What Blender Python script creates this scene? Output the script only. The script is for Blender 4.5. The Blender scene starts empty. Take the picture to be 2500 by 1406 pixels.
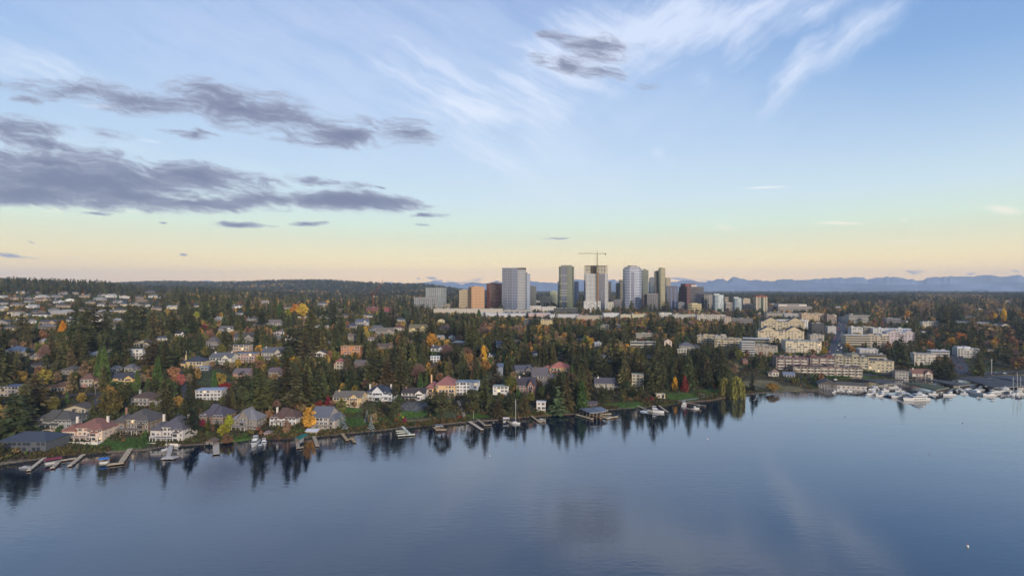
import bpy, math, random
import numpy as np
from mathutils import Vector, Matrix

# ------------------------------------------------------------------ camera
F, CX, CY, H = 1388.0, 1250.0, 703.0, 100.0      # photo focal length and centre in photo pixels, flight height in metres
scene = bpy.context.scene
COL = scene.collection
cam = bpy.data.cameras.new('camera'); cam_o = bpy.data.objects.new('camera', cam); COL.objects.link(cam_o)
cam.lens = 36 * F / 2500; cam.sensor_width = 36; cam.clip_start = 1; cam.clip_end = 90000
cam_o.location = (0, 0, H); cam_o.rotation_euler = (math.pi / 2, 0, 0)
scene.camera = cam_o

# ------------------------------------------------------------------ node helpers
def lin(h):
    h = h.lstrip('#'); r = [int(h[i:i+2], 16) / 255 for i in (0, 2, 4)]
    return tuple(x / 12.92 if x <= .04045 else ((x + .055) / 1.055) ** 2.4 for x in r)
class NT:
    def __init__(s, nt): s.nt = nt; nt.nodes.clear()
    def n(s, typ, ins=None, **kw):
        nd = s.nt.nodes.new(typ)
        for k, v in kw.items(): setattr(nd, k, v)
        for k, v in (ins or {}).items():
            if isinstance(v, bpy.types.NodeSocket): s.nt.links.new(v, nd.inputs[k])
            elif v is not None:
                sk = nd.inputs[k]
                if isinstance(v, tuple) and len(v) == 3 and sk.type == 'RGBA': v = v + (1,)
                sk.default_value = v
        return nd
    def m(s, op, a, b=None, c=None, clamp=False):
        nd = s.n('ShaderNodeMath', {0: a}, operation=op, use_clamp=clamp)
        for i, v in ((1, b), (2, c)):
            if v is not None:
                if isinstance(v, bpy.types.NodeSocket): s.nt.links.new(v, nd.inputs[i])
                else: nd.inputs[i].default_value = v
        return nd.outputs[0]
    def mix(s, fac, a, b, mode='MIX'):
        nd = s.n('ShaderNodeMix', {0: fac, 6: a, 7: b}, data_type='RGBA', blend_type=mode)
        return nd.outputs[2]
    def ss(s, v, a, b, lo=0., hi=1.):
        nd = s.n('ShaderNodeMapRange', {0: v, 1: a, 2: b, 3: lo, 4: hi}, interpolation_type='SMOOTHSTEP')
        return nd.outputs[0]
    def noise(s, vec, scale, detail=4., rough=.55, dist=0.):
        return s.n('ShaderNodeTexNoise', {'Vector': vec, 'Scale': scale, 'Detail': detail, 'Roughness': rough, 'Distortion': dist}).outputs[0]

# ------------------------------------------------------------------ sky, sun, exposure
SUN_EL, SUN_AZ = 15.0, 155.0       # sun low behind the camera, towards the right (south-west); azimuth clockwise from +Y
def make_world():
    w = bpy.data.worlds.new('World'); scene.world = w; w.use_nodes = True
    g = NT(w.node_tree)
    tc = g.n('ShaderNodeTexCoord').outputs['Generated']
    sep = g.n('ShaderNodeSeparateXYZ', {0: tc}); x, y, z = sep.outputs
    nish = g.n('ShaderNodeTexSky', sky_type='NISHITA', sun_disc=False)
    nish.sun_elevation = math.radians(SUN_EL); nish.sun_rotation = math.radians(SUN_AZ)
    nish.air_density = 1.2; nish.dust_density = 1.0; nish.ozone_density = 3.0
    nish = nish.outputs[0]
    def ramp(v, stops, sc=1.0):
        r = g.n('ShaderNodeValToRGB', {0: v}); e = r.color_ramp.elements
        while len(e) < len(stops): e.new(.5)
        for q, (p, c) in zip(e, stops): q.position = p; q.color = tuple(t * sc for t in lin(c)) + (1,)
        return r.outputs[0]
    dusk = ramp(z, [(0, 'e2b478'), (.022, 'e2bf84'), (.045, 'e2cc96'), (.075, 'dddab8'), (.105, 'cfdfcd'), (.15, 'c2d6df'), (.22, 'adc5de'),
                    (.33, '8bacd6'), (.45, '7a9aca'), (1., '8296bc')])
    boost = g.ss(z, .09, .0, 1., 1.62)
    dusk = g.n('ShaderNodeVectorMath', {0: dusk, 3: boost}, operation='SCALE').outputs[0]
    # towards the right the upper sky is a deeper blue
    right = g.ss(x, .1, .75, 0., 1.)
    up = g.ss(z, .15, .45, 0., 1.)
    dusk = g.mix(g.m('MULTIPLY', g.m('MULTIPLY', right, up), .55), dusk, lin('5f8cc2'))
    leftd = g.m('MULTIPLY', g.ss(x, -.2, -.7), g.ss(z, .12, 0.))
    dusk = g.mix(g.m('MULTIPLY', leftd, .25), dusk, lin('b8a896'))
    base = g.n('ShaderNodeVectorMath', {0: dusk, 1: (10, 10, 10)}, operation='MULTIPLY').outputs[0]
    base = g.mix(.08, base, nish)
    # warm glow of the low sun in the west, behind the camera
    back = g.ss(y, .1, -.8); low = g.ss(z, .45, .0)
    base = g.mix(g.m('MULTIPLY', g.m('MULTIPLY', back, low), .75), base, (14., 11.2, 8.8))
    # cloud coordinates: the direction projected forward (x/y, z/y)
    yc = g.m('MAXIMUM', y, .12)
    P = g.n('ShaderNodeCombineXYZ', {0: g.m('MULTIPLY_ADD', g.m('DIVIDE', x, yc), 1.388, 1.25),
                                     1: g.m('MULTIPLY_ADD', g.m('DIVIDE', z, yc), -1.388, .703), 2: 0.}).outputs[0]
    front = g.m('MULTIPLY', g.ss(y, .15, .4), g.ss(z, 0., .012))
    warpn = g.n('ShaderNodeTexNoise', {'Vector': P, 'Scale': 9., 'Detail': 3.}, noise_dimensions='3D').outputs['Color']
    wv = g.n('ShaderNodeVectorMath', {0: warpn, 1: (.5, .5, .5)}, operation='SUBTRACT').outputs[0]
    wv = g.n('ShaderNodeVectorMath', {0: wv, 1: (.10, .035, 0)}, operation='MULTIPLY').outputs[0]
    PW = g.n('ShaderNodeVectorMath', {0: P, 1: wv}, operation='ADD').outputs[0]
    def field(lst, vec, op='MAXIMUM'):
        out = None
        for (px, py, a, b, ang, amp) in lst:
            mp = g.n('ShaderNodeMapping', {'Vector': vec, 'Location': (px / 1000, py / 1000, 0), 'Rotation': (0, 0, math.radians(ang)),
                                           'Scale': (a / 1000, b / 1000, 1)}, vector_type='TEXTURE').outputs[0]
            gr = g.n('ShaderNodeTexGradient', {0: mp}, gradient_type='SPHERICAL').outputs[1]
            gr = g.m('MULTIPLY', gr, amp)
            out = gr if out is None else g.m(op, out, gr)
        return out
    def streak(sx, sy, ang, scale, det=6., rough=.6):
        mr = g.n('ShaderNodeMapping', {'Vector': PW, 'Rotation': (0, 0, math.radians(ang))}, vector_type='POINT').outputs[0]
        mp = g.n('ShaderNodeMapping', {'Vector': mr, 'Scale': (sx, sy, 1)}, vector_type='POINT').outputs[0]
        return g.noise(mp, scale, det, rough)
    # ---- pale cirrus
    cir = field([(110, 165, 330, 75, 16, .95), (20, 60, 300, 90, 20, .35), (520, 130, 420, 60, 10, .25), (700, 170, 500, 130, 6, .35), (900, 140, 340, 120, 20, .5), (1100, 240, 480, 150, 33, 1.1),
                 (1200, 350, 230, 110, 60, .6), (1310, 220, 240, 230, -60, .95), (1440, 120, 360, 190, -10, 1.3), (1650, 60, 480, 110, -14, 1.45),
                 (1820, 90, 170, 100, -60, .85), (1700, 190, 110, 110, 80, .5), (1950, 170, 240, 62, -50, .85), (2080, 80, 340, 66, -36, .8), (2000, 20, 340, 70, -20, .7), (1800, 60, 300, 90, -30, .5),
                 (1600, 370, 150, 50, 25, .5), (1330, 330, 190, 160, 0, .42), (1000, 420, 500, 120, 10, .2), (200, 340, 500, 100, 8, .3), (560, 400, 400, 80, 5, .25)], PW)
    n1 = streak(1, 6., -27, 3.0, 9., .62); n2 = streak(1, 6., 36, 3.0, 9., .62); n3 = streak(1, 1.5, -10, 6., 7., .6); n4 = streak(1, 9., -30, 4.5, 7., .62); n5 = streak(1, 8., 42, 4.5, 7., .62)
    side = g.ss(g.n('ShaderNodeSeparateXYZ', {0: P}).outputs[0], 1.35, 1.7)
    cn = g.m('ADD', g.m('MULTIPLY', g.m('ADD', g.m('MULTIPLY', n1, g.m('SUBTRACT', 1., side)), g.m('MULTIPLY', n2, side)), .68), g.m('MULTIPLY', n3, .32))
    fil = g.m('ADD', g.m('MULTIPLY', n4, g.m('SUBTRACT', 1., side)), g.m('MULTIPLY', n5, side))
    cir = g.m('MULTIPLY', cir, g.ss(fil, .32, .68, .84, 1.18))
    cd = g.m('MULTIPLY', cir, g.ss(cn, .33, .64, .48, 1.22))
    cd = g.ss(cd, -.05, 1.2, 0., .84)
    veil = field([(900, 120, 1500, 420, 8, 1.), (1300, 330, 520, 260, 10, .8)], PW)
    cd = g.m('MAXIMUM', cd, g.m('MULTIPLY', g.ss(veil, 0., .9, 0., .38), g.ss(cn, .3, .6, .6, 1.15)))
    small = field([(1868, 458, 85, 5, -2.5, 1.), (2050, 545, 95, 6, 1, 1.1), (2450, 512, 70, 16, 8, 1.), (2210, 590, 110, 4, 0, .8), (1770, 556, 50, 14, 10, .6),
                   (2208, 537, 14, 5, 15, .8), (1600, 585, 120, 8, 0, .35), (1720, 630, 300, 6, 0, .5), (250, 260, 110, 12, 3, .7), (365, 345, 60, 9, 8, .6), (130, 514, 60, 8, -5, .6), (320, 516, 60, 6, 3, .5)], P)
    cd = g.m('MULTIPLY', g.m('MAXIMUM', cd, g.ss(small, .05, .9, 0., .7)), front)
    ccol = ramp(z, [(0, 'ecd2b8'), (.08, 'f0e6d0'), (.2, 'dbe2ec'), (.4, 'ccd6ea')], 1.0)
    ccol = g.n('ShaderNodeVectorMath', {0: ccol, 1: (10, 10, 10)}, operation='MULTIPLY').outputs[0]
    sky = g.mix(cd, base, ccol)
    # ---- dark grey-violet altocumulus
    D = [(60, 212, 190, 26, 2, .6), (190, 228, 190, 34, 5, .95), (330, 240, 230, 52, 6, 1.), (500, 228, 230, 48, 4, .85), (600, 270, 260, 62, 14, 1.3), (740, 290, 210, 52, 12, 1.1),
         (840, 332, 160, 38, 3, 1.3), (995, 325, 95, 36, 12, 1.2), (890, 305, 120, 24, 10, .8), (700, 320, 150, 30, 14, .8),
         (60, 318, 230, 42, 10, 1.1), (130, 355, 260, 34, 13, 1.2), (110, 400, 330, 46, 9, 1.3), (180, 445, 460, 78, 3, 1.8), (470, 432, 270, 44, 7, 1.6), (60, 470, 330, 52, 0, 1.7),
         (300, 480, 330, 48, 3, 1.5), (480, 500, 260, 24, 1, 1.4), (640, 488, 170, 34, 1, 1.3), (850, 492, 230, 36, 3, 1.9), (980, 505, 90, 14, 6, .8),
         (484, 328, 60, 17, 3, 1.1), (430, 322, 60, 10, 3, .6), (590, 549, 95, 11, 4, 1.4), (750, 549, 55, 9, 1, 1.4), (1035, 527, 68, 9, 0, 1.3), (1050, 552, 45, 5, 2, .9), (235, 522, 60, 6, 3, 1.), (404, 545, 22, 4, 3, .9),
         (760, 440, 100, 16, 12, .95), (875, 455, 60, 16, -4, .9), (935, 458, 22, 6, 4, .8), (640, 436, 80, 12, 10, .8), (250, 330, 110, 26, 5, .5), (60, 245, 70, 16, 6, .6), (30, 622, 190, 7, 2, .8), (85, 588, 30, 4, 6, .9),
         (460, 622, 14, 4, 0, .8), (1320, 145, 60, 22, 18, 1.0), (1400, 160, 110, 34, 14, 1.1), (1480, 175, 80, 20, 12, .9), (1450, 110, 130, 44, 16, .9), (1390, 90, 110, 24, 4, .7),
         (1600, 105, 90, 12, 0, .5), (1590, 210, 50, 14, 0, .4), (1350, 581, 40, 3, 0, .8), (2240, 672, 45, 9, 0, 1.1), (2315, 666, 12, 4, 0, .8), (2370, 669, 22, 5, 0, .9), (2478, 664, 16, 4, 0, .9),
         (1018, 682, 10, 4, 0, 1.), (1050, 682, 14, 4, 0, 1.), (1060, 690, 12, 6, 0, .9), (1130, 687, 60, 6, 0, 1.1), (1175, 684, 26, 8, 0, .9), (1660, 683, 40, 5, 0, 1.), (1720, 686, 40, 4, 0, .9), (455, 688, 26, 4, 0, .8), (1210, 434, 14, 5, 0, .4)]
    dk = field(D, PW)
    d1 = streak(1, 3.8, -10, 6.5, 10., .62); d2 = streak(1, 4.5, -12, 24., 6., .62)
    dn = g.m('ADD', g.m('MULTIPLY', d1, 1.1), g.m('MULTIPLY', d2, .5))          # ~.75 mean
    dd = g.m('ADD', dk, g.m('MULTIPLY', g.m('SUBTRACT', dn, .80), 2.6))
    dd = g.m('MULTIPLY', g.m('MULTIPLY', g.ss(dd, -.05, .95, 0., .93), g.ss(dk, .02, .22)), front)
    shade = g.ss(g.m('ADD', g.m('MULTIPLY', dk, .6), g.m('MULTIPLY', dn, 1.2)), .9, 1.9)
    dcol = g.mix(shade, tuple(10 * t for t in lin('9fa5b8')), tuple(10 * t for t in lin('68708c')))
    sky = g.mix(dd, sky, dcol)
    bg = g.n('ShaderNodeBackground', {'Color': sky, 'Strength': .1})
    g.n('ShaderNodeOutputWorld', {0: bg.outputs[0]})
    w.cycles.sampling_method = 'MANUAL'; w.cycles.sample_map_resolution = 512
make_world()
sun = bpy.data.lights.new('sun', 'SUN'); sun.energy = 3.0; sun.angle = math.radians(9); sun.color = (1., .87, .73)
sun_o = bpy.data.objects.new('sun', sun); COL.objects.link(sun_o)
sa, se = math.radians(SUN_AZ), math.radians(SUN_EL)
sd = Vector((math.sin(sa) * math.cos(se), math.cos(sa) * math.cos(se), math.sin(se)))
sun_o.rotation_euler = sd.to_track_quat('Z', 'Y').to_euler()
vs = scene.view_settings; vs.view_transform = 'Standard'; vs.look = 'None'; vs.exposure = 0.35; vs.gamma = 1
scene.cycles.max_bounces = 5; scene.cycles.diffuse_bounces = 2; scene.cycles.glossy_bounces = 3; scene.cycles.transmission_bounces = 2
scene.cycles.volume_bounces = 0; scene.cycles.caustics_reflective = False; scene.cycles.caustics_refractive = False

# ------------------------------------------------------------------ materials
_M = {}
def mat(name, col, rough=.8, metal=0., vary=.12, scale=1.5, spec=.3, emit=0., attr=None, rnd=0., ior=1.45):
    key = (name, col, rough, metal, emit, rnd)
    if key in _M: return _M[key]
    m = bpy.data.materials.new(name); m.use_nodes = True; g = NT(m.node_tree)
    c = lin(col) if isinstance(col, str) else col
    tc = g.n('ShaderNodeTexCoord').outputs['Object']
    val = None
    if vary:
        nz = g.noise(tc, scale, 3.)
        val = g.ss(nz, .3, .7, 1 - vary, 1 + vary)
    if attr:
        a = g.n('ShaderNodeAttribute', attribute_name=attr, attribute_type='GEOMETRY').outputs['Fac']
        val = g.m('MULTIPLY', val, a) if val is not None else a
    colr = c + (1,)
    if val is not None:
        colr = g.n('ShaderNodeVectorMath', {0: c, 3: val}, operation='SCALE').outputs[0]
    if rnd:
        oi = g.n('ShaderNodeObjectInfo').outputs['Random']
        hs = g.n('ShaderNodeHueSaturation', {'Hue': g.ss(oi, 0., 1., .5 - .05 * rnd, .5 + .035 * rnd), 'Saturation': 1., 'Value': g.m('MULTIPLY_ADD', g.m('FRACT', g.m('MULTIPLY', oi, 7.3)), .6 * rnd, 1 - .3 * rnd), 'Fac': 1., 'Color': colr})
        colr = hs.outputs[0]
    b = g.n('ShaderNodeBsdfPrincipled', {'Base Color': colr, 'Roughness': rough, 'Metallic': metal, 'Specular IOR Level': spec, 'IOR': ior})
    if emit: b.inputs['Emission Color'].default_value = c + (1,); b.inputs['Emission Strength'].default_value = emit
    g.n('ShaderNodeOutputMaterial', {0: b.outputs[0]})
    _M[key] = m
    return m

# ------------------------------------------------------------------ object helpers
def props(o, label=None, cat=None, group=None, kind=None):
    for k, v in (('label', label), ('category', cat), ('group', group), ('kind', kind)):
        if v: o[k] = v
    return o
def link(name, data, parent=None, loc=None, rz=0.):
    o = bpy.data.objects.new(name, data); COL.objects.link(o)
    if parent is not None: o.parent = parent
    if loc is not None: o.location = loc
    if rz: o.rotation_euler = (0, 0, rz)
    return o
ALL = []            # top-level things with photo position, for unique labels
def thing(name, label, cat, loc, rz=0., group=None):
    o = link(name, None, None, loc, rz); o.empty_display_size = 1
    return props(o, label, cat, group)
class MB:
    def __init__(s): s.v = []; s.f = []; s.mi = []; s.ms = []
    def slot(s, m):
        if m not in s.ms: s.ms.append(m)
        return s.ms.index(m)
    def add(s, vs, fs, m=None):
        b = len(s.v); s.v += [tuple(v) for v in vs]; s.f += [tuple(i + b for i in f) for f in fs]
        k = s.slot(m) if m else 0
        s.mi += [k] * len(fs); return s
    def box(s, x0, x1, y0, y1, z0, z1, m=None):
        return s.add([(x0,y0,z0),(x1,y0,z0),(x1,y1,z0),(x0,y1,z0),(x0,y0,z1),(x1,y0,z1),(x1,y1,z1),(x0,y1,z1)],
                     [(0,3,2,1),(4,5,6,7),(0,1,5,4),(1,2,6,5),(2,3,7,6),(3,0,4,7)], m)
    def prism(s, poly, z0, z1, m=None, top=None):
        n = len(poly); t = top or poly
        return s.add([(p[0], p[1], z0) for p in poly] + [(p[0], p[1], z1) for p in t],
                     [tuple(range(n - 1, -1, -1)), tuple(range(n, 2 * n))] + [(i, (i + 1) % n, n + (i + 1) % n, n + i) for i in range(n)], m)
    def bar(s, a, b, r, m=None, n=4):
        a = Vector(a); b = Vector(b); d = (b - a); q = d.to_track_quat('Z', 'Y')
        vs = []
        for p in (a, b):
            for i in range(n):
                t = 2 * math.pi * (i + .5) / n
                vs.append(p + q @ Vector((math.cos(t) * r, math.sin(t) * r, 0)))
        return s.add(vs, [tuple(range(n - 1, -1, -1)), tuple(range(n, 2 * n))] + [(i, (i + 1) % n, n + (i + 1) % n, n + i) for i in range(n)], m)
    def mesh(s, name, m=None):
        me = bpy.data.meshes.new(name); me.from_pydata(s.v, [], s.f)
        if s.ms:
            for k in s.ms: me.materials.append(k)
            me.polygons.foreach_set('material_index', s.mi)
        elif m: me.materials.append(m)
        me.update(); return me
    def build(s, name, m=None, parent=None, loc=None, rz=0.):
        return link(name, s.mesh(name, m), parent, loc, rz)
def npmesh(name, V, Fq, mats, mi=None, attrs=None):
    """numpy quads/tris -> mesh"""
    me = bpy.data.meshes.new(name); nv, nf, k = len(V), len(Fq), Fq.shape[1]
    me.vertices.add(nv); me.vertices.foreach_set('co', V.astype(np.float32).ravel())
    me.loops.add(nf * k); me.loops.foreach_set('vertex_index', Fq.astype(np.int32).ravel())
    me.polygons.add(nf); me.polygons.foreach_set('loop_start', np.arange(0, nf * k, k, dtype=np.int32))
    for m in mats: me.materials.append(m)
    if mi is not None: me.polygons.foreach_set('material_index', mi.astype(np.int32))
    for an, (dom, typ, arr) in (attrs or {}).items():
        a = me.attributes.new(an, typ, dom)
        a.data.foreach_set('value' if typ == 'FLOAT' else 'color', arr.astype(np.float32).ravel())
    me.update(calc_edges=True); return me

# ------------------------------------------------------------------ terrain: shoreline and height profiles
SHORE = [(-900, 1240), (-300, 1165), (0, 1134), (107, 1119), (137, 1115), (267, 1104), (363, 1098), (400, 1090), (492, 1084), (558, 1080), (613, 1073), (720, 1070), (820, 1061),
         (846, 1058), (944, 1049), (1003, 1043), (1077, 1036), (1142, 1030), (1220, 1025), (1296, 1017), (1405, 1010), (1490, 1000), (1558, 995), (1600, 993), (1668, 983),
         (1737, 977), (1796, 966), (1856, 960), (1955, 954), (2010, 951), (2040, 947), (2080, 935), (2150, 928), (2250, 927), (2330, 925), (2420, 918), (2500, 916), (3400, 910)]
SPX = np.array([p[0] for p in SHORE], float); SY = F * H / (np.array([p[1] for p in SHORE], float) - CY)
PROF = {  # photo column: (metres behind the shore, height)
    0:    [(0, .5), (4, 1.6), (18, 5), (30, 7.0), (68, 16), (130, 27), (220, 40), (360, 53), (780, 71), (1130, 87), (1430, 99), (1980, 98), (3200, 90), (4200, 100), (5700, 95), (30000, 60)],
    200:  [(0, .5), (4, 1.2), (14, 2.2), (30, 5.5), (60, 13), (110, 24), (200, 38), (340, 50), (760, 69), (1110, 82), (1410, 92), (1980, 90), (3200, 88), (4200, 112), (5700, 100), (30000, 60)],
    400:  [(0, .5), (4, 1.), (18, 2.5), (43, 8), (73, 14), (123, 23), (183, 31), (263, 39), (363, 46), (543, 55), (843, 66), (1143, 76), (1543, 78), (2143, 75), (3143, 80), (4143, 128), (4843, 136), (6643, 80), (30000, 60)],
    800:  [(0, .5), (4, .9), (19, 3), (44, 8), (64, 10.5), (114, 17), (174, 24), (264, 32), (394, 39), (614, 44), (914, 46), (1314, 47), (1814, 46), (2814, 50), (3914, 128), (4614, 138), (6614, 80), (30000, 60)],
    1020: [(0, .5), (5, 1.), (17, 3.0), (45, 7.5), (85, 13), (145, 20), (245, 28), (385, 33), (565, 36), (865, 38), (1265, 40), (1765, 44), (2800, 60), (3500, 105), (4300, 112), (6000, 40), (30000, 20)],
    1200: [(0, .5), (5, 1.), (16, 3.2), (46, 7.5), (86, 13), (146, 20), (246, 28), (386, 33), (566, 36), (866, 38), (1266, 40), (1766, 43), (3066, 42), (4066, 40), (5566, 34), (30000, 20)],
    1600: [(0, .5), (5, .9), (21, 2), (51, 6), (91, 12), (161, 19), (261, 25), (421, 30), (621, 33), (921, 36), (1221, 40), (1721, 43), (3021, 40), (4521, 34), (30000, 20)],
    1900: [(0, .4), (5, .9), (34, 3.5), (94, 10), (174, 16), (304, 22), (504, 27), (754, 31), (1154, 38), (1654, 43), (2954, 42), (4454, 35), (30000, 20)],
    2100: [(0, .8), (6, 1.4), (40, 3), (90, 8), (190, 15), (340, 20), (540, 25), (890, 31), (1390, 38), (2390, 44), (4390, 36), (30000, 20)],
    2500: [(0, .8), (6, 1.4), (55, 2.6), (115, 7), (195, 16), (355, 24), (555, 30), (955, 38), (1555, 44), (2955, 46), (4355, 38), (30000, 20)],
}
PKEYS = sorted(PROF); PX = np.array(PKEYS, float)
NR = np.concatenate([np.arange(0, 60, 2.), np.arange(60, 700, 10.), np.arange(700, 6000, 50.), np.arange(6000, 32000, 2000.)])
PT = np.array([np.interp(NR, [a for a, b in PROF[k]], [b for a, b in PROF[k]]) for k in PKEYS])
def hills(x, y):
    return (np.sin(x / 61. + 1.3) * np.cos(y / 73.) + .6 * np.sin(x / 23. + y / 31.) + .4 * np.sin(x / 11. - y / 13. + 2))
def height(x, y):
    x = np.asarray(x, float); y = np.asarray(y, float)
    px = CX + F * x / y
    r = y - np.interp(px, SPX, SY)
    k = np.clip(np.interp(px, PX, np.arange(len(PX))), 0, len(PX) - 1.001); i = k.astype(int); t = k - i; t = t * t * (3 - 2 * t) * .5 + t * .5
    rr = np.interp(np.clip(r, 0, 31000), NR, np.arange(len(NR))); j = np.clip(rr.astype(int), 0, len(NR) - 2); u = rr - j
    def at(ii): return PT[ii, j] * (1 - u) + PT[ii, j + 1] * u
    h = at(i) * (1 - t) + at(i + 1) * t
    far = np.clip((y - 2500) / 2000, 0, 1)
    h = h + hills(x, y) * np.clip(r / 60, 0, 1) * .7 + far * 5 * (np.sin(x / 340.) + np.sin(x / 173. + y / 400.) * .7)
    return np.where(r < 0, np.maximum(-7, r * .25 - .4), h)
def hgt(x, y): return float(height(x, y))
_YS = np.concatenate([np.arange(250, 900, 2.), np.arange(900, 2500, 6.), np.arange(2500, 7000, 30.)])
def ground(px, py):
    """the land or water point that this direction meets first"""
    ys = _YS; xs = (px - CX) / F * ys; hh = np.maximum(height(xs, ys), 0)
    pr = CY + F * (H - hh) / ys
    idx = np.nonzero(pr <= py)[0]
    k = idx[0] if len(idx) else len(ys) - 1
    y = ys[k]
    if k > 0 and pr[k-1] > py:
        t = (pr[k-1] - py) / (pr[k-1] - pr[k] + 1e-9); y = ys[k-1] + t * (ys[k] - ys[k-1])
    return (px - CX) / F * y, y, max(hgt((px - CX) / F * y, y), 0)
def water_pt(px, py, z=0.):
    y = F * (H - z) / (py - CY); return (px - CX) / F * y, y
def proj(x, y, z): return CX + F * x / y, CY + F * (H - z) / y

LAWN = [  # (photo x, photo y, half width px, half height px, kind)
    (190, 1090, 65, 10, 1), (270, 1088, 75, 12, 1), (330, 1082, 40, 12, 1), (400, 1080, 30, 8, 1), (720, 1052, 60, 8, 1), (810, 1052, 45, 7, 1), (880, 1030, 40, 12, 1), (940, 1022, 45, 9, 1), (855, 1003, 28, 8, 1), (1010, 1010, 40, 10, 1),
    (1160, 1018, 45, 6, 1), (1330, 1010, 50, 7, 1), (1235, 1015, 40, 6, 1), (1530, 990, 60, 6, 1), (1660, 968, 55, 9, 1), (1730, 962, 45, 12, 1), (1600, 985, 60, 6, 1), (570, 1070, 60, 8, 1),
    (520, 925, 45, 24, 2), (30, 1000, 30, 12, 1), (1110, 1010, 30, 16, 2), (1200, 940, 40, 30, 2), (1850, 938, 55, 12, 3), (1900, 948, 60, 7, 3), (1790, 895, 22, 16, 4), (2070, 915, 90, 9, 1), (1010, 990, 35, 12, 5), (1040, 1028, 50, 8, 3)]
def lawn_kind(px, py, kindset=None):
    for (a, b, w, h, k) in LAWN:
        if (kindset is None or k in kindset) and ((px - a) / w) ** 2 + ((py - b) / h) ** 2 < 1: return k
    return 0

def ground_material():
    m = bpy.data.materials.new('ground'); m.use_nodes = True; g = NT(m.node_tree)
    tc = g.n('ShaderNodeNewGeometry').outputs['Position']
    col = g.n('ShaderNodeAttribute', attribute_name='Col', attribute_type='GEOMETRY').outputs['Color']
    n1 = g.noise(tc, .045, 5.); n2 = g.noise(tc, .6, 4.)
    v = g.m('MULTIPLY', g.ss(n1, .3, .7, .75, 1.25), g.ss(n2, .25, .75, .4, 1.6))
    c = g.n('ShaderNodeVectorMath', {0: col, 3: v}, operation='SCALE').outputs[0]
    b = g.n('ShaderNodeBsdfPrincipled', {'Base Color': c, 'Roughness': .95, 'Specular IOR Level': .1})
    g.n('ShaderNodeOutputMaterial', {0: b.outputs[0]}); return m
def build_terrain():
    t = np.linspace(-1.55, 1.55, 760)                     # x / y
    r = np.concatenate([[-60, -20, -6, -2, -.3, .0, 1.2], np.arange(3, 60, 3.), np.geomspace(60, 6500, 300), np.geomspace(7000, 15000, 6)])
    px = CX + F * t; s = np.interp(px, SPX, SY)
    Y = s[None, :] + r[:, None]; X = t[None, :] * Y; Z = height(X, Y)
    V = np.stack([X, Y, Z], -1).reshape(-1, 3); nr, nc = Y.shape
    i = (np.arange(nr - 1)[:, None] * nc + np.arange(nc - 1)[None, :]).ravel()
    Fq = np.stack([i, i + 1, i + nc + 1, i + nc], 1)
    C = np.empty((nr, nc, 4)); C[..., 3] = 1
    C[..., :3] = (.058, .050, .028)
    warp = hills(X * 1.0, Y * 1.0)
    town = np.clip((Y - 900) / 500, 0, 1)[..., None]
    C[..., :3] = C[..., :3] * (1 - town * .4) + town * .4 * np.array((.07, .065, .055))
    patch = (hills(X * 2.3 + 50, Y * 1.7) > .5)
    C[patch, :3] = (.060, .074, .028)
    C[r <= 1.3, :, :3] = (.10, .085, .065)
    PXg = CX + F * X / Y; PYg = CY + F * (H - Z) / Y + warp * 2
    kinds = {1: (.060, .105, .020), 2: (.055, .062, .030), 3: (.135, .115, .060), 4: (.13, .105, .045), 5: (.10, .095, .09)}
    for (a, b, w, h, k) in LAWN:
        msk = ((PXg + warp * 3 - a) / w) ** 2 + ((PYg - b) / h) ** 2 < 1
        msk &= (Z > .45)
        C[msk, :3] = kinds[k]
    me = npmesh('ground', V, Fq, [ground_material()], None, {'Col': ('POINT', 'FLOAT_COLOR', C.reshape(-1, 4))})
    o = link('ground', me); props(o, 'wooded hillside and shore ground beside the lake', None, None, 'structure')
build_terrain()

def build_water():
    m = bpy.data.materials.new('lake_water'); m.use_nodes = True; g = NT(m.node_tree)
    pos = g.n('ShaderNodeNewGeometry').outputs['Position']
    def mp(sx, sy, rot=0.): return g.n('ShaderNodeMapping', {'Vector': pos, 'Scale': (sx, sy, 1), 'Rotation': (0, 0, rot)}).outputs[0]
    big = g.noise(mp(.004, .010), 1., 3.)
    amp = g.ss(big, .35, .65, .35, 1.3)
    w1 = g.noise(mp(.16, .42, .12), 1., 3., .5); w2 = g.noise(mp(.6, 1.3, -.2), 1., 3., .55); w3 = g.noise(mp(.03, .07, .05), 1., 2.)
    hgt_ = g.m('ADD', g.m('ADD', g.m('MULTIPLY', w1, .17), g.m('MULTIPLY', w2, .055)), g.m('MULTIPLY', w3, .12))
    bump = g.n('ShaderNodeBump', {'Height': g.m('MULTIPLY', hgt_, amp), 'Distance': 1., 'Strength': .33})
    fc = g.n('ShaderNodeLayerWeight', {'Blend': .5, 'Normal': bump.outputs[0]}).outputs['Facing']       # 1 - |view . normal|
    refl = g.m('MULTIPLY_ADD', g.m('POWER', fc, 3.55), .92, .078, clamp=True)
    body = g.n('ShaderNodeBsdfDiffuse', {'Color': (.004, .014, .030, 1)}); gl = g.n('ShaderNodeBsdfGlossy', {'Color': (.96, .98, 1, 1), 'Roughness': .02, 'Normal': bump.outputs[0]})
    mx = g.n('ShaderNodeMixShader', {0: refl, 1: body.outputs[0], 2: gl.outputs[0]})
    g.n('ShaderNodeOutputMaterial', {0: mx.outputs[0]})
    mb = MB(); mb.add([(-9000, -6000, 0), (9000, -6000, 0), (9000, 1500, 0), (-9000, 1500, 0)], [(0, 1, 2, 3)])
    o = mb.build('lake', m); props(o, 'calm blue lake reflecting the evening sky', None, None, 'structure')
build_water()

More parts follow.
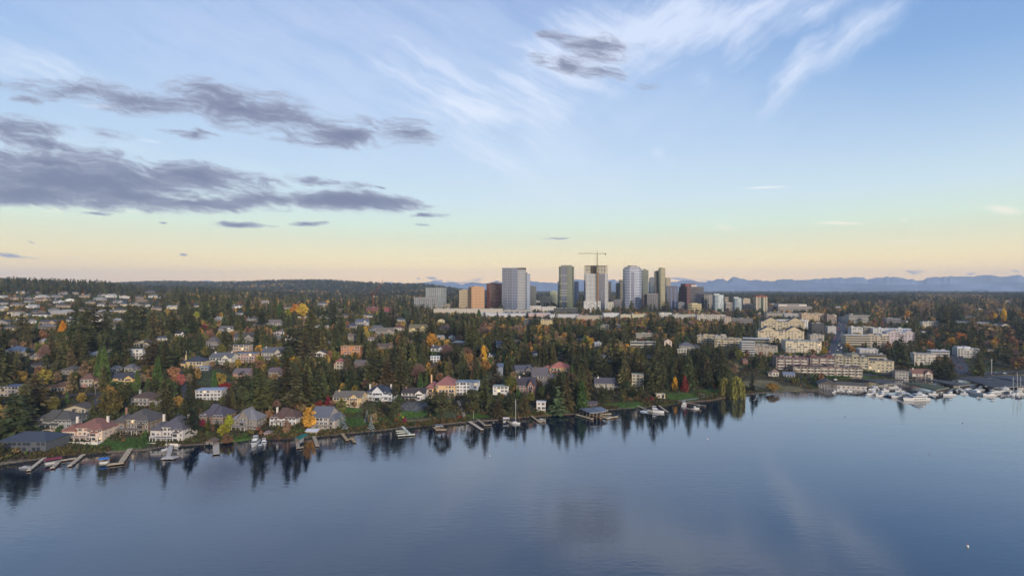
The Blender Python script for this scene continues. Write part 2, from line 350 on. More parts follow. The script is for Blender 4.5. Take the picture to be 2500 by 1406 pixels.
# ------------------------------------------------------------------ far mountains
def build_mountains():
    m = mat('hazed_mountain_rock', (.17, .205, .27), .95, vary=.35, scale=.0006, spec=.1)  # rock and snow dust tone, with blue distance haze mixed into the colour
    snow = mat('mountain_snow', (.55, .57, .6), .9, vary=.2, scale=.001)
    crest = [(-600, 700), (200, 698), (225, 697), (240, 697), (420, 690), (438, 687), (455, 685), (468, 690), (492, 684), (502, 683), (520, 687), (560, 689), (580, 693), (640, 696), (800, 695), (900, 692), (930, 691), (960, 690), (1000, 690), (1040, 690),
             (1070, 689), (1100, 688), (1130, 692), (1165, 689), (1185, 693), (1215, 688), (1290, 686), (1315, 685), (1340, 689), (1372, 690), (1420, 683), (1460, 685), (1500, 682), (1520, 690), (1600, 690), (1620, 697),
             (1660, 686), (1672, 684), (1705, 690), (1740, 686), (1752, 681), (1766, 682), (1775, 688), (1790, 677), (1825, 681), (1850, 679), (1880, 688), (1915, 684), (1960, 684), (1990, 679), (2020, 677), (2055, 677), (2065, 681), (2080, 676), (2110, 677),
             (2120, 681), (2150, 679), (2205, 677), (2225, 682), (2245, 685), (2270, 680), (2285, 676), (2310, 677), (2340, 676), (2370, 673), (2390, 677), (2420, 673), (2450, 676), (2480, 671), (2500, 675), (2600, 670), (3200, 676)]
    rng = np.random.RandomState(3)
    rj = np.random.RandomState(9); fine = np.interp(np.linspace(-600, 3200, 1300), np.arange(-600, 3207, 7.), rj.randn(544) * 1.1) + np.interp(np.linspace(-600, 3200, 1300), np.arange(-600, 3230, 23.), rj.randn(167) * 1.6)
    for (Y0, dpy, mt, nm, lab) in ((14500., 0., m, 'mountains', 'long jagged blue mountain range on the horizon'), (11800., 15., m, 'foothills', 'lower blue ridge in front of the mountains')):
        px = np.linspace(-600, 3200, 1300); base = np.interp(px, [c[0] for c in crest], [c[1] for c in crest])
        jag = sum(np.sin(px / s + rng.rand() * 6) * a for s, a in ((37., .8), (17., .6), (7., .45), (3.1, .35)))
        if dpy: base = 700 + 0 * base + np.sin(px / 150.) * 2.5 + np.sin(px / 60. + 2) * 1.5 - 8; base = np.where((px > 1000), base, 703)
        top = H + (CY - (base + (fine if not dpy else 0) + jag * .8)) / F * Y0
        k = 10; V = []; 
        for j in range(k + 1):
            f = j / k; y = Y0 - (1 - f) * 2000; x = (px - CX) / F * y
            z = -50 + (top + 50) * f ** 1.2 + (np.sin(px / 9. + j) * 25 + np.sin(px / 23. - j * .7) * 40) * f * (1 - f) * 2
            V.append(np.stack([x, np.full_like(x, y), z], 1))
        x = (px - CX) / F * (Y0 + 1200); V.append(np.stack([x, np.full_like(x, Y0 + 1200), np.full_like(x, -50)], 1))
        V = np.concatenate(V); nc = len(px); i = (np.arange(k + 1)[:, None] * nc + np.arange(nc - 1)[None, :]).ravel()
        Fq = np.stack([i, i + 1, i + nc + 1, i + nc], 1)
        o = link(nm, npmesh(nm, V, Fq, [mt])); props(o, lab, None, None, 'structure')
build_mountains()

# ------------------------------------------------------------------ haze
def build_haze():
    m = bpy.data.materials.new('haze_air'); m.use_nodes = True; g = NT(m.node_tree)
    v = g.n('ShaderNodeVolumePrincipled', {'Color': (.64, .79, 1.0, 1), 'Density': 5.6e-5, 'Anisotropy': 0.})
    g.n('ShaderNodeOutputMaterial', {1: v.outputs[0]})
    mb = MB(); mb.box(-24500, 24500, -6500, 16300, -60, 560)
    o = mb.build('haze', m); props(o, 'thin blue evening haze over the whole landscape', None, None, 'stuff')
build_haze()

# ------------------------------------------------------------------ houses
PROT = []     # photo rectangles that trees in front must leave open: (x0, x1, ytop, ybase, depth)
FOOT = []     # footprints on the plan: (x, y, radius)
R = random.Random(11)
GLASS = lambda: mat('window_glass', (.03, .035, .045), .12, vary=0, spec=.8)
GLASSB = lambda: mat('blue_window_glass', (.05, .07, .10), .10, vary=0, spec=.9)
LITG = lambda: mat('warm_lit_glass', (1., .72, .38), .3, vary=0, emit=.3)
_WM = {}
def window_mesh(fr, kind=0):
    """unit window: frame round a pane, with a mullion; x 0..1, z 0..1, sits on the wall plane at y = 0"""
    k = (fr, kind)
    if k not in _WM:
        f = mat('window_frame', fr, .6, vary=.05); g = (GLASS, GLASSB, LITG)[kind](); b = MB(); t = .06
        b.box(0, t, -.07, .04, 0, 1, f); b.box(1 - t, 1, -.07, .04, 0, 1, f); b.box(t, 1 - t, -.07, .04, 0, t, f); b.box(t, 1 - t, -.07, .04, 1 - t, 1, f)
        b.box(.47, .53, -.06, .04, t, 1 - t, f); b.box(t, 1 - t, -.03, .04, t, 1 - t, g)
        _WM[k] = b.mesh('window')
    return _WM[k]
def add_window(parent, x, y, z, w, h, rot, fr='#d8d6cf', kind=0):
    o = link('window', window_mesh(fr, kind), parent, (x, y, z), rot); o.scale = (w, 1.4, h); return o
def roof_part(parent, wing, rm, wallb, wm):
    x0, x1, y0, y1, z, kind, rh = wing; e = .55; b = MB(); X0, X1, Y0, Y1 = x0 - e, x1 + e, y0 - e, y1 + e; w, d = X1 - X0, Y1 - Y0
    if kind == 'flat':
        b.box(x0 - .35, x1 + .35, y0 - .35, y1 + .35, z, z + .35); 
    elif kind == 'shed':
        b.add([(X0, Y0, z), (X1, Y0, z), (X1, Y1, z + rh), (X0, Y1, z + rh), (X0, Y0, z + .25), (X1, Y0, z + .25), (X1, Y1, z + rh + .25), (X0, Y1, z + rh + .25)],
              [(0,3,2,1),(4,5,6,7),(0,1,5,4),(1,2,6,5),(2,3,7,6),(3,0,4,7)])
        wallb.add([(x0, y0, z - .02), (x0, y1, z - .02), (x0, y1, z + rh - .03), (x1, y0, z - .02), (x1, y1, z - .02), (x1, y1, z + rh - .03)], [(0, 1, 2), (3, 5, 4), (1, 4, 5, 2)], wm)
    elif kind == 'hip':
        r = min(w, d) / 2 * .92
        if w >= d: a, c = (X0 + r, (Y0 + Y1) / 2), (X1 - r, (Y0 + Y1) / 2)
        else: a, c = ((X0 + X1) / 2, Y0 + r), ((X0 + X1) / 2, Y1 - r)
        vs = [(X0, Y0, z - .1), (X1, Y0, z - .1), (X1, Y1, z - .1), (X0, Y1, z - .1), (X0, Y0, z + .15), (X1, Y0, z + .15), (X1, Y1, z + .15), (X0, Y1, z + .15), a + (z + rh,), c + (z + rh,)]
        fs = [(0, 3, 2, 1), (0, 1, 5, 4), (1, 2, 6, 5), (2, 3, 7, 6), (3, 0, 4, 7)]
        fs += [(4, 5, 9, 8), (5, 6, 9), (6, 7, 8, 9), (7, 4, 8)] if w >= d else [(4, 5, 8), (5, 6, 9, 8), (6, 7, 9), (7, 4, 8, 9)]
        b.add(vs, fs)
    elif kind in ('gx', 'gy'):       # gable with its ridge along x or y
        t = .22
        if kind == 'gx':
            ym = (Y0 + Y1) / 2; zr = z + rh; s0 = z - .25
            for ya, sg in ((Y0, 1), (Y1, -1)):
                b.add([(X0, ya, s0), (X1, ya, s0), (X1, ym, zr), (X0, ym, zr), (X0, ya, s0 + t), (X1, ya, s0 + t), (X1, ym, zr + t), (X0, ym, zr + t)],
                      [(0,3,2,1),(4,5,6,7),(0,1,5,4),(1,2,6,5),(2,3,7,6),(3,0,4,7)])
            yc = (y0 + y1) / 2
            for xx in (x0, x1): wallb.add([(xx, y0, z - .03), (xx, y1, z - .03), (xx, yc, zr - .35)], [(0, 1, 2)], wm)
        else:
            xm = (X0 + X1) / 2; zr = z + rh; s0 = z - .25
            for xa in (X0, X1):
                b.add([(xa, Y0, s0), (xa, Y1, s0), (xm, Y1, zr), (xm, Y0, zr), (xa, Y0, s0 + t), (xa, Y1, s0 + t), (xm, Y1, zr + t), (xm, Y0, zr + t)],
                      [(0,3,2,1),(4,5,6,7),(0,1,5,4),(1,2,6,5),(2,3,7,6),(3,0,4,7)])
            for yy in (y0, y1): wallb.add([(x0, yy, z - .03), (x1, yy, z - .03), (xm, yy, zr - .35)], [(0, 1, 2)], wm)
    return b.build('roof', rm, parent)
def facade_windows(root, x0, x1, y, z0, floors, fh, fr, n, wh=1.5, side=0, frac=.62, kind=0, rr=R):
    """rows of windows; side 0 = front wall, 1 = right wall, -1 = left wall (x0..x1 then run along y, y is the x of the wall)"""
    if x1 - x0 < 1.5: return
    pitch = (x1 - x0) / n; w = pitch * frac
    for f in range(floors):
        i = -1
        while i < n - 1:
            i += 1; w = pitch * frac; hh = wh
            q = rr.random()
            if n > 3 and q < .13: continue
            if n > 3 and q < .30 and i < n - 1: w = pitch * (1 + frac); i += 1; a = x0 + i * pitch - w / 2
            else:
                if q > .88: hh = wh * .6; w *= .7
                a = x0 + (i + .5) * pitch - w / 2
            if f == 0 and q > .5 and fh > 2.6: hh = min(fh * .82, wh * 1.35)
            z = z0 + f * fh + (fh - hh) * .55
            ki = 2 if rr.random() < .022 and w < 2.4 else kind
            if side == 0: add_window(root, a, y, z, w, hh, 0, fr, ki)
            elif side == 1: add_window(root, y, a, z, w, hh, math.pi / 2, fr, ki)
            else: add_window(root, y, a + w, z, w, hh, -math.pi / 2, fr, ki)
def mute(c, k):
    if not isinstance(c, str): return c
    v = [int(c.lstrip('#')[i:i+2], 16) for i in (0, 2, 4)]; m = sum(v) / 3
    return '#%02x%02x%02x' % tuple(int(t + (m - t) * k) for t in v)
def house(x0, x1, yt, yb, style, wall, roof, label, depth=None, yaw=0., opts='', frame='#d8d6cf', cat='house', name='house', group=None, small=False, floors=None, Yfix=None, prot=True):
    pxm = (x0 + x1) / 2
    gx, gy, gz = ground(pxm, yb)
    if Yfix: gy = Yfix; gx = (pxm - CX) / F * gy; gz = max(hgt(gx, gy), 0)
    W = (x1 - x0) / F * gy; D = depth or max(7, min(13, W * .6))
    if not small and W > 12 and style[0] != 'f': D *= 1.3
    flatr = style[0] == 'f'
    zt = H - (yt - CY) / F * (gy + (0 if flatr else D / 2))
    tot = max(zt - gz, 2.6)
    if prot: PROT.append((x0, x1, yt, yb, gy))
    FOOT.append((gx, gy + D / 2, max(W, D) * .5 + 1.5))
    rfrac = {'f': 0, 's': .25, 'h': .40, 'g': .42, 'F': .42, 'L': .40, 'T': .42, 'M': .38, 'B': .46}.get(style[0], .3)
    rh = min(tot * rfrac, D * .42); ev = tot - rh
    fl = floors or max(1, int(round(ev / 3.0))); fh = ev / fl
    root = thing(name, label, cat, (gx, gy, gz), yaw, group); wall = mute(wall, .12)
    wm = mat('house_wall', wall, .85, vary=.07, scale=.5); rm = mat('roof_tiles', roof, .85, vary=.22, scale=2.5)
    b = MB(); hw = W / 2; zb = -4.0
    wings = []
    if style[0] == 'f': wings = [(-hw, hw, 0, D, ev - .35, 'flat', 0)]
    elif style[0] == 's': wings = [(-hw, hw, 0, D, ev, 'shed', rh)]
    elif style[0] == 'h': wings = [(-hw, hw, 0, D, ev, 'hip', rh)]
    elif style[0] == 'g': wings = [(-hw, hw, 0, D, ev, 'gx', rh)]
    elif style[0] == 'F': wings = [(-hw, hw, 0, D, ev, 'gy', rh)]
    elif style[0] == 'L': wings = [(-hw, hw, 1.6, D + 1.6, ev, 'gx', rh), (-hw * .05 + hw * .25, hw * .85, 0, D * .7, ev * .97, 'gy', rh * .85)]
    elif style[0] == 'M': wings = [(-hw * .45, hw * .7, 2.0, D + 2, ev, 'hip', rh), (-hw, -hw * .35, 0.4, D * .8, ev * .78, 'hip', rh * .75), (hw * .2, hw, .0, D * .85, ev * .88, 'hip', rh * .8)]
    elif style[0] == 'T': wings = [(-hw, hw, 1.5, D + 1.5, ev * .8, 'hip', rh), (-hw * .38, hw * .38, 0, D * .9, ev, 'gy', rh * .9)]
    elif style[0] == 'B': wings = [(-hw, hw, 0, D, ev * .8, 'hip', rh), (-hw * .35, hw * .1, .6, D * .9, ev * 1.0, 'gx', rh * .9)]
    if not small and len(wings) == 1 and style[0] in 'hg' and 'n' not in opts:     # a lower side wing breaks the box
        w0 = wings[0]; sgn = 1 if R.random() < .5 else -1; cut = hw * (.35 + .2 * R.random())
        if sgn > 0: wings = [(-hw, cut, w0[2], w0[3], w0[4], w0[5], w0[6]), (cut - .4, hw, 1.2, D * .9, ev * .74, 'hip', rh * .6)]
        else: wings = [(-cut, hw, w0[2], w0[3], w0[4], w0[5], w0[6]), (-hw, -cut + .4, 1.2, D * .9, ev * .74, 'hip', rh * .6)]
    if not small and 'n' not in opts and style[0] != 'f' and fl > 1 and R.random() < .65:      # pent roof or porch over the ground floor
        a0 = -hw * R.uniform(.5, .95); a1 = hw * R.uniform(.0, .6); yk = min(w_[2] for w_ in wings); k = MB()
        k.add([(a0, yk - 2.4, fh - .55), (a1, yk - 2.4, fh - .55), (a1, yk - .03, fh + .25), (a0, yk - .03, fh + .25), (a0, yk - 2.4, fh - .35), (a1, yk - 2.4, fh - .35), (a1, yk - .03, fh + .45), (a0, yk - .03, fh + .45)],
              [(0,3,2,1),(4,5,6,7),(0,1,5,4),(1,2,6,5),(2,3,7,6),(3,0,4,7)])
        pr = k.build('porch_roof', rm, root); nn = max(2, int((a1 - a0) / 3)); cm_ = mat('porch_post', '#c4c0b8', .7)
        for i in range(nn + 1): k = MB(); xx = a0 + .2 + i * (a1 - a0 - .4) / nn; k.box(xx - .12, xx + .12, yk - 2.35, yk - 2.1, -2.5, fh - .5); k.build('porch_post', cm_, root)
    for wg in wings:
        b.box(wg[0], wg[1], wg[2], wg[3], zb, wg[4], wm)
        roof_part(root, wg, rm, b, wm)
    # windows
    if not small:
        for wi, wg in enumerate(wings):
            n = max(1, int((wg[1] - wg[0]) / 2.6)); f2 = max(1, int(round(wg[4] / fh)))
            fa, fb = wg[0], wg[1]
            if len(wings) > 1 and wi == 0:      # leave out what the front wing hides
                o = wings[1:]
                cuts = [(c[0], c[1]) for c in o]
                segs = [(fa, fb)]
                for (c0, c1) in cuts:
                    ns = []
                    for (s0, s1) in segs:
                        if c1 <= s0 or c0 >= s1: ns.append((s0, s1)); continue
                        if c0 - s0 > 1.6: ns.append((s0, c0))
                        if s1 - c1 > 1.6: ns.append((c1, s1))
                    segs = ns
            else: segs = [(fa, fb)]
            for (s0, s1) in segs:
                facade_windows(root, s0 + .3, s1 - .3, wg[2], 0, f2, fh, frame, max(1, int((s1 - s0) / 2.7)), min(fh * .66, 2.1), 0, .76)
            if not 'n' in opts:
                sd = 1 if pxm < CX else -1
                facade_windows(root, wg[2] + .6, wg[3] - .6, wg[1] if sd > 0 else wg[0], 0, f2, fh, frame, max(1, int((wg[3] - wg[2]) / 3.6)), min(fh * .5, 1.5), sd, .42)
    else:
        wg = wings[0]
        facade_windows(root, wg[0] + .4, wg[1] - .4, wg[2] if len(wings) < 2 else min(w_[2] for w_ in wings[:1]), 0, fl, fh, frame, max(2, int((wg[1] - wg[0]) / 4.2)), min(fh * .5, 1.5), 0, .6)
    # extras
    top = wings[0]
    zr = top[4] + (rh if top[5] != 'flat' else 0)
    for k in range(opts.count('c')):
        cx = (-.75, .7, .05)[k] * hw; c = MB(); cy = top[2] + (top[3] - top[2]) * (.42, .5, .6)[k]
        cm = mat('chimney_wall', '#cfc6b8' if 'w' in opts else ('#8a6a58' if 'r' in opts else wall), .9)
        c.box(cx - .6, cx + .6, cy - .5, cy + .5, top[4] - 1, zr + .9, cm); c.box(cx - .7, cx + .7, cy - .6, cy + .6, zr + .9, zr + 1.1, cm); c.build('chimney', None, root)
    if 'k' in opts:      # balcony along the front with posts and railing
        km = mat('deck_wood', '#8d857c' if 'w' not in opts else '#d0ccc4', .8); zk = fh if fl > 1 else .5
        k = MB(); yk = min(w_[2] for w_ in wings); k.box(-hw * .9, hw * .9, yk - 2.2, yk - .06, zk - .2, zk)
        nn = max(3, int(W / 4)); 
        for i in range(nn + 1):
            xx = -hw * .88 + i * (hw * 1.76) / nn
            k.box(xx - .12, xx + .12, yk - 2.15, yk - 1.9, -3, zk - .2); k.box(xx - .06, xx + .06, yk - 2.18, yk - 2.06, zk, zk + .95)
        k.box(-hw * .9, hw * .9, yk - 2.2, yk - 2.1, zk + .95, zk + 1.05); k.build('balcony', km, root)
    if not small and style[0] != 'f' and W > 13 and 'n' not in opts:      # big lake facing glass and a bay
        yk = min(w_[2] for w_ in wings); bx = R.uniform(-.6, .3) * hw; bw = R.uniform(.22, .34) * hw; k = MB(); bh = min(ev * .72, 2 * fh) if fl > 1 else fh * .8
        fw = wings[-1] if len(wings) > 1 else wings[0]; bx = (fw[0] + fw[1]) / 2; bw = min(bw, (fw[1] - fw[0]) * .3)
        k.prism([(bx - bw, fw[2] - .04), (bx - bw * .6, fw[2] - 1.3), (bx + bw * .6, fw[2] - 1.3), (bx + bw, fw[2] - .04)], -2.5, bh, wm); by = k.build('bay', None, root)
        for f in range(max(1, int(bh / fh + .3))):
            k = MB(); k.box(bx - bw * .54, bx + bw * .54, fw[2] - 1.37, fw[2] - 1.29, f * fh + .5, f * fh + fh * .82); k.build('bay_window', GLASS(), by)
        k = MB(); k.prism([(bx - bw - .3, fw[2] - .03), (bx - bw * .6 - .3, fw[2] - 1.6), (bx + bw * .6 + .3, fw[2] - 1.6), (bx + bw + .3, fw[2] - .03)], bh, bh + .9, rm, [(bx - bw * .5, fw[2] - .03), (bx - bw * .3, fw[2] - .3), (bx + bw * .3, fw[2] - .3), (bx + bw * .5, fw[2] - .03)]); k.build('bay_roof', None, by)
    for k in range(opts.count('d')):     # dormers
        dx = (-.5, .45, 0)[k] * hw; d = MB(); yd = top[2] + .6; zd = top[4] + .3
        fm = mat('dormer_wall', '#cfcac0' if 'w' in opts else wall, .8)
        d.box(dx - 1., dx + 1., yd, yd + 2.6, zd - .6, zd + 1.2, fm); 
        dm = d.build('dormer', None, root)
        rr_ = MB(); rr_.prism([(dx - 1.25, yd - .25), (dx + 1.25, yd - .25), (dx + 1.25, yd + 2.8), (dx - 1.25, yd + 2.8)], zd + 1.2, zd + 2.1, None, [(dx - .05, yd - .2), (dx + .05, yd - .2), (dx + .05, yd + 2.8), (dx - .05, yd + 2.8)])
        rr_.build('dormer_roof', rm, dm); ob = add_window(dm, dx - .7, yd, zd - .1, 1.4, 1.1, 0, frame)
    if 'g' in opts:
        gm = MB(); gm.box(-hw * .9, -hw * .9 + 4.5, -.08, .02, .1, 2.4); gm.build('garage_door', mat('garage_panel', '#8a5648' if 'r' in opts else '#c8c2b6', .7), root)
    if 't' in opts:      # terrace with wall in front
        t = MB(); t.box(-hw * 1.05, hw * 1.05, -5, -.05, -5, -.4); t.box(-hw * 1.05, hw * 1.05, -5.2, -5.0, -5, .5); t.build('terrace', mat('terrace_stone', '#b3a48f' if 'w' not in opts else '#c9c3b8', .9), root)
    if 's' in opts:      # skylights on flat/hip roof
        pass
    b.build('wall', None, root)
    ALL.append((root, pxm, yb)); return root

# ------------------------------------------------------------------ towers and blocks
def poly_rect(w, d, c=0.):
    if not c: return [(-w/2, 0), (w/2, 0), (w/2, d), (-w/2, d)]
    return [(-w/2 + c, 0), (w/2 - c, 0), (w/2, c), (w/2, d - c), (w/2 - c, d), (-w/2 + c, d), (-w/2, d - c), (-w/2, c)]
def grow(poly, g):
    cx = sum(p[0] for p in poly) / len(poly); cy = sum(p[1] for p in poly) / len(poly); out = []; n = len(poly)
    for i in range(n):
        a, b, c = Vector(poly[i-1]), Vector(poly[i]), Vector(poly[(i+1) % n])
        n1 = Vector((b.y - a.y, a.x - b.x)).normalized(); n2 = Vector((c.y - b.y, b.x - c.x)).normalized()
        nn = (n1 + n2).normalized(); out.append(tuple(b + nn * g / max(.3, nn.dot(n1))))
    return out
def ringmesh(poly, h, m):
    b = MB(); n = len(poly)
    inn = grow(poly, -.4)
    b.prism(poly, 0, h, m); return b.mesh('window_band')
def stack(root, poly, z0, z1, fh, wallm, glassm, frac=.55, band='window_band', piers=0, pierm=None, top=None, body='body', proud=.12, pw=.7, faces=None, skip=()):
    """one tower mass: body, a glazing band for every floor, piers"""
    b = MB(); b.prism(poly, z0, z1, wallm); b.build(body, None, root)
    n = max(1, int((z1 - z0) / fh)); fh = (z1 - z0) / n
    me = ringmesh(grow(poly, proud), fh * frac, glassm)
    for i in range(n):
        if i in skip: continue
        z = z0 + i * fh + fh * (1 - frac) * .5
        if z < -3 : continue
        link(band, me, root, (0, 0, z))
    if piers:
        k = 0
        q = grow(poly, proud + .02)
        for i in range(len(poly)):
            if faces is not None and i not in faces: continue
            a, c = Vector(q[i]), Vector(q[(i+1) % len(q)]); L = (c - a).length; m = max(1, int(round(L / piers)))
            nn = Vector(((c - a).y, -(c - a).x)).normalized(); tt = (c - a).normalized()
            for j in range(m + 1):
                p = a + (c - a) * (j / m); bb = MB()
                e = [p - tt * pw / 2 - nn * .2, p + tt * pw / 2 - nn * .2, p + tt * pw / 2 + nn * .35, p - tt * pw / 2 + nn * .35]
                bb.prism([tuple(v) for v in e][::-1], max(z0, -2), z1 + .05); bb.build('pier', pierm, root); k += 1
                if k > 90: break
    if top:
        t = MB(); t.prism(grow(poly, top[0]), z1, z1 + top[1]); t.build('roof_slab', top[2], root)
def tower(x0, x1, yt, Y, yaw, dr, wall, glass, label, style='band', fh=4., frac=.55, chamf=0., roofc=None, piers=0, pierc=None, pent=True, pw=.8, gr=.15, cat='tower', name='office_tower', group=None, top=None, yb=None, faces=None, seen=8):
    """x0..x1 are the photo columns it spans at depth Y; dr = depth / width of the plan; yaw in degrees"""
    pxm = (x0 + x1) / 2
    if yb is not None: gx, Y, gz = ground(pxm, yb)
    gx = (pxm - CX) / F * Y; gz = hgt(gx, Y)
    Wp = (x1 - x0) / F * Y; t = math.radians(yaw)
    va = math.atan2(gx, Y); tt = t + va           # yaw relative to the line of sight
    w = Wp * math.cos(va) ** 0 / (abs(math.cos(tt)) + dr * abs(math.sin(tt))) ; d = w * dr
    zt = H - (yt - CY) / F * Y; h = zt - gz
    root = thing(name, label, cat, (gx, Y + (d * .0), gz), 0, group); root.rotation_euler = (0, 0, t)
    # centre the projected extent on pxm
    wm = mat('tower_wall', wall, .7, vary=.06, scale=.08); gm = mat('tower_glass', glass, gr, vary=.55, scale=.11, spec=.9, ior=1.8)
    poly = [(p[0], p[1]) for p in poly_rect(w, d, chamf * w)]
    M = Matrix.Rotation(t, 2)
    xs = [CX + F * (gx + (M @ Vector(p)).x) / (Y + (M @ Vector(p)).y) for p in poly]
    root.location.x += (pxm - (min(xs) + max(xs)) / 2) / F * Y
    rc = mat('tower_roof', roofc or wall, .85)
    stack(root, poly, -6, h, fh, wm, gm, frac, piers=piers, pierm=mat('tower_pier', pierc or wall, .7) if piers else None, top=top and (top[0], top[1], rc), pw=pw, faces=faces)
    if pent and not top:
        b = MB(); b.prism([(-w * .25, d * .25), (w * .2, d * .25), (w * .2, d * .75), (-w * .25, d * .75)], h, h + 2.6); b.build('rooftop_plant', rc, root)
        b = MB(); q = poly; qi = grow(poly, -.5); n = len(q)
        for i in range(n):
            j = (i + 1) % n
            b.add([q[i] + (h,), q[j] + (h,), q[j] + (h + 1.,), q[i] + (h + 1.,), qi[i] + (h,), qi[j] + (h,), qi[j] + (h + 1.,), qi[i] + (h + 1.,)], [(0, 1, 2, 3), (5, 4, 7, 6), (3, 2, 6, 7)])
        b.build('parapet', wm, root)
    PROT.append((x0, x1, yt, CY + F * (H - gz) / Y - seen, Y))
    FOOT.append((gx, Y + d / 2, max(w, d) * .6))
    root['_w'] = w; root['_d'] = d; root['_h'] = h
    ALL.append((root, pxm, CY + F * (H - gz) / Y)); return root, w, d, h
def block(x0, x1, yt, yb, wall, roof, label, yaw=0., depth=16., fl=None, kind='win', frame='#c9c2b2', opts='', cat='apartment block', name='apartment_block', group=None, glass=0):
    """a low or mid-rise block with a flat roof; kind: win = single windows, band = strips with balconies, plain"""
    pxm = (x0 + x1) / 2; gx, gy, gz = ground(pxm, yb)
    t = math.radians(yaw); va = math.atan2(gx, gy)
    Wp = (x1 - x0) / F * gy; tt = t + va
    W = max(4, (Wp - depth * abs(math.sin(tt))) / max(.3, abs(math.cos(tt))))
    if W < Wp * .35: W = Wp * .35
    zt = H - (yt - CY) / F * gy; h = max(zt - gz, 3.)
    n = fl or max(1, int(round(h / 3.1))); fh = h / n
    root = thing(name, label, cat, (gx, gy, gz), 0, group); root.rotation_euler = (0, 0, t)
    xs = []
    M = Matrix.Rotation(t, 2)
    for p in ((-W/2, 0), (W/2, 0), (W/2, depth), (-W/2, depth)):
        v = M @ Vector(p); xs.append(CX + F * (gx + v.x) / (gy + v.y))
    root.location.x += (pxm - (min(xs) + max(xs)) / 2) / F * gy
    wall = mute(wall, .38)
    wm = mat('block_wall', wall, .85, vary=.06, scale=.3); rm = mat('block_roof', roof, .9, vary=.15, scale=.2)
    b = MB(); b.box(-W/2, W/2, 0, depth, -5, h, wm); b.build('wall', None, root)
    b = MB(); b.box(-W/2 - .5, W/2 + .5, -.5, depth + .5, h, h + .35)
    if 'a' in opts: pass
    b.build('roof', rm, root)
    if 'G' in opts:      # gables on the front
        for gx_ in (-.28, .28):
            g = MB(); a = gx_ * W; gw = W * .17
            g.add([(a - gw, -.6, h + .3), (a + gw, -.6, h + .3), (a, -.6, h + .3 + gw * .55), (a - gw, depth * .6, h + .3), (a + gw, depth * .6, h + .3), (a, depth * .6, h + .3 + gw * .55)], [(0, 1, 2), (5, 4, 3)], wm)
            g.add([(a - gw - .6, -1, h + .25), (a, -1, h + .5 + gw * .6), (a, depth * .6, h + .5 + gw * .6), (a - gw - .6, depth * .6, h + .25)], [(0, 1, 2, 3)], rm)
            g.add([(a + gw + .6, -1, h + .25), (a, -1, h + .5 + gw * .6), (a, depth * .6, h + .5 + gw * .6), (a + gw + .6, depth * .6, h + .25)], [(3, 2, 1, 0)], rm); g.build('gable', None, root)
    rs = random.Random(int(x0 * 7 + yb))
    for k in range(opts.count('p')):
        b = MB(); a = (-.3, .2, 0)[k] * W; b.box(a - 1.8, a + 1.8, depth * .3, depth * .3 + 3, h + .35, h + 2.4); b.build('rooftop_plant', wm, root)
    sd = 1 if tt > .05 or (abs(tt) <= .05 and pxm < CX) else -1
    um = mat('roof_unit', '#9c9a96', .7)
    for k in range(rs.randint(2, 5) if W > 16 else 1):
        b = MB(); a = rs.uniform(-.44, .44) * W; c_ = rs.uniform(.2, .75) * depth; e1, e2, e3 = rs.uniform(.7, 1.8), rs.uniform(.6, 1.3), rs.uniform(.7, 1.6); b.box(a - e1, a + e1, c_ - e2, c_ + e2, h + .36, h + .36 + e3); b.build('rooftop_unit', um, root)
    if kind == 'win':
        cols = max(2, min(14, int(W / 4.0)))
        facade_windows(root, -W/2 + .6, W/2 - .6, 0, 0, n, fh, frame, cols, min(1.7, fh * .55), 0, .5, glass, rs)
        facade_windows(root, .6, depth - .6, W/2 if sd > 0 else -W/2, 0, n, fh, frame, max(1, int(depth / 5)), min(1.6, fh * .5), sd, .45, glass, rs)
    elif kind in ('band', 'balc'):
        gm = (GLASS, GLASSB)[min(glass, 1)]()
        for f in range(n):
            z = f * fh
            m = MB()
            if kind == 'band': m.box(-W/2 + .3, W/2 - .3, -.06, .05, z + fh * .38, z + fh * .86)
            else:
                nb = max(3, int(W / 3.4))
                for i in range(nb):
                    if rs.random() < .16: continue
                    a = -W/2 + (i + .5) * W / nb; ww = W / nb * rs.uniform(.24, .42); m.box(a - ww, a + ww, -.06, .05, z + fh * (.12 if rs.random() < .35 else .38), z + fh * rs.uniform(.78, .88))
            m.build('window_band', gm, root)
            m = MB(); s = sd * W/2; m.box(min(s, s + sd * .06), max(s, s + sd * .06), .5, depth - .5, z + fh * .4, z + fh * .82); m.build('window_band', gm, root)
            if kind == 'balc':
                k = MB(); nb = max(2, int(W / 7))
                for i in range(nb):
                    a = -W/2 + (i + .5) * W / nb; bw = W / nb * .36
                    k.box(a - bw, a + bw, -1.4, -.08, z + .02, z + .16); k.box(a - bw, a + bw, -1.45, -1.35, z + .16, z + 1.05)
                k.build('balcony_row', mat('balcony_rail', frame, .7), root)
        if kind == 'balc':
            nb = max(2, int(W / 7))
            for i in range(nb):
                if rs.random() < .45: k = MB(); a = -W/2 + (i + .5) * W / nb; k.box(a - W / nb * .42, a + W / nb * .42, depth * .15, depth * .85, h + .36, h + rs.uniform(1.2, 2.6)); k.build('roof_step', wm if rs.random() < .5 else rm, root)
            for i in range(nb + 1):
                k = MB(); a = -W/2 + i * W / nb; k.box(a - .5, a + .5, -.5, -.02, -1, h - .02); k.build('wall_fin', wm, root)
    PROT.append((x0, x1, yt, yb - 2, gy)); FOOT.append((gx, gy + depth / 2, max(W, depth) * .5))
    ALL.append((root, pxm, yb)); return root, W, depth, h

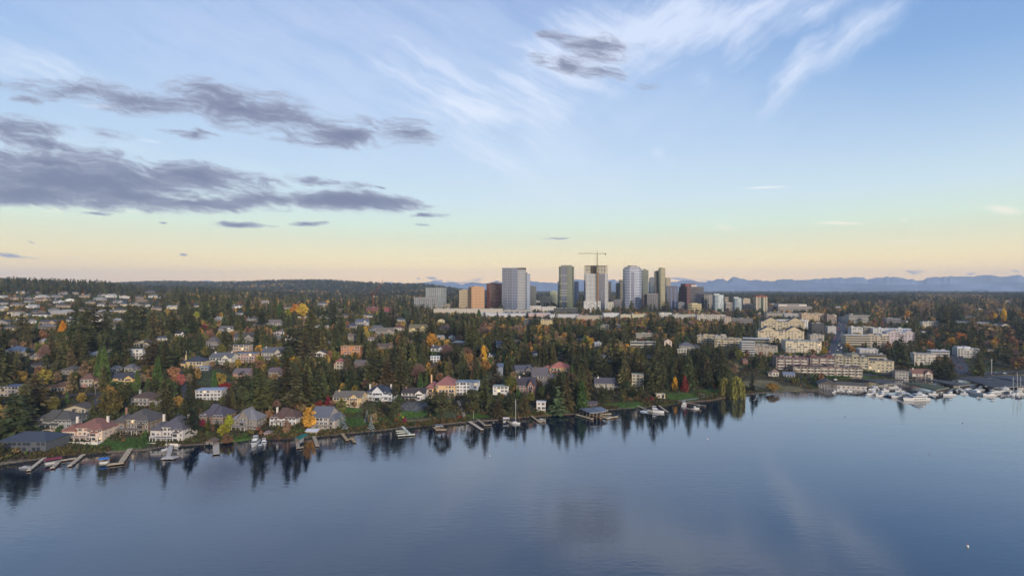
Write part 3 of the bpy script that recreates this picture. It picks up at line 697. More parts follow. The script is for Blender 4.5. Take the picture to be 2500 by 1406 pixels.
# ------------------------------------------------------------------ houses near the shore and on the slope (photo columns, ridge row, base row)
HS = [
 (-6,112,1052,1102,'h','#55585c','#434a56','dark slate roofed low house at the lake edge on the far left','n',14,0),
 (77,172,998,1045,'B','#8d8b8a','#55534f','grey shingled house with small arched dormer behind the pink roofed mansion','dt',13,.05),
 (150,250,1021,1075,'M','#cbb09a','#7f5a50','pink roofed cream mansion with two chimneys and curved balcony by the lake','cckwt',13,0),
 (272,364,999,1057,'M','#7d6a56','#565250','brown timber house with grey roofs and long deck right of the pink roofed mansion','ckr',13,-.05),
 (363,449,1016,1078,'M','#bcb2aa','#57545a','pale grey three storey house with tall bay windows beside the lake lawn','ccwkt',13,-.1),
 (196,241,909,945,'h','#a8967c','#6a5149','tan stucco house with brown garage door left of the pointed cedars','gr',11,.1),
 (263,329,911,938,'L','#c9a76a','#4a4a50','yellow house with dark roof behind a tall hedge','',11,0),
 (316,378,955,990,'h','#a09c96','#5a4a42','grey house with brown hipped tower roof below the clipped hedge','ck',11,-.15),
 (107,160,931,957,'h','#a38863','#6b4f3f','low brown hip roofed bungalow with a row of small windows','',11,0),
 (-8,46,943,968,'f','#a89a8c','#6a7180','pale flat roofed house with arches at the left edge','n',11,0),
 (15,61,844,869,'h','#8c8474','#667082','grey blue roofed house with big front windows high on the left slope','kc',10,.1),
 (140,180,892,915,'h','#6b5f55','#57524d','dim brown house half hidden uphill of the hip roofed bungalow','',9,0),
 (158,206,985,1009,'F','#a89c84','#5f564e','small cream gabled garage behind the grey shingled house','',10,.2),
 (316,346,853,876,'f','#c9c4bc','#b8b6b2','white two storey house with stacked balconies among dark firs','k',8,.25),
 (328,366,829,848,'F','#9a927c','#5e5a52','beige gabled house just above the white balconied house','',9,.2),
 (303,333,888,909,'h','#84807a','#66666c','small grey house with hipped roof uphill of the yellow house','',8,0),
 (265,285,893,908,'F','#cfcbc4','#7a7672','little white gabled house right of the pointed cedars','',7,0),
 (439,494,869,900,'h','#c0a878','#3f434e','yellow house with dark roof and three bays of glass on the slope','c',10,0),
 (508,563,861,890,'L','#c4bdaa','#626468','cream house with many framed windows and twin white chimneys','ccwk',11,-.05),
 (573,622,862,886,'f','#a98572','#6d7686','tan flat roofed house with a white framed bay at its right end','k',10,-.05),
 (557,608,841,863,'f','#b39c84','#44464e','dark roofed house with a row of square bays above the tan flat roofed house','',9,0),
 (570,617,813,837,'L','#8a8378','#4c4a4a','dark tudor house with two white trimmed gables','w',9,.1),
 (503,540,821,851,'h','#7e766e','#5e5856','tall brownish grey house with hipped roof among trees','',10,.1),
 (426,451,808,823,'L','#d4d0ca','#34383c','small white gabled cottage with dark roof left of a pointed cedar','',7,.1),
 (531,568,796,813,'L','#cdc8bd','#6a6662','white gabled house half behind dark trees on the upper slope','',8,-.1),
 (636,691,848,879,'L','#a9a294','#5a5c62','grey house with a tall chimney either side of a dark fir','ck',10,0),
 (642,683,780,797,'g','#9c948a','#706662','long brown grey roofed house high in the central trees','',9,0),
 (667,693,803,819,'h','#d0ccc8','#6c5c58','white two storey house glimpsed between central firs','',8,0),
 (723,760,856,875,'F','#84736a','#6e6e70','brick gabled house behind a small blue spruce','',8,0),
 (765,796,855,871,'F','#cec8bc','#54504c','cream gabled house with dark porch near the centre slope','',8,0),
 (569,624,899,925,'g','#a67a6a','#6e6264','long pinkish brick house with low brown roof above the crimson maple','',10,.05),
 (655,688,897,920,'g','#927c68','#665a5c','brown roofed house to the right of the long brick house','',9,0),
 (478,539,952,976,'f','#b9b3ae','#9aa2b0','white modern flat roofed house with big grey glass front','',12,.1),
 (484,547,984,1035,'B','#7a6353','#54505a','brown shingled house with a raised blue grey gable roof','dw',12,-.1),
 (561,625,994,1049,'T','#80766c','#7d7b7e','house with steep grey pavilion roof and open lower deck','k',11,-.05),
 (657,724,993,1038,'B','#cdc6bd','#5d4a44','white house with dark brown roof and long balcony facing the lake','ckw',11,-.1),
 (757,817,992,1047,'g','#a49a8e','#63656e','tall house with one big plain grey roof right of the golden tree','kt',14,-.1),
 (644,659,1050,1064,'h','#a98a84','#7c6e6c','tiny pink garden shed at the water edge',"n",4,0),
 (809,881,955,988,'L','#c2a97e','#6d675f','yellow cream bungalow with brown roof and central gable','ct',11,-.1),
 (885,957,937,979,'T','#c6c6c8','#3c4350','white mansion with dark slate roof, arched gable window and wide balcony','ccwkdd',13,-.1),
 (978,1037,947,975,'L','#d3ccc2','#46413f','white cottage with dark roof and brick chimney left of the peach villa','cr',10,-.1),
 (1039,1111,917,968,'h','#d0a876','#8d5f5a','peach villa with red hipped roof and arched ground floor','kct',15,-.08),
 (1112,1166,933,965,'f','#cbc6c4','#8a9298','white flat roofed modern house right of the peach villa','n',13,-.1),
 (814,838,873,906,'h','#bfa988','#8a5650','narrow cream tower house with red hipped roof','',8,-.05),
 (865,904,879,898,'g','#8f5f4a','#746a64','long rust brown house with a low grey roof','k',9,0),
 (831,880,845,870,'f','#c07e50','#b98a5a','unfinished orange plywood house frame with dark openings','n',10,-.1),
 (1051,1073,870,883,'f','#d8d8d8','#e0e0e0','little white flat roofed house with green windows uphill of the villa','',6,0),
 (1203,1241,943,965,'f','#cdc8bd','#9aa096','low white round cornered house left of the tudor house','',9,-.1),
 (1260,1306,921,966,'L','#8d6a5e','#474248','tudor house with white window frames and twin front gables','cw',12,-.12),
 (1298,1353,897,942,'g','#6f6257','#645e60','large grey brown shingle house with three chimneys and dormers','cccddk',13,-.15),
 (1326,1390,883,915,'h','#d0aa68','#a8685a','yellow villa with terracotta roof behind the shingle house','kt',13,-.1),
 (1259,1300,892,916,'L','#70685e','#54545e','dark grey roofed gabled house left of the shingle house','',10,.2),
 (1452,1521,922,951,'g','#9d927e','#57545a','long grey beige modern house with glass front and pale deck','ckw',11,-.15),
 (1543,1571,914,950,'f','#cabb9a','#b8ac90','slim cream three storey tower house with arched base','kt',9,-.2),
 (1310,1332,981,1001,'f','#cfc8be','#d2ccc2','small white cabana with roof balustrade and stone terrace','t',6,-.1),
 (1427,1458,979,992,'g','#4c4038','#565056','dark wooden boathouse shed by the shore','n',6,-.1),
 (1603,1624,962,972,'f','#cdb893','#cbbd9d','small cream pool house beside the lake lawn','n',5,0),
 (1204,1216,929,941,'F','#cfcabc','#8f8a80','tiny white gabled garage uphill of the round cornered house','n',5,0),
 (1212,1228,888,916,'s','#7b8494','#5f6878','tall blue grey house glimpsed between firs','n',8,0),
 (1878,1901,901,919,'h','#c9bfae','#8a7468','little white cottage with pinkish roof below the brown terraces','',7,-.2),
 (1914,1940,908,921,'g','#8890a0','#6c7688','blue grey roofed cottage beside the golden shrubs','n',7,-.2),
 (1622,1640,827,846,'F','#d0b8a4','#8c7c70','cream and pink gabled house on the wooded rise','',7,-.2),
 (1660,1708,835,856,'h','#9a9484','#606068','sprawling grey roofed house with cream gables behind tall firs','',11,-.2),
 (1655,1676,853,866,'f','#cbbd98','#c8c0a8','cream flat roofed house above the dark fir wood','n',8,-.2),
 (1813,1826,874,890,'h','#7c4c3c','#6c5450','small red brown pavilion in the dark firs','n',5,0),
 (2000,2041,926,951,'F','#5c544e','#5a5652','dark shingled gabled boathouse left of the marina','n',12,-.35),
 (2188,2216,906,927,'f','#9c948a','#7c6c60','plain grey box building with brown roof in the marina car park','n',9,-.3),
 (2232,2276,901,926,'L','#bdb1a0','#78584e','brown roofed white yacht club house by the car park','ck',9,-.2),
 (846,869,786,808,'h','#6f5a54','#3f4152','dark navy roofed brick house left of centre','',9,.2),
 (868,898,779,797,'L','#b0aca4','#565c6c','blue grey roofed house with white gable end','',9,.1),
 (900,931,794,812,'g','#a8a498','#5e5e60','grey roofed house with many small gables','',9,-.1),
 (917,960,800,821,'L','#978c7c','#6f6860','long brown roofed house with two gables on the ridge','',9,.1),
 (963,985,792,809,'h','#c4b8a2','#5a3a3e','cream house with dark red roof','',8,0),
 (998,1043,792,813,'L','#b5a468','#6c6450','yellow gabled house with white bargeboards','w',9,0),
 (848,866,815,835,'L','#9a8e80','#72665e','narrow brownish house with pale gable','',7,0),
 (898,913,823,834,'g','#c9c2b6','#7a6e66','low white garage house','n',6,0),
 (1096,1112,817,831,'F','#a4aab8','#5a6270','small blue grey house beside the round golden tree','n',6,.2),
 (1069,1085,778,790,'F','#c8b888','#7c7468','little cream gabled house near the beige mall wall','n',6,0),
 (1212,1227,832,853,'g','#6c7888','#565e6c','slate blue three storey house among orange trees','n',7,.1),
 (1299,1312,856,871,'h','#9ca2aa','#2f3454','grey house with dark navy roof','n',6,0),
 (1486,1508,882,892,'f','#a8a498','#b4aea6','pale low flat roof behind the fir tops','n',7,0),
 (480,508,895,905,'f','#777b88','#8a90a0','small pale roofed garage behind the salmon pink maple','n',7,.2),
]
for (x0, x1, yt, yb, st, wc, rc, lab, op, dp, yw) in HS:
    kw = {}
    if 'dark slate roofed' in lab: kw = dict(frame='#4c525c')
    if 'shed' in lab or 'pool house' in lab or 'pavilion' in lab: kw = dict(cat='shed', name='garden_shed')
    if 'boathouse' in lab: kw = dict(cat='boathouse', name='boathouse')
    if 'garage' in lab and 'door' not in lab: kw = dict(cat='garage', name='garage')
    house(x0, x1, yt, yb, st, wc, rc, lab, depth=dp, yaw=yw, opts=op, small=(x1 - x0) < 20, **kw)

# ------------------------------------------------------------------ apartment and commercial blocks
BS = [
 (1703,1772,820,846,'#b09a6c','#a79c8c','long tan apartment block with white roof edge above the firs',-14,14,'balc',''),
 (1745,1809,827,856,'#a99363','#a8a090','nearer tan apartment block overlapping the long one',-14,14,'balc',''),
 (1816,1877,827,846,'#8c8868','#c4c6cc','olive block under one bright white sloping roof',-20,14,'band',''),
 (1808,1842,835,869,'#b4b0a8','#b9b7b2','white stepped terrace building with banded floors',-12,12,'band',''),
 (1838,1896,845,869,'#a0907a','#8e8274','tan stepped terrace building right of the white one',-15,12,'win',''),
 (1912,2001,833,861,'#c9b48c','#8f918e','broad cream apartment block with grey flat roof and square windows',-8,18,'win',''),
 (1915,1945,853,862,'#b8a68a','#a09a88','small cream annex below the broad cream block',-8,8,'win',''),
 (1889,1968,874,902,'#8d7468','#6e4c48','brown roofed terrace apartments with white balconies on the left',-8,16,'balc','pp'),
 (1970,2034,873,905,'#8d7468','#6e4c48','brown roofed terrace apartments with white balconies on the right',-8,16,'balc','pp'),
 (1936,2094,896,917,'#95806c','#60504f','long low dark roofed terrace apartments at the shore road',-6,14,'balc',''),
 (2023,2113,871,903,'#b0a070','#7a746a','cream and olive stepped apartment block running down to the marina',-22,18,'balc',''),
 (2068,2156,866,886,'#b2a274','#746e66','cream apartment block behind with a square stair tower',-18,16,'band','p'),
 (2112,2177,881,909,'#bba77c','#6b665f','cream four storey block above the marina parking',-14,16,'win',''),
 (2094,2140,853,869,'#bab2a6','#c8c8ca','white three storey block with flat white roof',-14,14,'win',''),
 (2228,2280,865,894,'#c3b69c','#a29c92','cream four storey block standing alone with rounded corner',-20,16,'win',''),
 (2268,2313,857,875,'#b3aca4','#c2c6cc','pale stepped roof block half hidden by firs',-16,14,'band',''),
 (2331,2383,851,873,'#b2b0ac','#c4c4c2','white three storey block with balconies on the right',-12,14,'balc',''),
 (1848,1958,808,836,'#c4ae80','#5e5c66','nearer cream block with twin gables and grey roofs',-8,16,'win','Gp'),
 (1857,1960,785,808,'#bba677','#5e5c66','farther cream block with twin gables and tall bays',-8,16,'win','G'),
 (1895,1969,781,803,'#cbc8c2','#c9c6c0','white frame block with big square openings',-8,14,'win',''),
 (1953,2009,766,787,'#c09a6e','#b7a48a','peach and cream six storey block',-10,20,'win','p'),
 (2014,2041,769,790,'#8c7466','#8a8078','brown brick block left of the long road',-10,16,'win','p'),
 (2067,2121,769,790,'#b2aa98','#6f6a64','pale office block with long window bands right of the road',-8,20,'band','p'),
 (2058,2120,819,847,'#b8a680','#c0b8a8','cream mixed use block beside the road junction',-10,18,'band',''),
 (2112,2166,820,847,'#a88f70','#b6ae9e','tan balcony block in the middle of the white complex',-10,18,'balc',''),
 (2160,2228,812,845,'#b7a2a4','#c0bcb8','mauve and white block with three arched roof gables',-16,20,'win','G'),
 (2072,2104,800,820,'#c0bbb0','#cbc8c2','white topped block at the back left of the complex',-10,16,'win','p'),
 (2104,2132,799,819,'#b9a888','#cbbfa0','cream block with dark glass at the back of the complex',-10,16,'band',''),
 (2130,2222,803,822,'#b6b2ae','#cfccc8','long white roofed block at the back right of the complex',-10,16,'win','pp'),
 (1975,2010,790,819,'#57524e','#6a665e','dark concrete frame block under construction by the road',-10,18,'band',''),
 (1974,2010,818,838,'#a89c88','#9a9284','beige base building in front of the concrete frame block',-10,12,'win',''),
 (2250,2293,786,801,'#bdb08e','#c9c5bb','cream block with white roof among the right hand trees',-12,12,'win',''),
 (2160,2196,778,790,'#8c8078','#b8b4ac','low brown block with pale roof edges',-8,14,'band',''),
 (1552,1594,815,829,'#c0b493','#b8b09a','cream hillside block with rows of windows',-6,12,'band',''),
 (1538,1571,835,849,'#b5ab92','#aaa69a','left one of two low grey cream blocks in the trees',-8,10,'band',''),
 (1570,1600,835,848,'#b0a790','#aaa69a','right one of two low grey cream blocks in the trees',-8,10,'band',''),
 (1462,1487,794,808,'#b9a98c','#b9b3a6','low cream flat roofed block behind a dark cedar',0,12,'win',''),
 (1499,1515,793,806,'#bfae88','#b9b3a6','little cream flat roofed block with a chimney',0,10,'win','p'),
 (1449,1468,837,848,'#a9abac','#b9babc','small pale grey block between orange trees',0,10,'win',''),
 (1278,1316,781,798,'#6e6a5e','#66665c','dark flat roofed block below the white mall roofs',0,14,'band',''),
 (1317,1351,781,799,'#c6a860','#7a766e','yellow walled block with dark flat roof below the mall',6,14,'win',''),
 (1120,1182,742,753,'#b9a98e','#c0b79f','low cream block in front of the tan towers',0,14,'win',''),
 (1608,1640,764,776,'#b6b2a4','#c0beb4','white flat roofed block below the twin glass towers',-4,14,'win',''),
 (1640,1700,768,780,'#a9a594','#b8b4a8','long pale block below the dark towers',-4,14,'win','p'),
 (1700,1770,769,784,'#b2a58e','#b9b2a4','cream and white long block below the speckled tower',-4,14,'win','p'),
 (1766,1784,774,796,'#b59a7c','#a89a88','tan block at the end of the cream long block',-10,14,'win',''),
 (1868,1909,763,777,'#b9ac8e','#8a8884','olive beige block with window bays below the banded office',-6,16,'band',''),
 (1910,1960,766,775,'#9a968e','#c2c0bc','low pale roofs right below the banded office',-6,20,'plain',''),
 (1780,1836,778,790,'#8f8578','#9a8f86','low brown shop row below the speckled towers',-4,14,'band',''),
 (2016,2040,797,815,'#a8a098','#b0aaa2','grey shop building with white sign at the junction',-10,12,'plain',''),
]
for (x0, x1, yt, yb, wc, rc, lab, yw, dp, kd, op) in BS:
    block(x0, x1, yt, yb, wc, rc, lab, yaw=yw, depth=dp, kind=kd, opts=op)

MALL = [  # low shopping centre volumes: x0, x1, top row, base row, colour, roof, label
 (1058,1228,754,768,'#b3a48e','#b2a48e','long beige windowless mall wall behind the firs',22),
 (1228,1300,757,764,'#9c968c','#a49c90','grey mall car deck under the tallest grey tower',26),
 (1165,1290,766,774,'#b5b3b0','#c6c8cc','bright white low mall roof, left',26),
 (1288,1345,765,776,'#b9958c','#b9b4b4','pinkish mall building with pale barrel roof',26),
 (1340,1415,768,779,'#b0aca6','#b4b0ac','flat pale mall roof beyond a dark cedar',26),
 (1405,1470,771,783,'#a8957a','#a4a096','ochre store front with grey roof below the construction tower',20),
 (1470,1512,765,778,'#b8b6b2','#c2c0bc','white low store with dark openings below the banded tower',20),
 (1281,1322,747,760,'#bdb3a6','#c2b8aa','white theatre like mall block with a red sign',20),
 (1322,1358,749,763,'#b5ab9d','#b8b0a4','plain beige mall block left of the green glass tower',20),
 (1160,1214,744,757,'#a86f50','#c4beb2','brick red mall store with white roof',24),
 (1512,1540,768,779,'#b9a57e','#a8a294','small cream store under the banded tower',14),
 (1540,1578,767,779,'#b5a67c','#a29c8a','yellow store with open portals under the banded tower',14),
]
for (x0, x1, yt, yb, wc, rc, lab, dp) in MALL:
    r_, W, D, h = block(x0, x1, yt, yb, wc, rc, lab, depth=dp, kind='plain', opts='p' if (x1 - x0) > 60 else '', cat='shop building', name='shop_building')
    k = MB(); n = max(2, int(W / 14))
    for i in range(n): a = -W/2 + (i + .3) * W / n; k.box(a, a + W / n * .35, -.07, .05, .3, min(3.2, h * .5))
    k.build('shop_front', GLASS(), r_)
    if 'red sign' in lab:
        k = MB(); k.add([(-16, -.1, 5.5), (-10, -.1, 8.6), (-2, -.1, 9), (-2, -.1, 8.4), (-9.5, -.1, 7.6), (-15, -.1, 5.3)], [(0, 1, 4, 5), (1, 2, 3, 4)]); k.build('sign', mat('red_sign', '#b04038', .6), r_)

# ------------------------------------------------------------------ downtown towers
T = tower
T(1012,1068,727,1480,-8,.35,'#9a9892','#4a5158','low grey slab tower with white left end, leftmost of downtown',fh=3.4,frac=.6,top=(.8,.7),roofc='#b4aca4',piers=5,pierc='#a2a09c')
T(1040,1089,703,1560,-14,.5,'#a8aaa4','#4c565c','taller grey green tower with thin overhanging roof behind the low slab',fh=3.3,frac=.62,top=(1.6,.8),roofc='#a9a59c',piers=6,pierc='#a9aba6')
T(1066,1083,736,1500,-6,.6,'#a6a6a0','#59626a','small white block right of the grey green tower',pent=False)
T(1083,1100,741,1520,-6,.6,'#a89e88','#5c5a50','small cream block left of the tan towers',pent=False,fh=3.2)
T(1122,1147,709,1500,0,.6,'#ad9c7e','#6a5f50','left tan tower with close vertical ribs',piers=3,pierc='#b3a080',pw=1.1)
T(1144,1182,701,1480,22,.8,'#b98f66','#6e5340','right tan tower with pale left face and notched top',piers=4,pierc='#bd9a72',pw=1.4,frac=.4)
T(1181,1189,708,1600,0,.8,'#b4b4b0','#303840','slim white and dark block between tan and brick towers',pent=False)
T(1187,1227,693,1520,8,.7,'#96583c','#33221c','reddish brown brick tower with dark window bands and cut corners',frac=.42,chamf=.14,fh=3.8)
# tall grey tower: three masses
r_, w, d, h = T(1226,1266,655,1440,-6,.8,'#74777e','#3e4a62','tallest grey tower of three joined masses with blue glass and white mullions',frac=.66,fh=3.9,piers=12,pierc='#8d939e',pw=.6,top=(.3,1.2),roofc='#8e9092',name='office_tower')
wm = mat('tower_wall', '#a19e9a', .7, vary=.06, scale=.08); gm = mat('tower_glass', '#6b747c', .15, vary=.25, scale=.06, spec=.9, ior=1.8)
k = F / 1440
stack(r_, [(w/2 + .1, 3), (w/2 + 20, 3), (w/2 + 20, 26), (w/2 + .1, 26)], -6, h - 3.5, 4, wm, gm, .5)
q = MB(); q.box(w/2 + .1, w/2 + 20.4, 2.6, 26.3, h - 3.5, h + 1.5); q.build('roof_crown', mat('dark_crown', '#54544f', .7), r_)
stack(r_, [(w/2 + 20.1, 5), (w/2 + 24, 5), (w/2 + 24, 26), (w/2 + 20.1, 26)], -6, h - 10, 4, mat('tower_wall', '#5b6068', .6), gm, .5)
stack(r_, [(w/2 + 24.1, 4), (w/2 + 31, 4), (w/2 + 31, 26), (w/2 + 24.1, 26)], -6, h - 14, 4, mat('tower_wall', '#a0a3a6', .6), mat('tower_glass', '#7488a2', .12, vary=.25, scale=.06, spec=.9, ior=1.8), .6)
PROT.append((1264, 1290, 668, 760, 1440))
T(1287,1309,700,1600,0,.8,'#4c4f4c','#3a4342','dark grey green tower behind the tallest grey tower',frac=.7,fh=4,roofc='#6c665e')
T(1318,1345,724,1650,-8,.7,'#b0a489','#8a826e','cream mid rise with blank grey side',frac=.4)
T(1343,1362,712,1800,-8,.7,'#a8aa8a','#6f7462','distant pale olive mid rise',frac=.4)
T(1361,1413,688,1640,0,.6,'#2c3850','#34425c','dark blue glass tower hidden behind the green glass tower',frac=.8,fh=4,roofc='#6a7888')
r_, w, d, h = T(1364,1402,651,1500,-10,.75,'#6c705c','#4d5748','green glass tower with dark blue strip and pale balcony lines',frac=.72,fh=3.3,chamf=.12,top=(.2,.6),roofc='#7c7c70')
q = MB(); q.box(-w * .28, w * .02, -.9, 1, -4, h - 3); q.build('glass_strip', mat('blue_strip_glass', '#33405c', .1, vary=.2, scale=.06, spec=.9, ior=1.8), r_)
q = MB(); q.box(-w * .35, w * .35, 3, d - 3, h + .6, h + 4); q.build('roof_crown', mat('crown_metal', '#7b7b70', .6), r_)
for f in (.22, .36, .42, .47, .62, .8): q = MB(); q.box(-w * .45, w * .1, -1.3, 1, h * f, h * f + .8); q.build('balcony_line', mat('pale_trim', '#b5b894', .6), r_)
block(1352,1410,753,766,'#5c5c56','#77746a','dark podium under the green glass tower',depth=24,kind='band',cat='podium',name='podium_building')
# tower under construction
r_, w, d, h = T(1426,1484,668,1460,0,.7,'#b3b1ab','#3b4250','white ribbed tower under construction with bare concrete floors on top',frac=.6,fh=3.4,piers=3.4,pierc='#c2c1bc',pw=1.1,pent=False,name='unfinished_tower',faces=[0])
q = MB(); q.box(w * .08, w * .36, -.75, 1, -4, h + .1); q.build('glass_strip', mat('grey_blue_glass', '#333d50', .12, vary=.2, scale=.1, spec=.9, ior=1.8), r_)
cm = mat('bare_concrete', '#8a7b62', .9)
for i in range(6):
    z = h + i * 3.5; q = MB(); e = .8 if i % 2 else 0; q.box(-w/2 - e, w/2 + e, -e, d, z + 2.9, z + 3.3); q.build('floor_slab', cm, r_)
    for cxn in range(8):
        xx = -w/2 + 2 + cxn * (w - 4) / 7
        for yy in (1.5, d - 2): q = MB(); q.box(xx - .35, xx + .35, yy - .35, yy + .35, z, z + 2.9); q.build('column', cm, r_)
q = MB(); q.box(-w * .22, w * .02, d * .35, d * .6, h, h + 21); q.build('core', mat('core_concrete', '#8a7866', .9), r_)
q = MB(); q.box(w * .0, w * .07, -2.6, -.9, -4, h + 3)
for i in range(30): q.box(-.1, w * .07 + .1, -2.8, -2.6, i * 4.2, i * 4.2 + .5)
q.build('hoist', mat('orange_hoist', '#93694c', .7), r_)
PROT.append((1426, 1484, 645, 735, 1460))
block(1424,1466,735,763,'#b9b6b0','#b5b1a8','white gridded podium of the construction tower',depth=14,kind='win',glass=0,cat='podium',name='podium_building')
block(1466,1498,737,762,'#b8b199','#a9a490','cream gridded podium with square openings',depth=14,kind='win',cat='podium',name='podium_building')
block(1474,1499,730,739,'#3a2e2c','#b0603c','dark open box with orange frame on the podium',depth=10,kind='plain',cat='site building',name='site_building')
T(1484,1492,688,1560,0,.8,'#77756e','#55564f','slim grey tower right of the construction tower',pent=False)
T(1497,1520,731,1500,0,.5,'#787678','#2f333e','low dark block with thin pale bands',frac=.65,pent=False)
T(1504,1513,691,1580,0,.9,'#8b8575','#4b4a44','brown ribbed tower, lower half of a stepped pair',piers=4,pierc='#9c9480',pent=False)
T(1511,1522,683,1590,0,.9,'#8f897a','#4f4e48','brown ribbed tower, taller half of a stepped pair',piers=4,pierc='#9c9480',pent=False)
# banded tower
r_, w, d, h = T(1518,1569,655,1480,6,.85,'#adb2be','#4a5468','big banded white and blue office tower with stepped octagonal crown',frac=.5,fh=4.1,chamf=.22,pent=False)
wm = mat('tower_wall', '#9a9690', .7); gm = mat('tower_glass', '#4a5468', .15, vary=.25, scale=.06, spec=.9, ior=1.8)
p2 = [(a * .82, (b_ - d/2) * .82 + d/2) for a, b_ in poly_rect(w, d, .22 * w)]; stack(r_, p2, h, h + 4.2, 4.2, wm, gm, .4, body='crown')
p3 = [(a * .5, (b_ - d/2) * .6 + d/2) for a, b_ in poly_rect(w, d, .22 * w)]; stack(r_, p3, h + 4.2, h + 8, 4.2, wm, gm, .3, body='crown')
q = MB(); q.box(-w * .2, -w * .02, -.7, 1, -4, h - 10); q.build('glass_strip', mat('slate_glass', '#45506a', .12, vary=.2, scale=.06, spec=.9, ior=1.8), r_)
PROT.append((1518, 1569, 648, 765, 1480))
r_, w, d, h = T(1566,1583,660,1600,0,.9,'#7c8070','#5a6258','olive green tower stepping down behind the banded tower',fh=3.3)
T(1571,1576,656,1620,0,1.2,'#8a8a78','#666a5c','narrow olive shaft beside the banded tower',fh=3.3,pent=False)
T(1569,1581,719,1450,0,.6,'#2e2c30','#20242c','black block with pink steel grid',piers=4,pierc='#b08078',pw=.5,pent=False,frac=.8,fh=5.6)
T(1580,1606,718,1430,-10,.7,'#6c6a6a','#3a3a40','grey block with white vertical ribs and flat cap',piers=4.5,pierc='#8b8888',pw=.6,pent=False,frac=.75,top=(.7,.7),roofc='#b0aaaa')
T(1585,1600,679,1600,0,.8,'#52606a','#42525c','teal grey tower left of the twin glass towers',fh=3.3)
T(1597,1613,663,1520,0,.8,'#867f66','#4e5348','left and lower of the twin yellow green glass towers',fh=3.2,frac=.7)
T(1607,1625,655,1500,10,.9,'#a39a74','#6f6c54','right and taller of the twin yellow green glass towers',fh=3.2,frac=.62,chamf=.15)
T(1624,1637,679,1640,0,.9,'#a89a80','#6c6452','tan tower stepping down behind the twin towers',fh=3.4)
r_, w, d, h = T(1626,1654,699,1500,-8,.7,'#27304a','#2c3854','dark navy glass tower with pale vertical strips',frac=.85,pent=False,top=(.2,.6),roofc='#2b3140')
for a in (-.12, .22): q = MB(); q.box(w * a, w * a + 2.4, -.6, 1, -4, h - 4); q.build('glass_strip', mat('pale_strip_glass', '#62708c', .12, vary=.1, spec=.9), r_)
r_, w, d, h = T(1659,1717,700,1480,14,.8,'#2c2a34','#222634','dark office tower with red brown left face',frac=.75,fh=4,pent=False)
q = MB(); q.box(-w * .5, w * .1, d * .2, d * .8, h, h + 8); q.build('crown', mat('red_stone', '#70443c', .7), r_)
q = MB(); q.box(-w * .2, w * .15, d * .1, d * .18, h + .1, h + 5); q.build('crown_panel', mat('pale_panel', '#b3aaa2', .7), r_)
for i in range(16): q = MB(); q.box(-w/2 - .5, -w * .5 + .1, -.3, d, 4 + i * 4, 5.6 + i * 4); q.build('stone_band', mat('red_stone', '#70443c', .7), r_)
for i in range(16): q = MB(); q.box(-w/2 - .5, -w * .28, -.5, -.05, 4 + i * 4, 5.6 + i * 4); q.build('stone_band', mat('red_stone', '#70443c', .7), r_)
T(1653,1671,739,1440,0,.7,'#6c6c70','#4c4e54','small grey block in front of the dark red faced tower',pent=True,fh=3.4)
T(1677,1714,743,1410,-4,.8,'#c4b284','#4c4a44','cream banded octagonal low office block',frac=.42,chamf=.22,fh=3.6,roofc='#c4b690')
T(1704,1720,728,1560,0,.8,'#8c8478','#6a645c','plain brown block behind the cream banded block',pent=False,frac=.3)
T(1716,1738,719,1500,0,.7,'#a09a90','#4a4642','pale gridded tower with large brown windows',piers=6,pierc='#a8a298',pw=.9,frac=.7,fh=5.5,pent=False)
def speckled(x0, x1, yt, Y, lab, wc='#b5bdbd', gc='#4c5c60'):
    r_, w, d, h = T(x0, x1, yt, Y, 18, .8, wc, gc, lab, frac=.45, fh=3.2, chamf=.2, pent=False)
    rs = random.Random(x0); me = None; b_ = MB(); b_.box(0, 1.6, -.35, .1, 0, 2.2); me = b_.mesh('balcony', mat('balcony_white', '#c2c8c6', .6))
    for i in range(88):
        xx = -w * .3 + rs.random() * w * .56; o = link('balcony', me, r_, (xx, -.1, 3 + int(rs.random() * h / 3.2 * .95) * 3.2))
    q = MB(); q.prism([(-w * .5, d * .5), (-w * .1, 0), (w * .1, d * .6)], h, h + 3, None); q.build('roof_fin', mat('white_fin', '#c8c8c4', .6), r_)
    return r_
speckled(1737,1769,720,1440,'larger curved white speckled apartment tower')
speckled(1787,1812,728,1440,'smaller curved speckled apartment tower with sloping white top','#a4acae')
T(1767,1778,725,1560,0,.8,'#a89c8a','#5f5a52','far brown block behind the larger speckled tower',pent=False)
T(1768,1788,740,1500,0,.8,'#a39a8e','#5a5650','grey beige mid rise between the speckled towers',fh=3.2)
T(1769,1788,762,1420,0,.7,'#8a6c60','#4c3c3a','low brown banded block between the speckled towers',pent=False,fh=3.2)
T(1811,1831,730,1560,-6,.8,'#aa9c88','#7c705f','tan block with pale left edge right of the smaller speckled tower',frac=.3)
T(1813,1839,744,1480,-6,.8,'#a1968a','#5f574e','lower beige banded block in front of the tan block',fh=3.4,frac=.4)
T(1811,1821,762,1400,0,.8,'#4c2c2c','#30201f','narrow dark red block by the smaller speckled tower',pent=False)
r_, w, d, h = T(1840,1872,725,1430,-6,.7,'#b3a890','#4a4a44','white balcony tower with green glass centre and red crown',frac=.5,fh=3.1,pent=False)
q = MB(); q.box(-w * .1, w * .12, -.8, 1, -4, h); q.build('glass_strip', mat('green_strip_glass', '#35463e', .12, vary=.2, scale=.1, spec=.9), r_)
for a in (-.42, -.14, .2, .44): q = MB(); q.box(w * a - 1.2, w * a + 1.2, -1.6, -.2, 0, h); q.build('balcony_stack', mat('balcony_white', '#b8ac94', .6), r_)
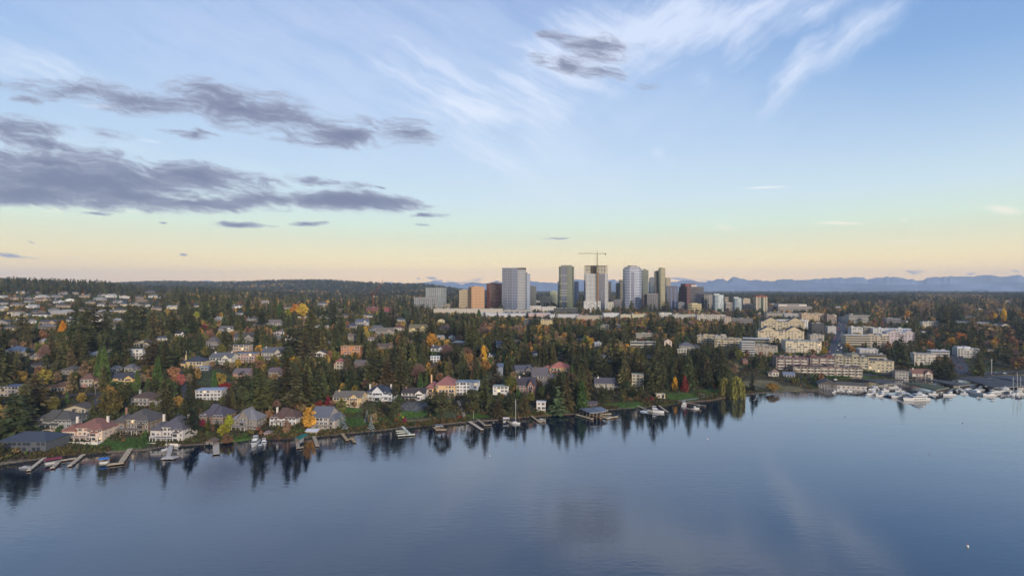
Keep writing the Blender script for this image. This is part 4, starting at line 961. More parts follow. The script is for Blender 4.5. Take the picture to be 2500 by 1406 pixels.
q = MB(); q.box(-w/2 - .6, w/2 + .6, -1.8, d + .6, h, h + 1); q.box(-w * .15, w * .15, 2, d - 2, h + 1, h + 4.5); q.box(-w * .45, -w * .2, 2, d - 2, h + 1, h + 3); q.box(w * .2, w * .45, 2, d - 2, h + 1, h + 3); q.build('crown', mat('red_crown', '#8a4a38', .7), r_)
r_, w, d, h = T(1893,1978,748,1480,-6,.4,'#a29a90','#2f2d30','wide banded office building with long penthouse',frac=.5,fh=4,pent=False)
q = MB(); q.box(-w/2 + 2, w * .36, 3, d - 3, h, h + 5.5); q.build('penthouse', mat('pale_penthouse', '#b9aea2', .7), r_)
q = MB(); q.box(-w * .22, w * .14, 2.9, 3.0, h + 1.5, h + 4); q.build('penthouse_window', GLASS(), r_)
T(1870,1896,748,1500,0,.6,'#30303c','#282a36','dark glass wing left of the wide banded office',frac=.8,pent=False)

# cranes
def tower_crane(px, ytop, Y, jl, cl, zbase_row, col, label, slew=0., luff=0., th=1.):
    gx = (px - CX) / F * Y; gz = hgt(gx, Y); root = thing('tower_crane', label, 'crane', (gx, Y, gz), slew)
    ht = H - (ytop - CY) / F * Y - gz; m = mat('crane_steel', col, .6); s = .9; zj = ht - 6
    b = MB()
    for (a, c) in ((-s, -s), (s, -s), (s, s), (-s, s)): b.bar((a, c, -3), (a, c, zj), .36 * th)
    n = int(zj / 3)
    for i in range(n):
        z = i * zj / n; z2 = (i + 1) * zj / n
        b.bar((-s, -s, z), (s, -s, z2), .2 * th); b.bar((s, s, z), (-s, s, z2), .2 * th); b.bar((s, -s, z), (s, s, z2), .2 * th); b.bar((-s, s, z), (-s, -s, z2), .2 * th)
    b.build('mast', m, root)
    def truss(L, a, nm, hh=1.6):
        t = MB(); ca, sa_ = math.cos(a), math.sin(a)
        def P_(u, v, w_): return (u * ca - w_ * sa_, v, zj + u * sa_ + w_ * ca)
        for (v, w_) in ((-.8, 0), (.8, 0), (0, hh)): t.bar(P_(0, v, w_), P_(L, v, w_), .34 * th)
        k = int(abs(L) / 2.4)
        for i in range(k):
            u, u2 = L * i / k, L * (i + 1) / k
            t.bar(P_(u, -.8, 0), P_((u + u2) / 2, 0, hh), .1); t.bar(P_((u + u2) / 2, 0, hh), P_(u2, .8, 0), .1)
        t.build(nm, m, root); return P_(L, 0, hh)
    if not luff:
        e1 = truss(-jl, 0, 'jib'); e2 = truss(cl, 0, 'counter_jib', 1.2)
        t = MB(); t.bar((-.5, 0, zj), (0, 0, ht + 2.4), .35); t.bar((.5, 0, zj), (0, 0, ht + 2.4), .35); t.build('apex', m, root)
        t = MB(); t.bar((0, 0, ht + 2), (-jl * .38, 0, zj + 5.2), .12); t.bar((-jl * .38, 0, zj + 5.2), (-jl * .72, 0, zj + 1.6), .12); t.bar((0, 0, ht + 2), (cl * .9, 0, zj + 1.2), .12); t.bar((-jl * .38, 0, zj + 5.2), (-jl * .38, 0, zj + 1.5), .2); t.build('tie_cable', m, root)
        t = MB(); t.box(cl - 3, cl, -1, 1, zj - 2.6, zj + .8); t.build('counterweight', mat('dark_concrete', '#504a40', .9), root)
        t = MB(); t.bar((-jl * .14, 0, zj), (-jl * .14, 0, zj - 20), .12); t.box(-jl * .14 - .4, -jl * .14 + .4, -.4, .4, zj - 21, zj - 20); t.build('hook', m, root)
        t = MB(); t.box(.6, 2.4, -2.4, -.9, zj - 2.2, zj); t.build('cab', mat('crane_cab', '#c8c4b4', .6), root)
    else:
        e1 = truss(jl, luff, 'jib'); e2 = truss(-cl, .12, 'counter_jib', 1.2)
        t = MB(); t.bar((0, 0, zj), (-2.5, 0, zj + 9), .35); t.bar((-2.5, 0, zj + 9), e1, .12); t.bar((-2.5, 0, zj + 9), e2, .12); t.build('tie_cable', m, root)
        t = MB(); t.box(-cl, -cl + 3, -1, 1, zj - 2.2, zj + .6); t.build('counterweight', mat('dark_concrete', '#504a40', .9), root)
        t = MB(); t.box(.6, 2.4, -2.4, -.9, zj - 2.2, zj); t.build('cab', mat('crane_cab', '#c8c4b4', .6), root)
    PROT.append((px - 4, px + 4, ytop, CY + F * (H - gz) / Y - 12, Y))
    return root
tower_crane(1458, 614, 1455, 50, 23, 0, '#7d7350', 'yellow hammerhead tower crane rising over the unfinished tower', .06)
tower_crane(912, 716, 1250, 40, 9, 0, '#8f4038', 'red luffing tower crane above the red roofed building site', 0, 1.0, .5)
block(895,930,751,763,'#a9564c','#a8605a','red scaffold wrapped building under the red crane',depth=14,kind='band')
block(938,952,752,765,'#a02c38','#9c3c44','crimson walled building right of the red crane',depth=10,kind='win')

# ------------------------------------------------------------------ hillside houses, placed row by row
AUTO = []      # things whose label is completed once everything stands: (object, description, px, py)
WALLS = [('white', '#cbc8c2'), ('cream', '#c4b596'), ('grey', '#938f8a'), ('tan', '#a48e74'), ('pale', '#b8b2a8'), ('brown', '#76624f')]
ROOFS = [('dark grey', '#504e50'), ('brown', '#63554c'), ('grey', '#74726f'), ('pale grey', '#9a9894'), ('slate', '#4c525c')]
rh_ = random.Random(5)
def auto_house(px, py, w, h, light=0.5):
    wn, wc = WALLS[int(rh_.random() ** (1.6 if rh_.random() < light else .7) * 5.99)]; rn, rc = rh_.choice(ROOFS)
    st = rh_.choice('hhhgLF'); form = {'h': 'hipped', 'g': 'gabled', 'L': 'cross gabled', 'F': 'front gabled'}[st]
    o = house(px - w/2, px + w/2, py - h, py, st, wc, rc, 'x', yaw=rh_.uniform(-.7, .7), small=True, group='houses on the wooded hillside', opts='c' if rh_.random() < .25 else '', prot=(px < 430 and py < 800) or rh_.random() < .5 , depth=8 + rh_.random() * 4)
    AUTO.append((o, f'{wn} {form} house with {rn} roof', px, py)); return o
def taken(px, py, w, m=4):
    for (a, b, c, d, y) in PROT:
        if a - m < px + w/2 and b + m > px - w/2 and c - 2 < py and d + 2 > py - 8: return True
    return False
rows = [(721, 12, 420, 30), (728, 0, 440, 32), (736, -5, 430, 33), (744, -10, 430, 34), (753, -10, 420, 36), (763, -10, 400, 40), (775, -5, 380, 44), (789, 0, 360, 52), (803, 20, 330, 70)]
for (yy, xa, xb, sp) in rows:
    x = xa + rh_.random() * 10
    while x < xb:
        w = sp * (.62 + .25 * rh_.random()); py = yy + rh_.uniform(-5, 5)
        if rh_.random() < .68: auto_house(x, py, w, 6. + (yy - 715) * .07 + rh_.random() * 2, .45)
        x += sp * (1.0 + .15 * rh_.random())
for k in range(105):      # the middle slope
    x = rh_.uniform(430, 1150); yy = rh_.uniform(742, 860); w = 14 + (yy - 730) * .14 + rh_.random() * 8
    if not taken(x, yy, w): auto_house(x, yy, w, 7 + (yy - 730) * .06, .5)
for k in range(20):
    x = rh_.uniform(800, 1010); yy = rh_.uniform(764, 812); w = 16 + rh_.random() * 10
    if not taken(x, yy, w, 1): auto_house(x, yy, w, 8, .5)
for k in range(26):      # among the trees right of downtown
    x = rh_.uniform(1990, 2500); yy = rh_.uniform(738, 800); w = 9 + rh_.random() * 12
    if not taken(x, yy, w): auto_house(x, yy, w, 4.5 + (yy - 738) * .04, .9)
for k in range(14):
    x = rh_.uniform(1180, 1640); yy = rh_.uniform(800, 880); w = 12 + rh_.random() * 12
    if not taken(x, yy, w): auto_house(x, yy, w, 6, .7)
for k in range(22):      # far pale roofs behind downtown
    x = rh_.uniform(1250, 2000); yy = rh_.uniform(727, 744); w = 8 + rh_.random() * 14
    auto_house(x, yy, w, 4, .9)
for k in range(14):      # left slope among the firs
    x = rh_.uniform(0, 420); yy = rh_.uniform(820, 900); w = 22 + rh_.random() * 16
    if not taken(x, yy, w): auto_house(x, yy, w, 13, .6)
for (x, yy, w, h) in ((2300, 797, 24, 7), (2350, 788, 30, 6), (2400, 792, 22, 6), (2440, 795, 26, 6), (2478, 790, 30, 7), (2420, 858, 26, 8), (2462, 861, 22, 7), (2255, 812, 18, 6), (2340, 776, 20, 6), (2460, 738, 12, 5), (2085, 750, 14, 6), (2210, 778, 20, 6)):
    auto_house(x, yy, w, h, 1.)

# ------------------------------------------------------------------ roads
ROADS = []
def road(pts, w, name, label, step=3., off=.3, colr='#45444a'):
    P = [ground(a, b)[:2] for a, b in pts]; Q = []
    for i in range(len(P) - 1):
        a, b = Vector(P[i]), Vector(P[i+1]); n = max(1, int((b - a).length / step))
        for j in range(n): Q.append(a + (b - a) * (j / n))
    Q.append(Vector(P[-1]))
    for _ in range(12): Q = [Q[0]] + [(Q[i-1] + Q[i] * 2 + Q[i+1]) / 4 for i in range(1, len(Q) - 1)] + [Q[-1]]
    b = MB(); rowsv = []
    for i, q in enumerate(Q):
        t = (Q[min(i+1, len(Q)-1)] - Q[max(i-1, 0)]).normalized(); n = Vector((-t.y, t.x))
        r_ = [q + n * (w * (s - .5)) for s in (0, .25, .5, .75, 1)]
        zz = [hgt(v.x, v.y) for v in r_]; zm = sum(zz) / 5
        rowsv.append([(v.x, v.y, max(z_, zm) + off) for v, z_ in zip(r_, zz)]); ROADS.append((q.x, q.y, w / 2 + 1))
    V = [v for r_ in rowsv for v in r_]; Fc = []
    for i in range(len(rowsv) - 1):
        for j in range(4): k = i * 5 + j; Fc.append((k, k + 1, k + 6, k + 5))
    b.add(V, Fc); o = b.build(name, mat('asphalt', colr, .9, vary=.2, scale=.3)); props(o, label, None, None, 'structure')
    k = MB()
    for i in range(0, len(rowsv) - 1, 3):
        a, c = rowsv[i][2], rowsv[i+1][2]; t = (Vector(c) - Vector(a)).normalized(); n = Vector((-t.y, t.x, 0)) * .12; u = Vector((0, 0, .03))
        k.add([Vector(a) - n + u, Vector(a) + n + u, Vector(c) + n + u, Vector(c) - n + u], [(0, 1, 2, 3)])
    if w > 7: o2 = k.build('lane_marking', mat('road_paint', '#c9c2a0', .7)); props(o2, 'dashed pale line along the road', None, None, 'structure')
    return rowsv
AV = road([(2036, 869), (2042, 850), (2047, 832), (2052, 812), (2056, 795), (2057, 782), (2055, 774)], 16, 'road', 'long straight avenue busy with cars at dusk')
road([(1985, 886), (2036, 869), (2062, 862)], 11, 'road', 'side street curving down behind the terraces')
road([(-60, 992), (40, 980), (110, 972), (181, 966), (248, 963)], 5, 'road', 'grey lane across the left slope')
road([(246, 964), (228, 990), (206, 1016), (196, 1034)], 4.2, 'road', 'narrow driveway dropping towards the lake')
road([(437, 900), (446, 930), (451, 956), (459, 985), (446, 1008), (428, 1024)], 4.2, 'road', 'grey lane winding down past the golden maple')
road([(-40, 912), (20, 912), (62, 903)], 6, 'road', 'short street high on the left slope')
road([(2110, 917), (2160, 913), (2230, 913), (2300, 917), (2338, 912), (2350, 902), (2338, 880), (2334, 862)], 13, 'road', 'grey marina parking road')
road([(2338, 914), (2400, 912), (2470, 909), (2560, 906)], 12, 'road', 'marina access road on the right')
road([(1150, 793), (1180, 790), (1230, 789)], 6, 'road', 'small street below the mall')
road([(1118, 978), (1128, 1000), (1136, 1022)], 2.4, 'path', 'straight garden steps from the villa to the lake', colr='#8c7c6c')
road([(1640, 983), (1668, 977), (1700, 974), (1728, 969), (1735, 964), (1722, 961), (1700, 961)], 2.2, 'path', 'pale curved path round the lake lawn', colr='#a09a92')

# cars
_CAR = {}
def car(x, y, z, rot, cname, ccol, label, lights=0, group=None):
    if ccol not in _CAR:
        paint = mat('car_paint', ccol, .3, vary=0, spec=.6); gl = GLASS(); bk = mat('tyre', '#161616', .9, vary=0)
        b = MB(); b.prism([(-2.2, -.85), (2.2, -.85), (2.3, 0), (2.2, .85), (-2.2, .85), (-2.25, 0)], .35, .85, paint)
        b.prism([(-1.7, -.8), (1.0, -.8), (1.0, .8), (-1.7, .8)], .85, 1.42, paint, [(-1.35, -.65), (.45, -.65), (.45, .65), (-1.35, .65)])
        w = MB(); w.prism([(-1.72, -.7), (1.05, -.7), (1.05, .7), (-1.72, .7)], .92, 1.32, gl, [(-1.45, -.58), (.6, -.58), (.6, .58), (-1.45, .58)])
        wh = []
        for (a, c) in ((-1.35, -.8), (1.4, -.8), (-1.35, .62), (1.4, .62)):
            k = MB(); n = 10; k.add([(a + .33 * math.cos(t * 2 * math.pi / n), c + yy, .33 + .33 * math.sin(t * 2 * math.pi / n)) for yy in (0, .18) for t in range(n)],
                                    [tuple(range(n)), tuple(range(2 * n - 1, n - 1, -1))] + [(i, (i + 1) % n, n + (i + 1) % n, n + i) for i in range(n)], bk); wh.append(k.mesh('wheel'))
        L = []
        for s in (-.6, .6):
            k = MB(); k.box(2.2, 2.34, s - .22, s + .22, .55, .78, mat('headlight_lamp', (1., .85, .6), .4, vary=0, emit=2.5)); L.append(k.mesh('headlight'))
        T_ = []
        for s in (-.65, .65):
            k = MB(); k.box(-2.33, -2.2, s - .2, s + .2, .55, .75, mat('tail_lamp', (1., .08, .05), .4, vary=0, emit=2.5)); T_.append(k.mesh('tail_light'))
        _CAR[ccol] = (b.mesh('body'), w.mesh('windows'), wh, L, T_)
    bo, wi, wh, L, T_ = _CAR[ccol]
    r = thing('parked_car' if not lights else 'car', label, 'car', (x, y, z), rot, group)
    link('body', bo, r); link('window', wi, r)
    for q in wh: link('wheel', q, r)
    if lights:
        for q in L: link('headlight', q, r)
        for q in T_: link('tail_light', q, r)
    return r
CC = [('white', '#c4c4c4'), ('silver', '#8c9096'), ('black', '#16181c'), ('dark blue', '#1c2c50'), ('red', '#7c1c1c'), ('grey', '#4c5056')]
rc_ = random.Random(8); nA = len(AV)
for i in range(24):
    f = (i + .5) / 24; k = int(f ** 1.2 * (nA - 2)); lane = rc_.choice((0, 1, 3, 4)); a, c = Vector(AV[k][2]), Vector(AV[k + 1][2])
    q = Vector(AV[k][0]) + (Vector(AV[k][4]) - Vector(AV[k][0])) * ((.13, .35, 0, .65, .87)[lane]); t = c - a
    ang = math.atan2(t.y, t.x) + (math.pi if lane < 2 else 0)
    cn, cc = rc_.choice(CC); o = car(q.x, q.y, q.z + .02, ang, cn, cc, 'x', 1, 'cars on the long avenue')
    p = proj(q.x, q.y, q.z); AUTO.append((o, f'{cn} car ' + ('coming towards the lake' if lane < 2 else 'driving away'), p[0], p[1]))
for (pxa, pya, rot) in [(2140, 913, 0), (2152, 909, 0), (2164, 909, 0), (2176, 912, 0), (2222, 917, .1), (2278, 912, 0), (2292, 915, .2), (2334, 893, 1.4), (2340, 886, 1.4), (2337, 877, 1.5), (2345, 899, 1.3), (2362, 912, .1), (2374, 914, .1), (2386, 914, .1), (2404, 916, .1), (2430, 912, 0), (2452, 913, 0),
                        (2040, 929, 0), (2043, 924, .1), (1180, 790, 0), (2150, 903, .1), (2178, 901, .1), (1995, 880, .4), (1902, 905, .2)]:
    x, y, z = ground(pxa, pya); cn, cc = rc_.choice(CC); o = car(x, y, z + .34, rot, cn, cc, 'x', 0, 'parked cars'); AUTO.append((o, f'parked {cn} car', pxa, pya))

# ------------------------------------------------------------------ docks
PLANK = lambda c='#8a837a': mat('dock_planks', tuple(min(.7, t * k) for t, k in zip(lin(c), (1.75, 1.55, 1.25))), .9, vary=.25, scale=.8)
def dock(pts, w, label, colr='#8a837a', z=.9, post=.8, name='dock'):
    P = [Vector(water_pt(a, b, z)) for a, b in pts]
    root = thing(name, label, 'dock', (P[0].x, P[0].y, 0)); o = P[0]; np_ = 0
    d = MB()
    for i in range(len(P) - 1):
        a, b = P[i] - o, P[i+1] - o; t = (b - a).normalized(); n = Vector((-t.y, t.x)) * (w / 2); e = t * (w * .48 if i < len(P) - 2 else 0)
        zz = z + .004 * i
        d.prism([tuple(v) for v in (a - n, b + e - n, b + e + n, a + n)], zz - .28, zz)
        L = (b - a).length; k = max(1, int(L / 5))
        for j in range(k + 1):
            if i and not j: continue
            for s in (-1, 1):
                q = a + t * (L * j / k) + n * s * 1.02
                if np_ < 80: p = MB(); p.bar((q.x, q.y, -3), (q.x, q.y, z + post * (1 if j == k else .4)), .16, n=6); p.build('piling', mat('piling_wood', '#5c5248', .9), root); np_ += 1
    d.build('deck', PLANK(colr), root)
    ALL.append((root, pts[0][0], pts[0][1])); return root
DK = [
 ([(109, 1116), (70, 1147)], 2., 'straight narrow dock on the far left by the pontoon boat', '#9a938b'),
 ([(186, 1117), (146, 1123), (128, 1141)], 2.2, 'bent dock beside the maroon covered boat', '#948c84'),
 ([(204, 1108), (170, 1136)], 2.3, 'straight slanted dock right of the bent one', '#948b80'),
 ([(319, 1093), (295, 1129), (262, 1133)], 3., 'wide L shaped dock by the blue covered boat', '#8f8576'),
 ([(419, 1084), (411, 1112)], 2.6, 'grey dock leading to a square swim platform', '#8e8d90'),
 ([(399, 1116), (431, 1116)], 5., 'square grey swim platform at the end of a dock', '#96949a'),
 ([(527, 1077), (528, 1107)], 3.6, 'broad grey dock right of the little boathouse', '#8e8a88'),
 ([(618, 1069), (617, 1082)], 2., 'short dock behind two white motor boats', '#8a847a'),
 ([(724, 1064), (728, 1092), (740, 1090)], 2.2, 'L shaped dock by the teal covered boat', '#7e776e'),
 ([(766, 1064), (775, 1088)], 2.2, 'narrow dock right of the tan boathouse', '#857d72'),
 ([(835, 1057), (847, 1073), (858, 1069), (866, 1078)], 2., 'zigzag wooden dock below the lawns', '#857762'),
 ([(982, 1040), (1001, 1059)], 1.8, 'white dock walkway with finger piers', '#b8b4b0'),
 ([(966, 1051), (992, 1050)], 1.2, 'inner white finger pier', '#b4b0ac'),
 ([(968, 1056), (998, 1054)], 1.2, 'middle white finger pier', '#b4b0ac'),
 ([(971, 1062), (1013, 1059)], 2.2, 'outer wide white finger pier', '#b4b0ac'),
 ([(1062, 1041), (1070, 1048), (1091, 1048)], 4., 'square brown dock below a grey canopy', '#8a7d6e'),
 ([(1146, 1028), (1177, 1048)], 2.6, 'long pale dock below the white modern house', '#9a928a'),
 ([(1166, 1023), (1184, 1037), (1200, 1036)], 2.2, 'weathered dock with slip right of the long pale dock', '#7c756c'),
 ([(1226, 1018), (1246, 1032)], 1.6, 'narrow dock beside the moored sailboat', '#857e74'),
 ([(1296, 1013), (1315, 1028), (1331, 1026)], 1.8, 'small bent dock below the white cabana', '#857b6c'),
 ([(1408, 1011), (1446, 1022)], 2.6, 'outer left dock of the big covered slip', '#a09684'),
 ([(1444, 1012), (1468, 1020)], 2.2, 'centre dock under the big covered slip', '#8a6f5c'),
 ([(1466, 1011), (1492, 1009)], 2.2, 'rear right dock of the big covered slip', '#a09684'),
 ([(1462, 1013), (1482, 1020), (1507, 1016)], 2.2, 'front right dock of the big covered slip', '#a09684'),
 ([(1557, 990), (1590, 1004)], 1.8, 'dock left of the white cruiser', '#8c857c'),
 ([(1604, 986), (1630, 1005)], 1.6, 'thin dock right of the white cruiser', '#8c857c'),
 ([(1673, 982), (1722, 990)], 2.2, 'rear dock of the pair by the lake lawn', '#77706a'),
 ([(1664, 994), (1710, 1002)], 2.4, 'front dock of the pair by the lake lawn', '#77706a'),
 ([(1975, 953), (2012, 957)], 2.6, 'old timber pier under the shingled boathouse', '#5f5048'),
 ([(2042, 956), (2092, 961), (2124, 952)], 2.6, 'dark marina pier round the long boat shed', '#5e5a58'),
 ([(2100, 942), (2200, 953)], 2.2, 'marina pier between the moored white yachts', '#6a6664'),
 ([(2190, 939), (2270, 957), (2300, 955)], 2.2, 'marina pier along the green roofed moorage', '#6a6664'),
 ([(2330, 950), (2400, 962), (2500, 968)], 2.4, 'right hand marina pier with moored boats', '#6a6664'),
]
for (pts, w, lab, c) in DK: dock(pts, w, lab, c)

def canopy(cor, z, th, label, colr, posts=(6, 4), name='covered_moorage', rise=0., zc=None, cat='boat shelter', trim='#a8a49c', drop=0.):
    """flat or gently ridged roof on posts; cor = four photo corners of the roof at height z (left back, right back, right front, left front)"""
    P = [Vector(water_pt(a, b, z)) for a, b in cor]; o = (P[0] + P[1] + P[2] + P[3]) / 4
    root = thing(name, label, cat, (o.x, o.y, 0)); Q = [p - o for p in P]
    b = MB(); rm = mat('moorage_roof', colr, .85, vary=.2, scale=.15)
    la, rb = (Q[0] + Q[3]) / 2, (Q[1] + Q[2]) / 2
    b.add([(Q[0].x, Q[0].y, z), (Q[1].x, Q[1].y, z), (Q[2].x, Q[2].y, z), (Q[3].x, Q[3].y, z), (la.x, la.y, z + rise), (rb.x, rb.y, z + rise),
           (Q[0].x, Q[0].y, z - th), (Q[1].x, Q[1].y, z - th), (Q[2].x, Q[2].y, z - th), (Q[3].x, Q[3].y, z - th)],
          [(0, 4, 5, 1), (3, 2, 5, 4), (6, 7, 8, 9), (3, 9, 8, 2), (2, 8, 7, 1), (1, 7, 6, 0), (0, 6, 9, 3), (0, 3, 4), (1, 5, 2)])
    b.build('roof', rm, root)
    f = MB(); a_, c_ = Vector((Q[3].x, Q[3].y, z - th * .5)), Vector((Q[2].x, Q[2].y, z - th * .5)); f.bar(a_, c_, .22); f.build('fascia', mat('fascia_trim', trim, .7), root)
    n = 0
    for i in range(posts[0] + 1):
        for j in range(posts[1] + 1):
            if 0 < j < posts[1] and 0 < i < posts[0] and posts[0] > 3 and (j % 2): continue
            u, v = .02 + .96 * i / posts[0], .03 + .94 * j / posts[1]
            q = (Q[0] * (1 - u) + Q[1] * u) * (1 - v) + (Q[3] * (1 - u) + Q[2] * u) * v
            if n < 95: p = MB(); p.bar((q.x, q.y, -3), (q.x, q.y, z - th), .15, n=6); p.build('post', mat('post_wood', '#8c8276', .85), root); n += 1
    gx = [CX + F * (o.x + q.x) / (o.y + q.y) for q in Q]
    PROT.append((min(gx), max(gx), min(c[1] for c in cor), max(c[1] for c in cor) + 4, o.y))
    ALL.append((root, sum(gx) / 4, cor[2][1])); return root
canopy([(1414, 997), (1440, 995), (1466, 1006), (1440, 1008)], 5.2, .3, 'left half of the big grey roofed open boat slip', '#6a6e76', (3, 3))
canopy([(1440.5, 994), (1468, 993), (1484, 1001), (1466.5, 1006)], 5.4, .3, 'right half of the big grey roofed open boat slip', '#747a84', (3, 3))
canopy([(1061, 1036), (1078, 1035), (1082, 1039), (1063, 1040)], 3., .2, 'small grey canopy over the brown dock', '#74787e', (2, 1))
canopy([(2085, 924), (2152, 926), (2193, 935), (2158, 938)], 4.5, .4, 'dark grey long moorage roof on the left of the marina', '#4c4a4a', (10, 2), rise=.7)
canopy([(2202, 934), (2232, 933), (2318, 946), (2286, 952)], 4.5, .4, 'mossy green moorage roof in the middle of the marina', '#4b5036', (10, 2), rise=.6)
canopy([(2246, 925), (2292, 927), (2372, 938), (2340, 942)], 4.5, .4, 'dark moorage roof behind the mossy green one', '#504e4c', (10, 2), rise=.7)
canopy([(2332, 921), (2384, 919), (2530, 941), (2428, 946)], 4.8, .4, 'largest dark flat moorage roof on the right', '#45464a', (12, 4), rise=.9)
canopy([(2396, 917), (2450, 916), (2560, 926), (2520, 937)], 4.8, .4, 'rear dark moorage roof on the far right', '#4a4b50', (8, 3), rise=.9)

# ------------------------------------------------------------------ boats
def hull_mb(L, Bm, Hh, m, sheer=.35):
    b = MB(); st = []; n = 12
    for i in range(n + 1):
        f = i / n; x = (f - .5) * L
        wd = Bm / 2 * (1 - max(0, (f - .45) / .55) ** 2.2) * (1 - .12 * max(0, (.3 - f) / .3)); wd = max(wd, .02)
        ht = Hh * (1 + sheer * max(0, f - .3) ** 1.4); k = x + (L * .05 * max(0, f - .8) / .2)
        st.append([(x, -wd * .75, -.3), (k, -wd, ht), (k, wd, ht), (x, wd * .75, -.3)])
    V = [v for s in st for v in s]; Fc = []
    for i in range(n):
        for j in range(4): a = i * 4; Fc.append((a + j, a + (j + 1) % 4, a + 4 + (j + 1) % 4, a + 4 + j))
    Fc += [(3, 2, 1, 0), tuple(n * 4 + j for j in range(4))]
    b.add(V, Fc, m); return b
def taper_box(b, x0, x1, w, z0, z1, m, rk=.5, bk=.15, wt=.88):
    h = z1 - z0
    return b.prism([(x0, -w/2), (x1, -w/2), (x1, w/2), (x0, w/2)], z0, z1, m, [(x0 + h * bk, -w/2 * wt), (x1 - h * rk, -w/2 * wt), (x1 - h * rk, w/2 * wt), (x0 + h * bk, w/2 * wt)])
def boat(px0, px1, py, kind, head, label, hullc='#c9c7c2', name=None, cat=None, group=None, decks=2, cover='#2c5c9c', mast=None):
    pxm = (px0 + px1) / 2; x, y = water_pt(pxm, py); a = math.radians(head)
    L = (px1 - px0) / F * y / max(.35, abs(math.cos(a))); Bm = L * (.30 if L > 10 else .36)
    root = thing(name or {'yacht': 'motor_yacht', 'cruiser': 'cabin_cruiser', 'sail': 'sailboat', 'run': 'motor_boat', 'lift': 'covered_boat_lift', 'dinghy': 'dinghy'}[kind], label, cat or ('boat lift' if kind == 'lift' else 'boat'), (x, y, 0), a, group)
    hm = mat('boat_hull', hullc, .35, vary=.04, spec=.5); wm = mat('boat_white', '#cfceca', .4, vary=.04, spec=.5); gl = GLASS()
    Hh = L * .085 + .35 if kind != 'lift' else .9
    if kind in ('yacht', 'cruiser', 'run', 'sail', 'dinghy'):
        hull_mb(L, Bm, Hh, hm).build('hull', None, root)
        s = MB(); s.box(-L * .48, L * .25, -Bm * .5 - .02, -Bm * .5 + .05, Hh * .72, Hh * .80); 
    if kind == 'yacht':
        z = Hh * 1.04; cab = MB(); taper_box(cab, -L * .36, L * .26, Bm * .78, z, z + L * .075, wm, 1.1); cab.build('cabin', None, root)
        w = MB(); taper_box(w, -L * .34, L * .262, Bm * .79, z + L * .025, z + L * .06, gl, 1.1, .15, .92); w.build('cabin_window', None, root)
        z2 = z + L * .075; c2 = MB(); taper_box(c2, -L * .30, L * .10, Bm * .66, z2 + .02, z2 + L * .06, wm, 1.2); c2.box(-L * .34, L * .06, -Bm * .36, Bm * .36, z2 + L * .06, z2 + L * .066, wm); c2.build('flybridge', None, root)
        w = MB(); taper_box(w, -L * .2, L * .103, Bm * .67, z2 + L * .018, z2 + L * .046, gl, 1.2, .15, .92); w.build('bridge_window', None, root)
        m = MB(); m.bar((-L * .12, 0, z2 + L * .06), (-L * .15, 0, z2 + L * .16), .12); m.box(-L * .2, -L * .1, -Bm * .22, Bm * .22, z2 + L * .12, z2 + L * .13); m.bar((-L * .16, 0, z2 + L * .13), (-L * .17, 0, z2 + L * .2), .05); m.build('radar_mast', wm, root)
        p = MB()
        for i in range(5): p.box(-L * .28 + i * L * .1, -L * .28 + i * L * .1 + L * .045, -Bm * .52, Bm * .52, Hh * .55, Hh * .75)
        p.build('porthole', gl, root)
        rl = MB(); rl.bar((L * .12, -Bm * .42, Hh * 1.45), (L * .47, -.05, Hh * 1.75), .04); rl.bar((L * .12, Bm * .42, Hh * 1.45), (L * .47, .05, Hh * 1.75), .04); rl.build('bow_rail', mat('steel_rail', '#9a9a9a', .3, metal=.8, vary=0), root)
    elif kind in ('cruiser', 'run'):
        z = Hh * 1.0; h = L * (.11 if kind == 'cruiser' else .07); cab = MB(); taper_box(cab, -L * .18, L * .24, Bm * .74, z, z + h, wm, 1.2); cab.build('cabin', None, root)
        w = MB(); taper_box(w, -L * .16, L * .243, Bm * .75, z + h * .4, z + h * .85, gl, 1.2, .15, .92); w.build('windscreen', None, root)
        if kind == 'cruiser':
            c2 = MB(); taper_box(c2, -L * .2, L * .05, Bm * .6, z + h, z + h * 1.5, wm, 1.); c2.build('flybridge', None, root)
            m = MB(); m.bar((-L * .2, -Bm * .3, z + h), (-L * .17, -Bm * .3, z + h * 2.3), .06); m.bar((-L * .2, Bm * .3, z + h), (-L * .17, Bm * .3, z + h * 2.3), .06); m.box(-L * .22, L * .02, -Bm * .33, Bm * .33, z + h * 2.3, z + h * 2.38); m.build('hardtop', wm, root)
        ck = MB(); ck.box(-L * .46, -L * .22, -Bm * .36, Bm * .36, Hh * 1.0, Hh * 1.0 + .05); ck.build('cockpit', mat('teak', '#7c6a54', .8), root)
    elif kind == 'sail':
        z = Hh; cab = MB(); taper_box(cab, -L * .15, L * .22, Bm * .5, z, z + .6, wm, .8); cab.build('cabin', None, root)
        mh = mast or L * 1.25; m = MB(); m.bar((L * .08, 0, z), (L * .08, 0, z + mh), .15, n=6); m.build('mast', mat('mast_paint', '#c4c2bc', .4), root)
        m = MB(); m.bar((L * .08, 0, z + 1.5), (-L * .35, 0, z + 1.6), .22, mat('sail_cover', '#2e3a55', .8), 6); m.build('boom', None, root)
        m = MB(); m.bar((L * .5, 0, z + .2), (L * .08, 0, z + mh * .97), .05); m.bar((-L * .48, 0, z), (L * .08, 0, z + mh * .99), .03); m.bar((L * .08, -Bm * .3, z + mh * .55), (L * .08, Bm * .3, z + mh * .55), .05); m.build('rigging', mat('rigging_wire', '#8a8a8a', .5), root)
    elif kind == 'lift':
        hull_mb(L * .9, Bm, .8, hm).build('hull', None, root); k = MB()
        for sx in (-.48, .48):
            for sy in (-.6, .6): k2 = MB(); k2.bar((L * sx, Bm * sy, -2), (L * sx, Bm * sy, 2.7), .09); k2.build('post', mat('steel_post', '#8c8c8c', .5), root)
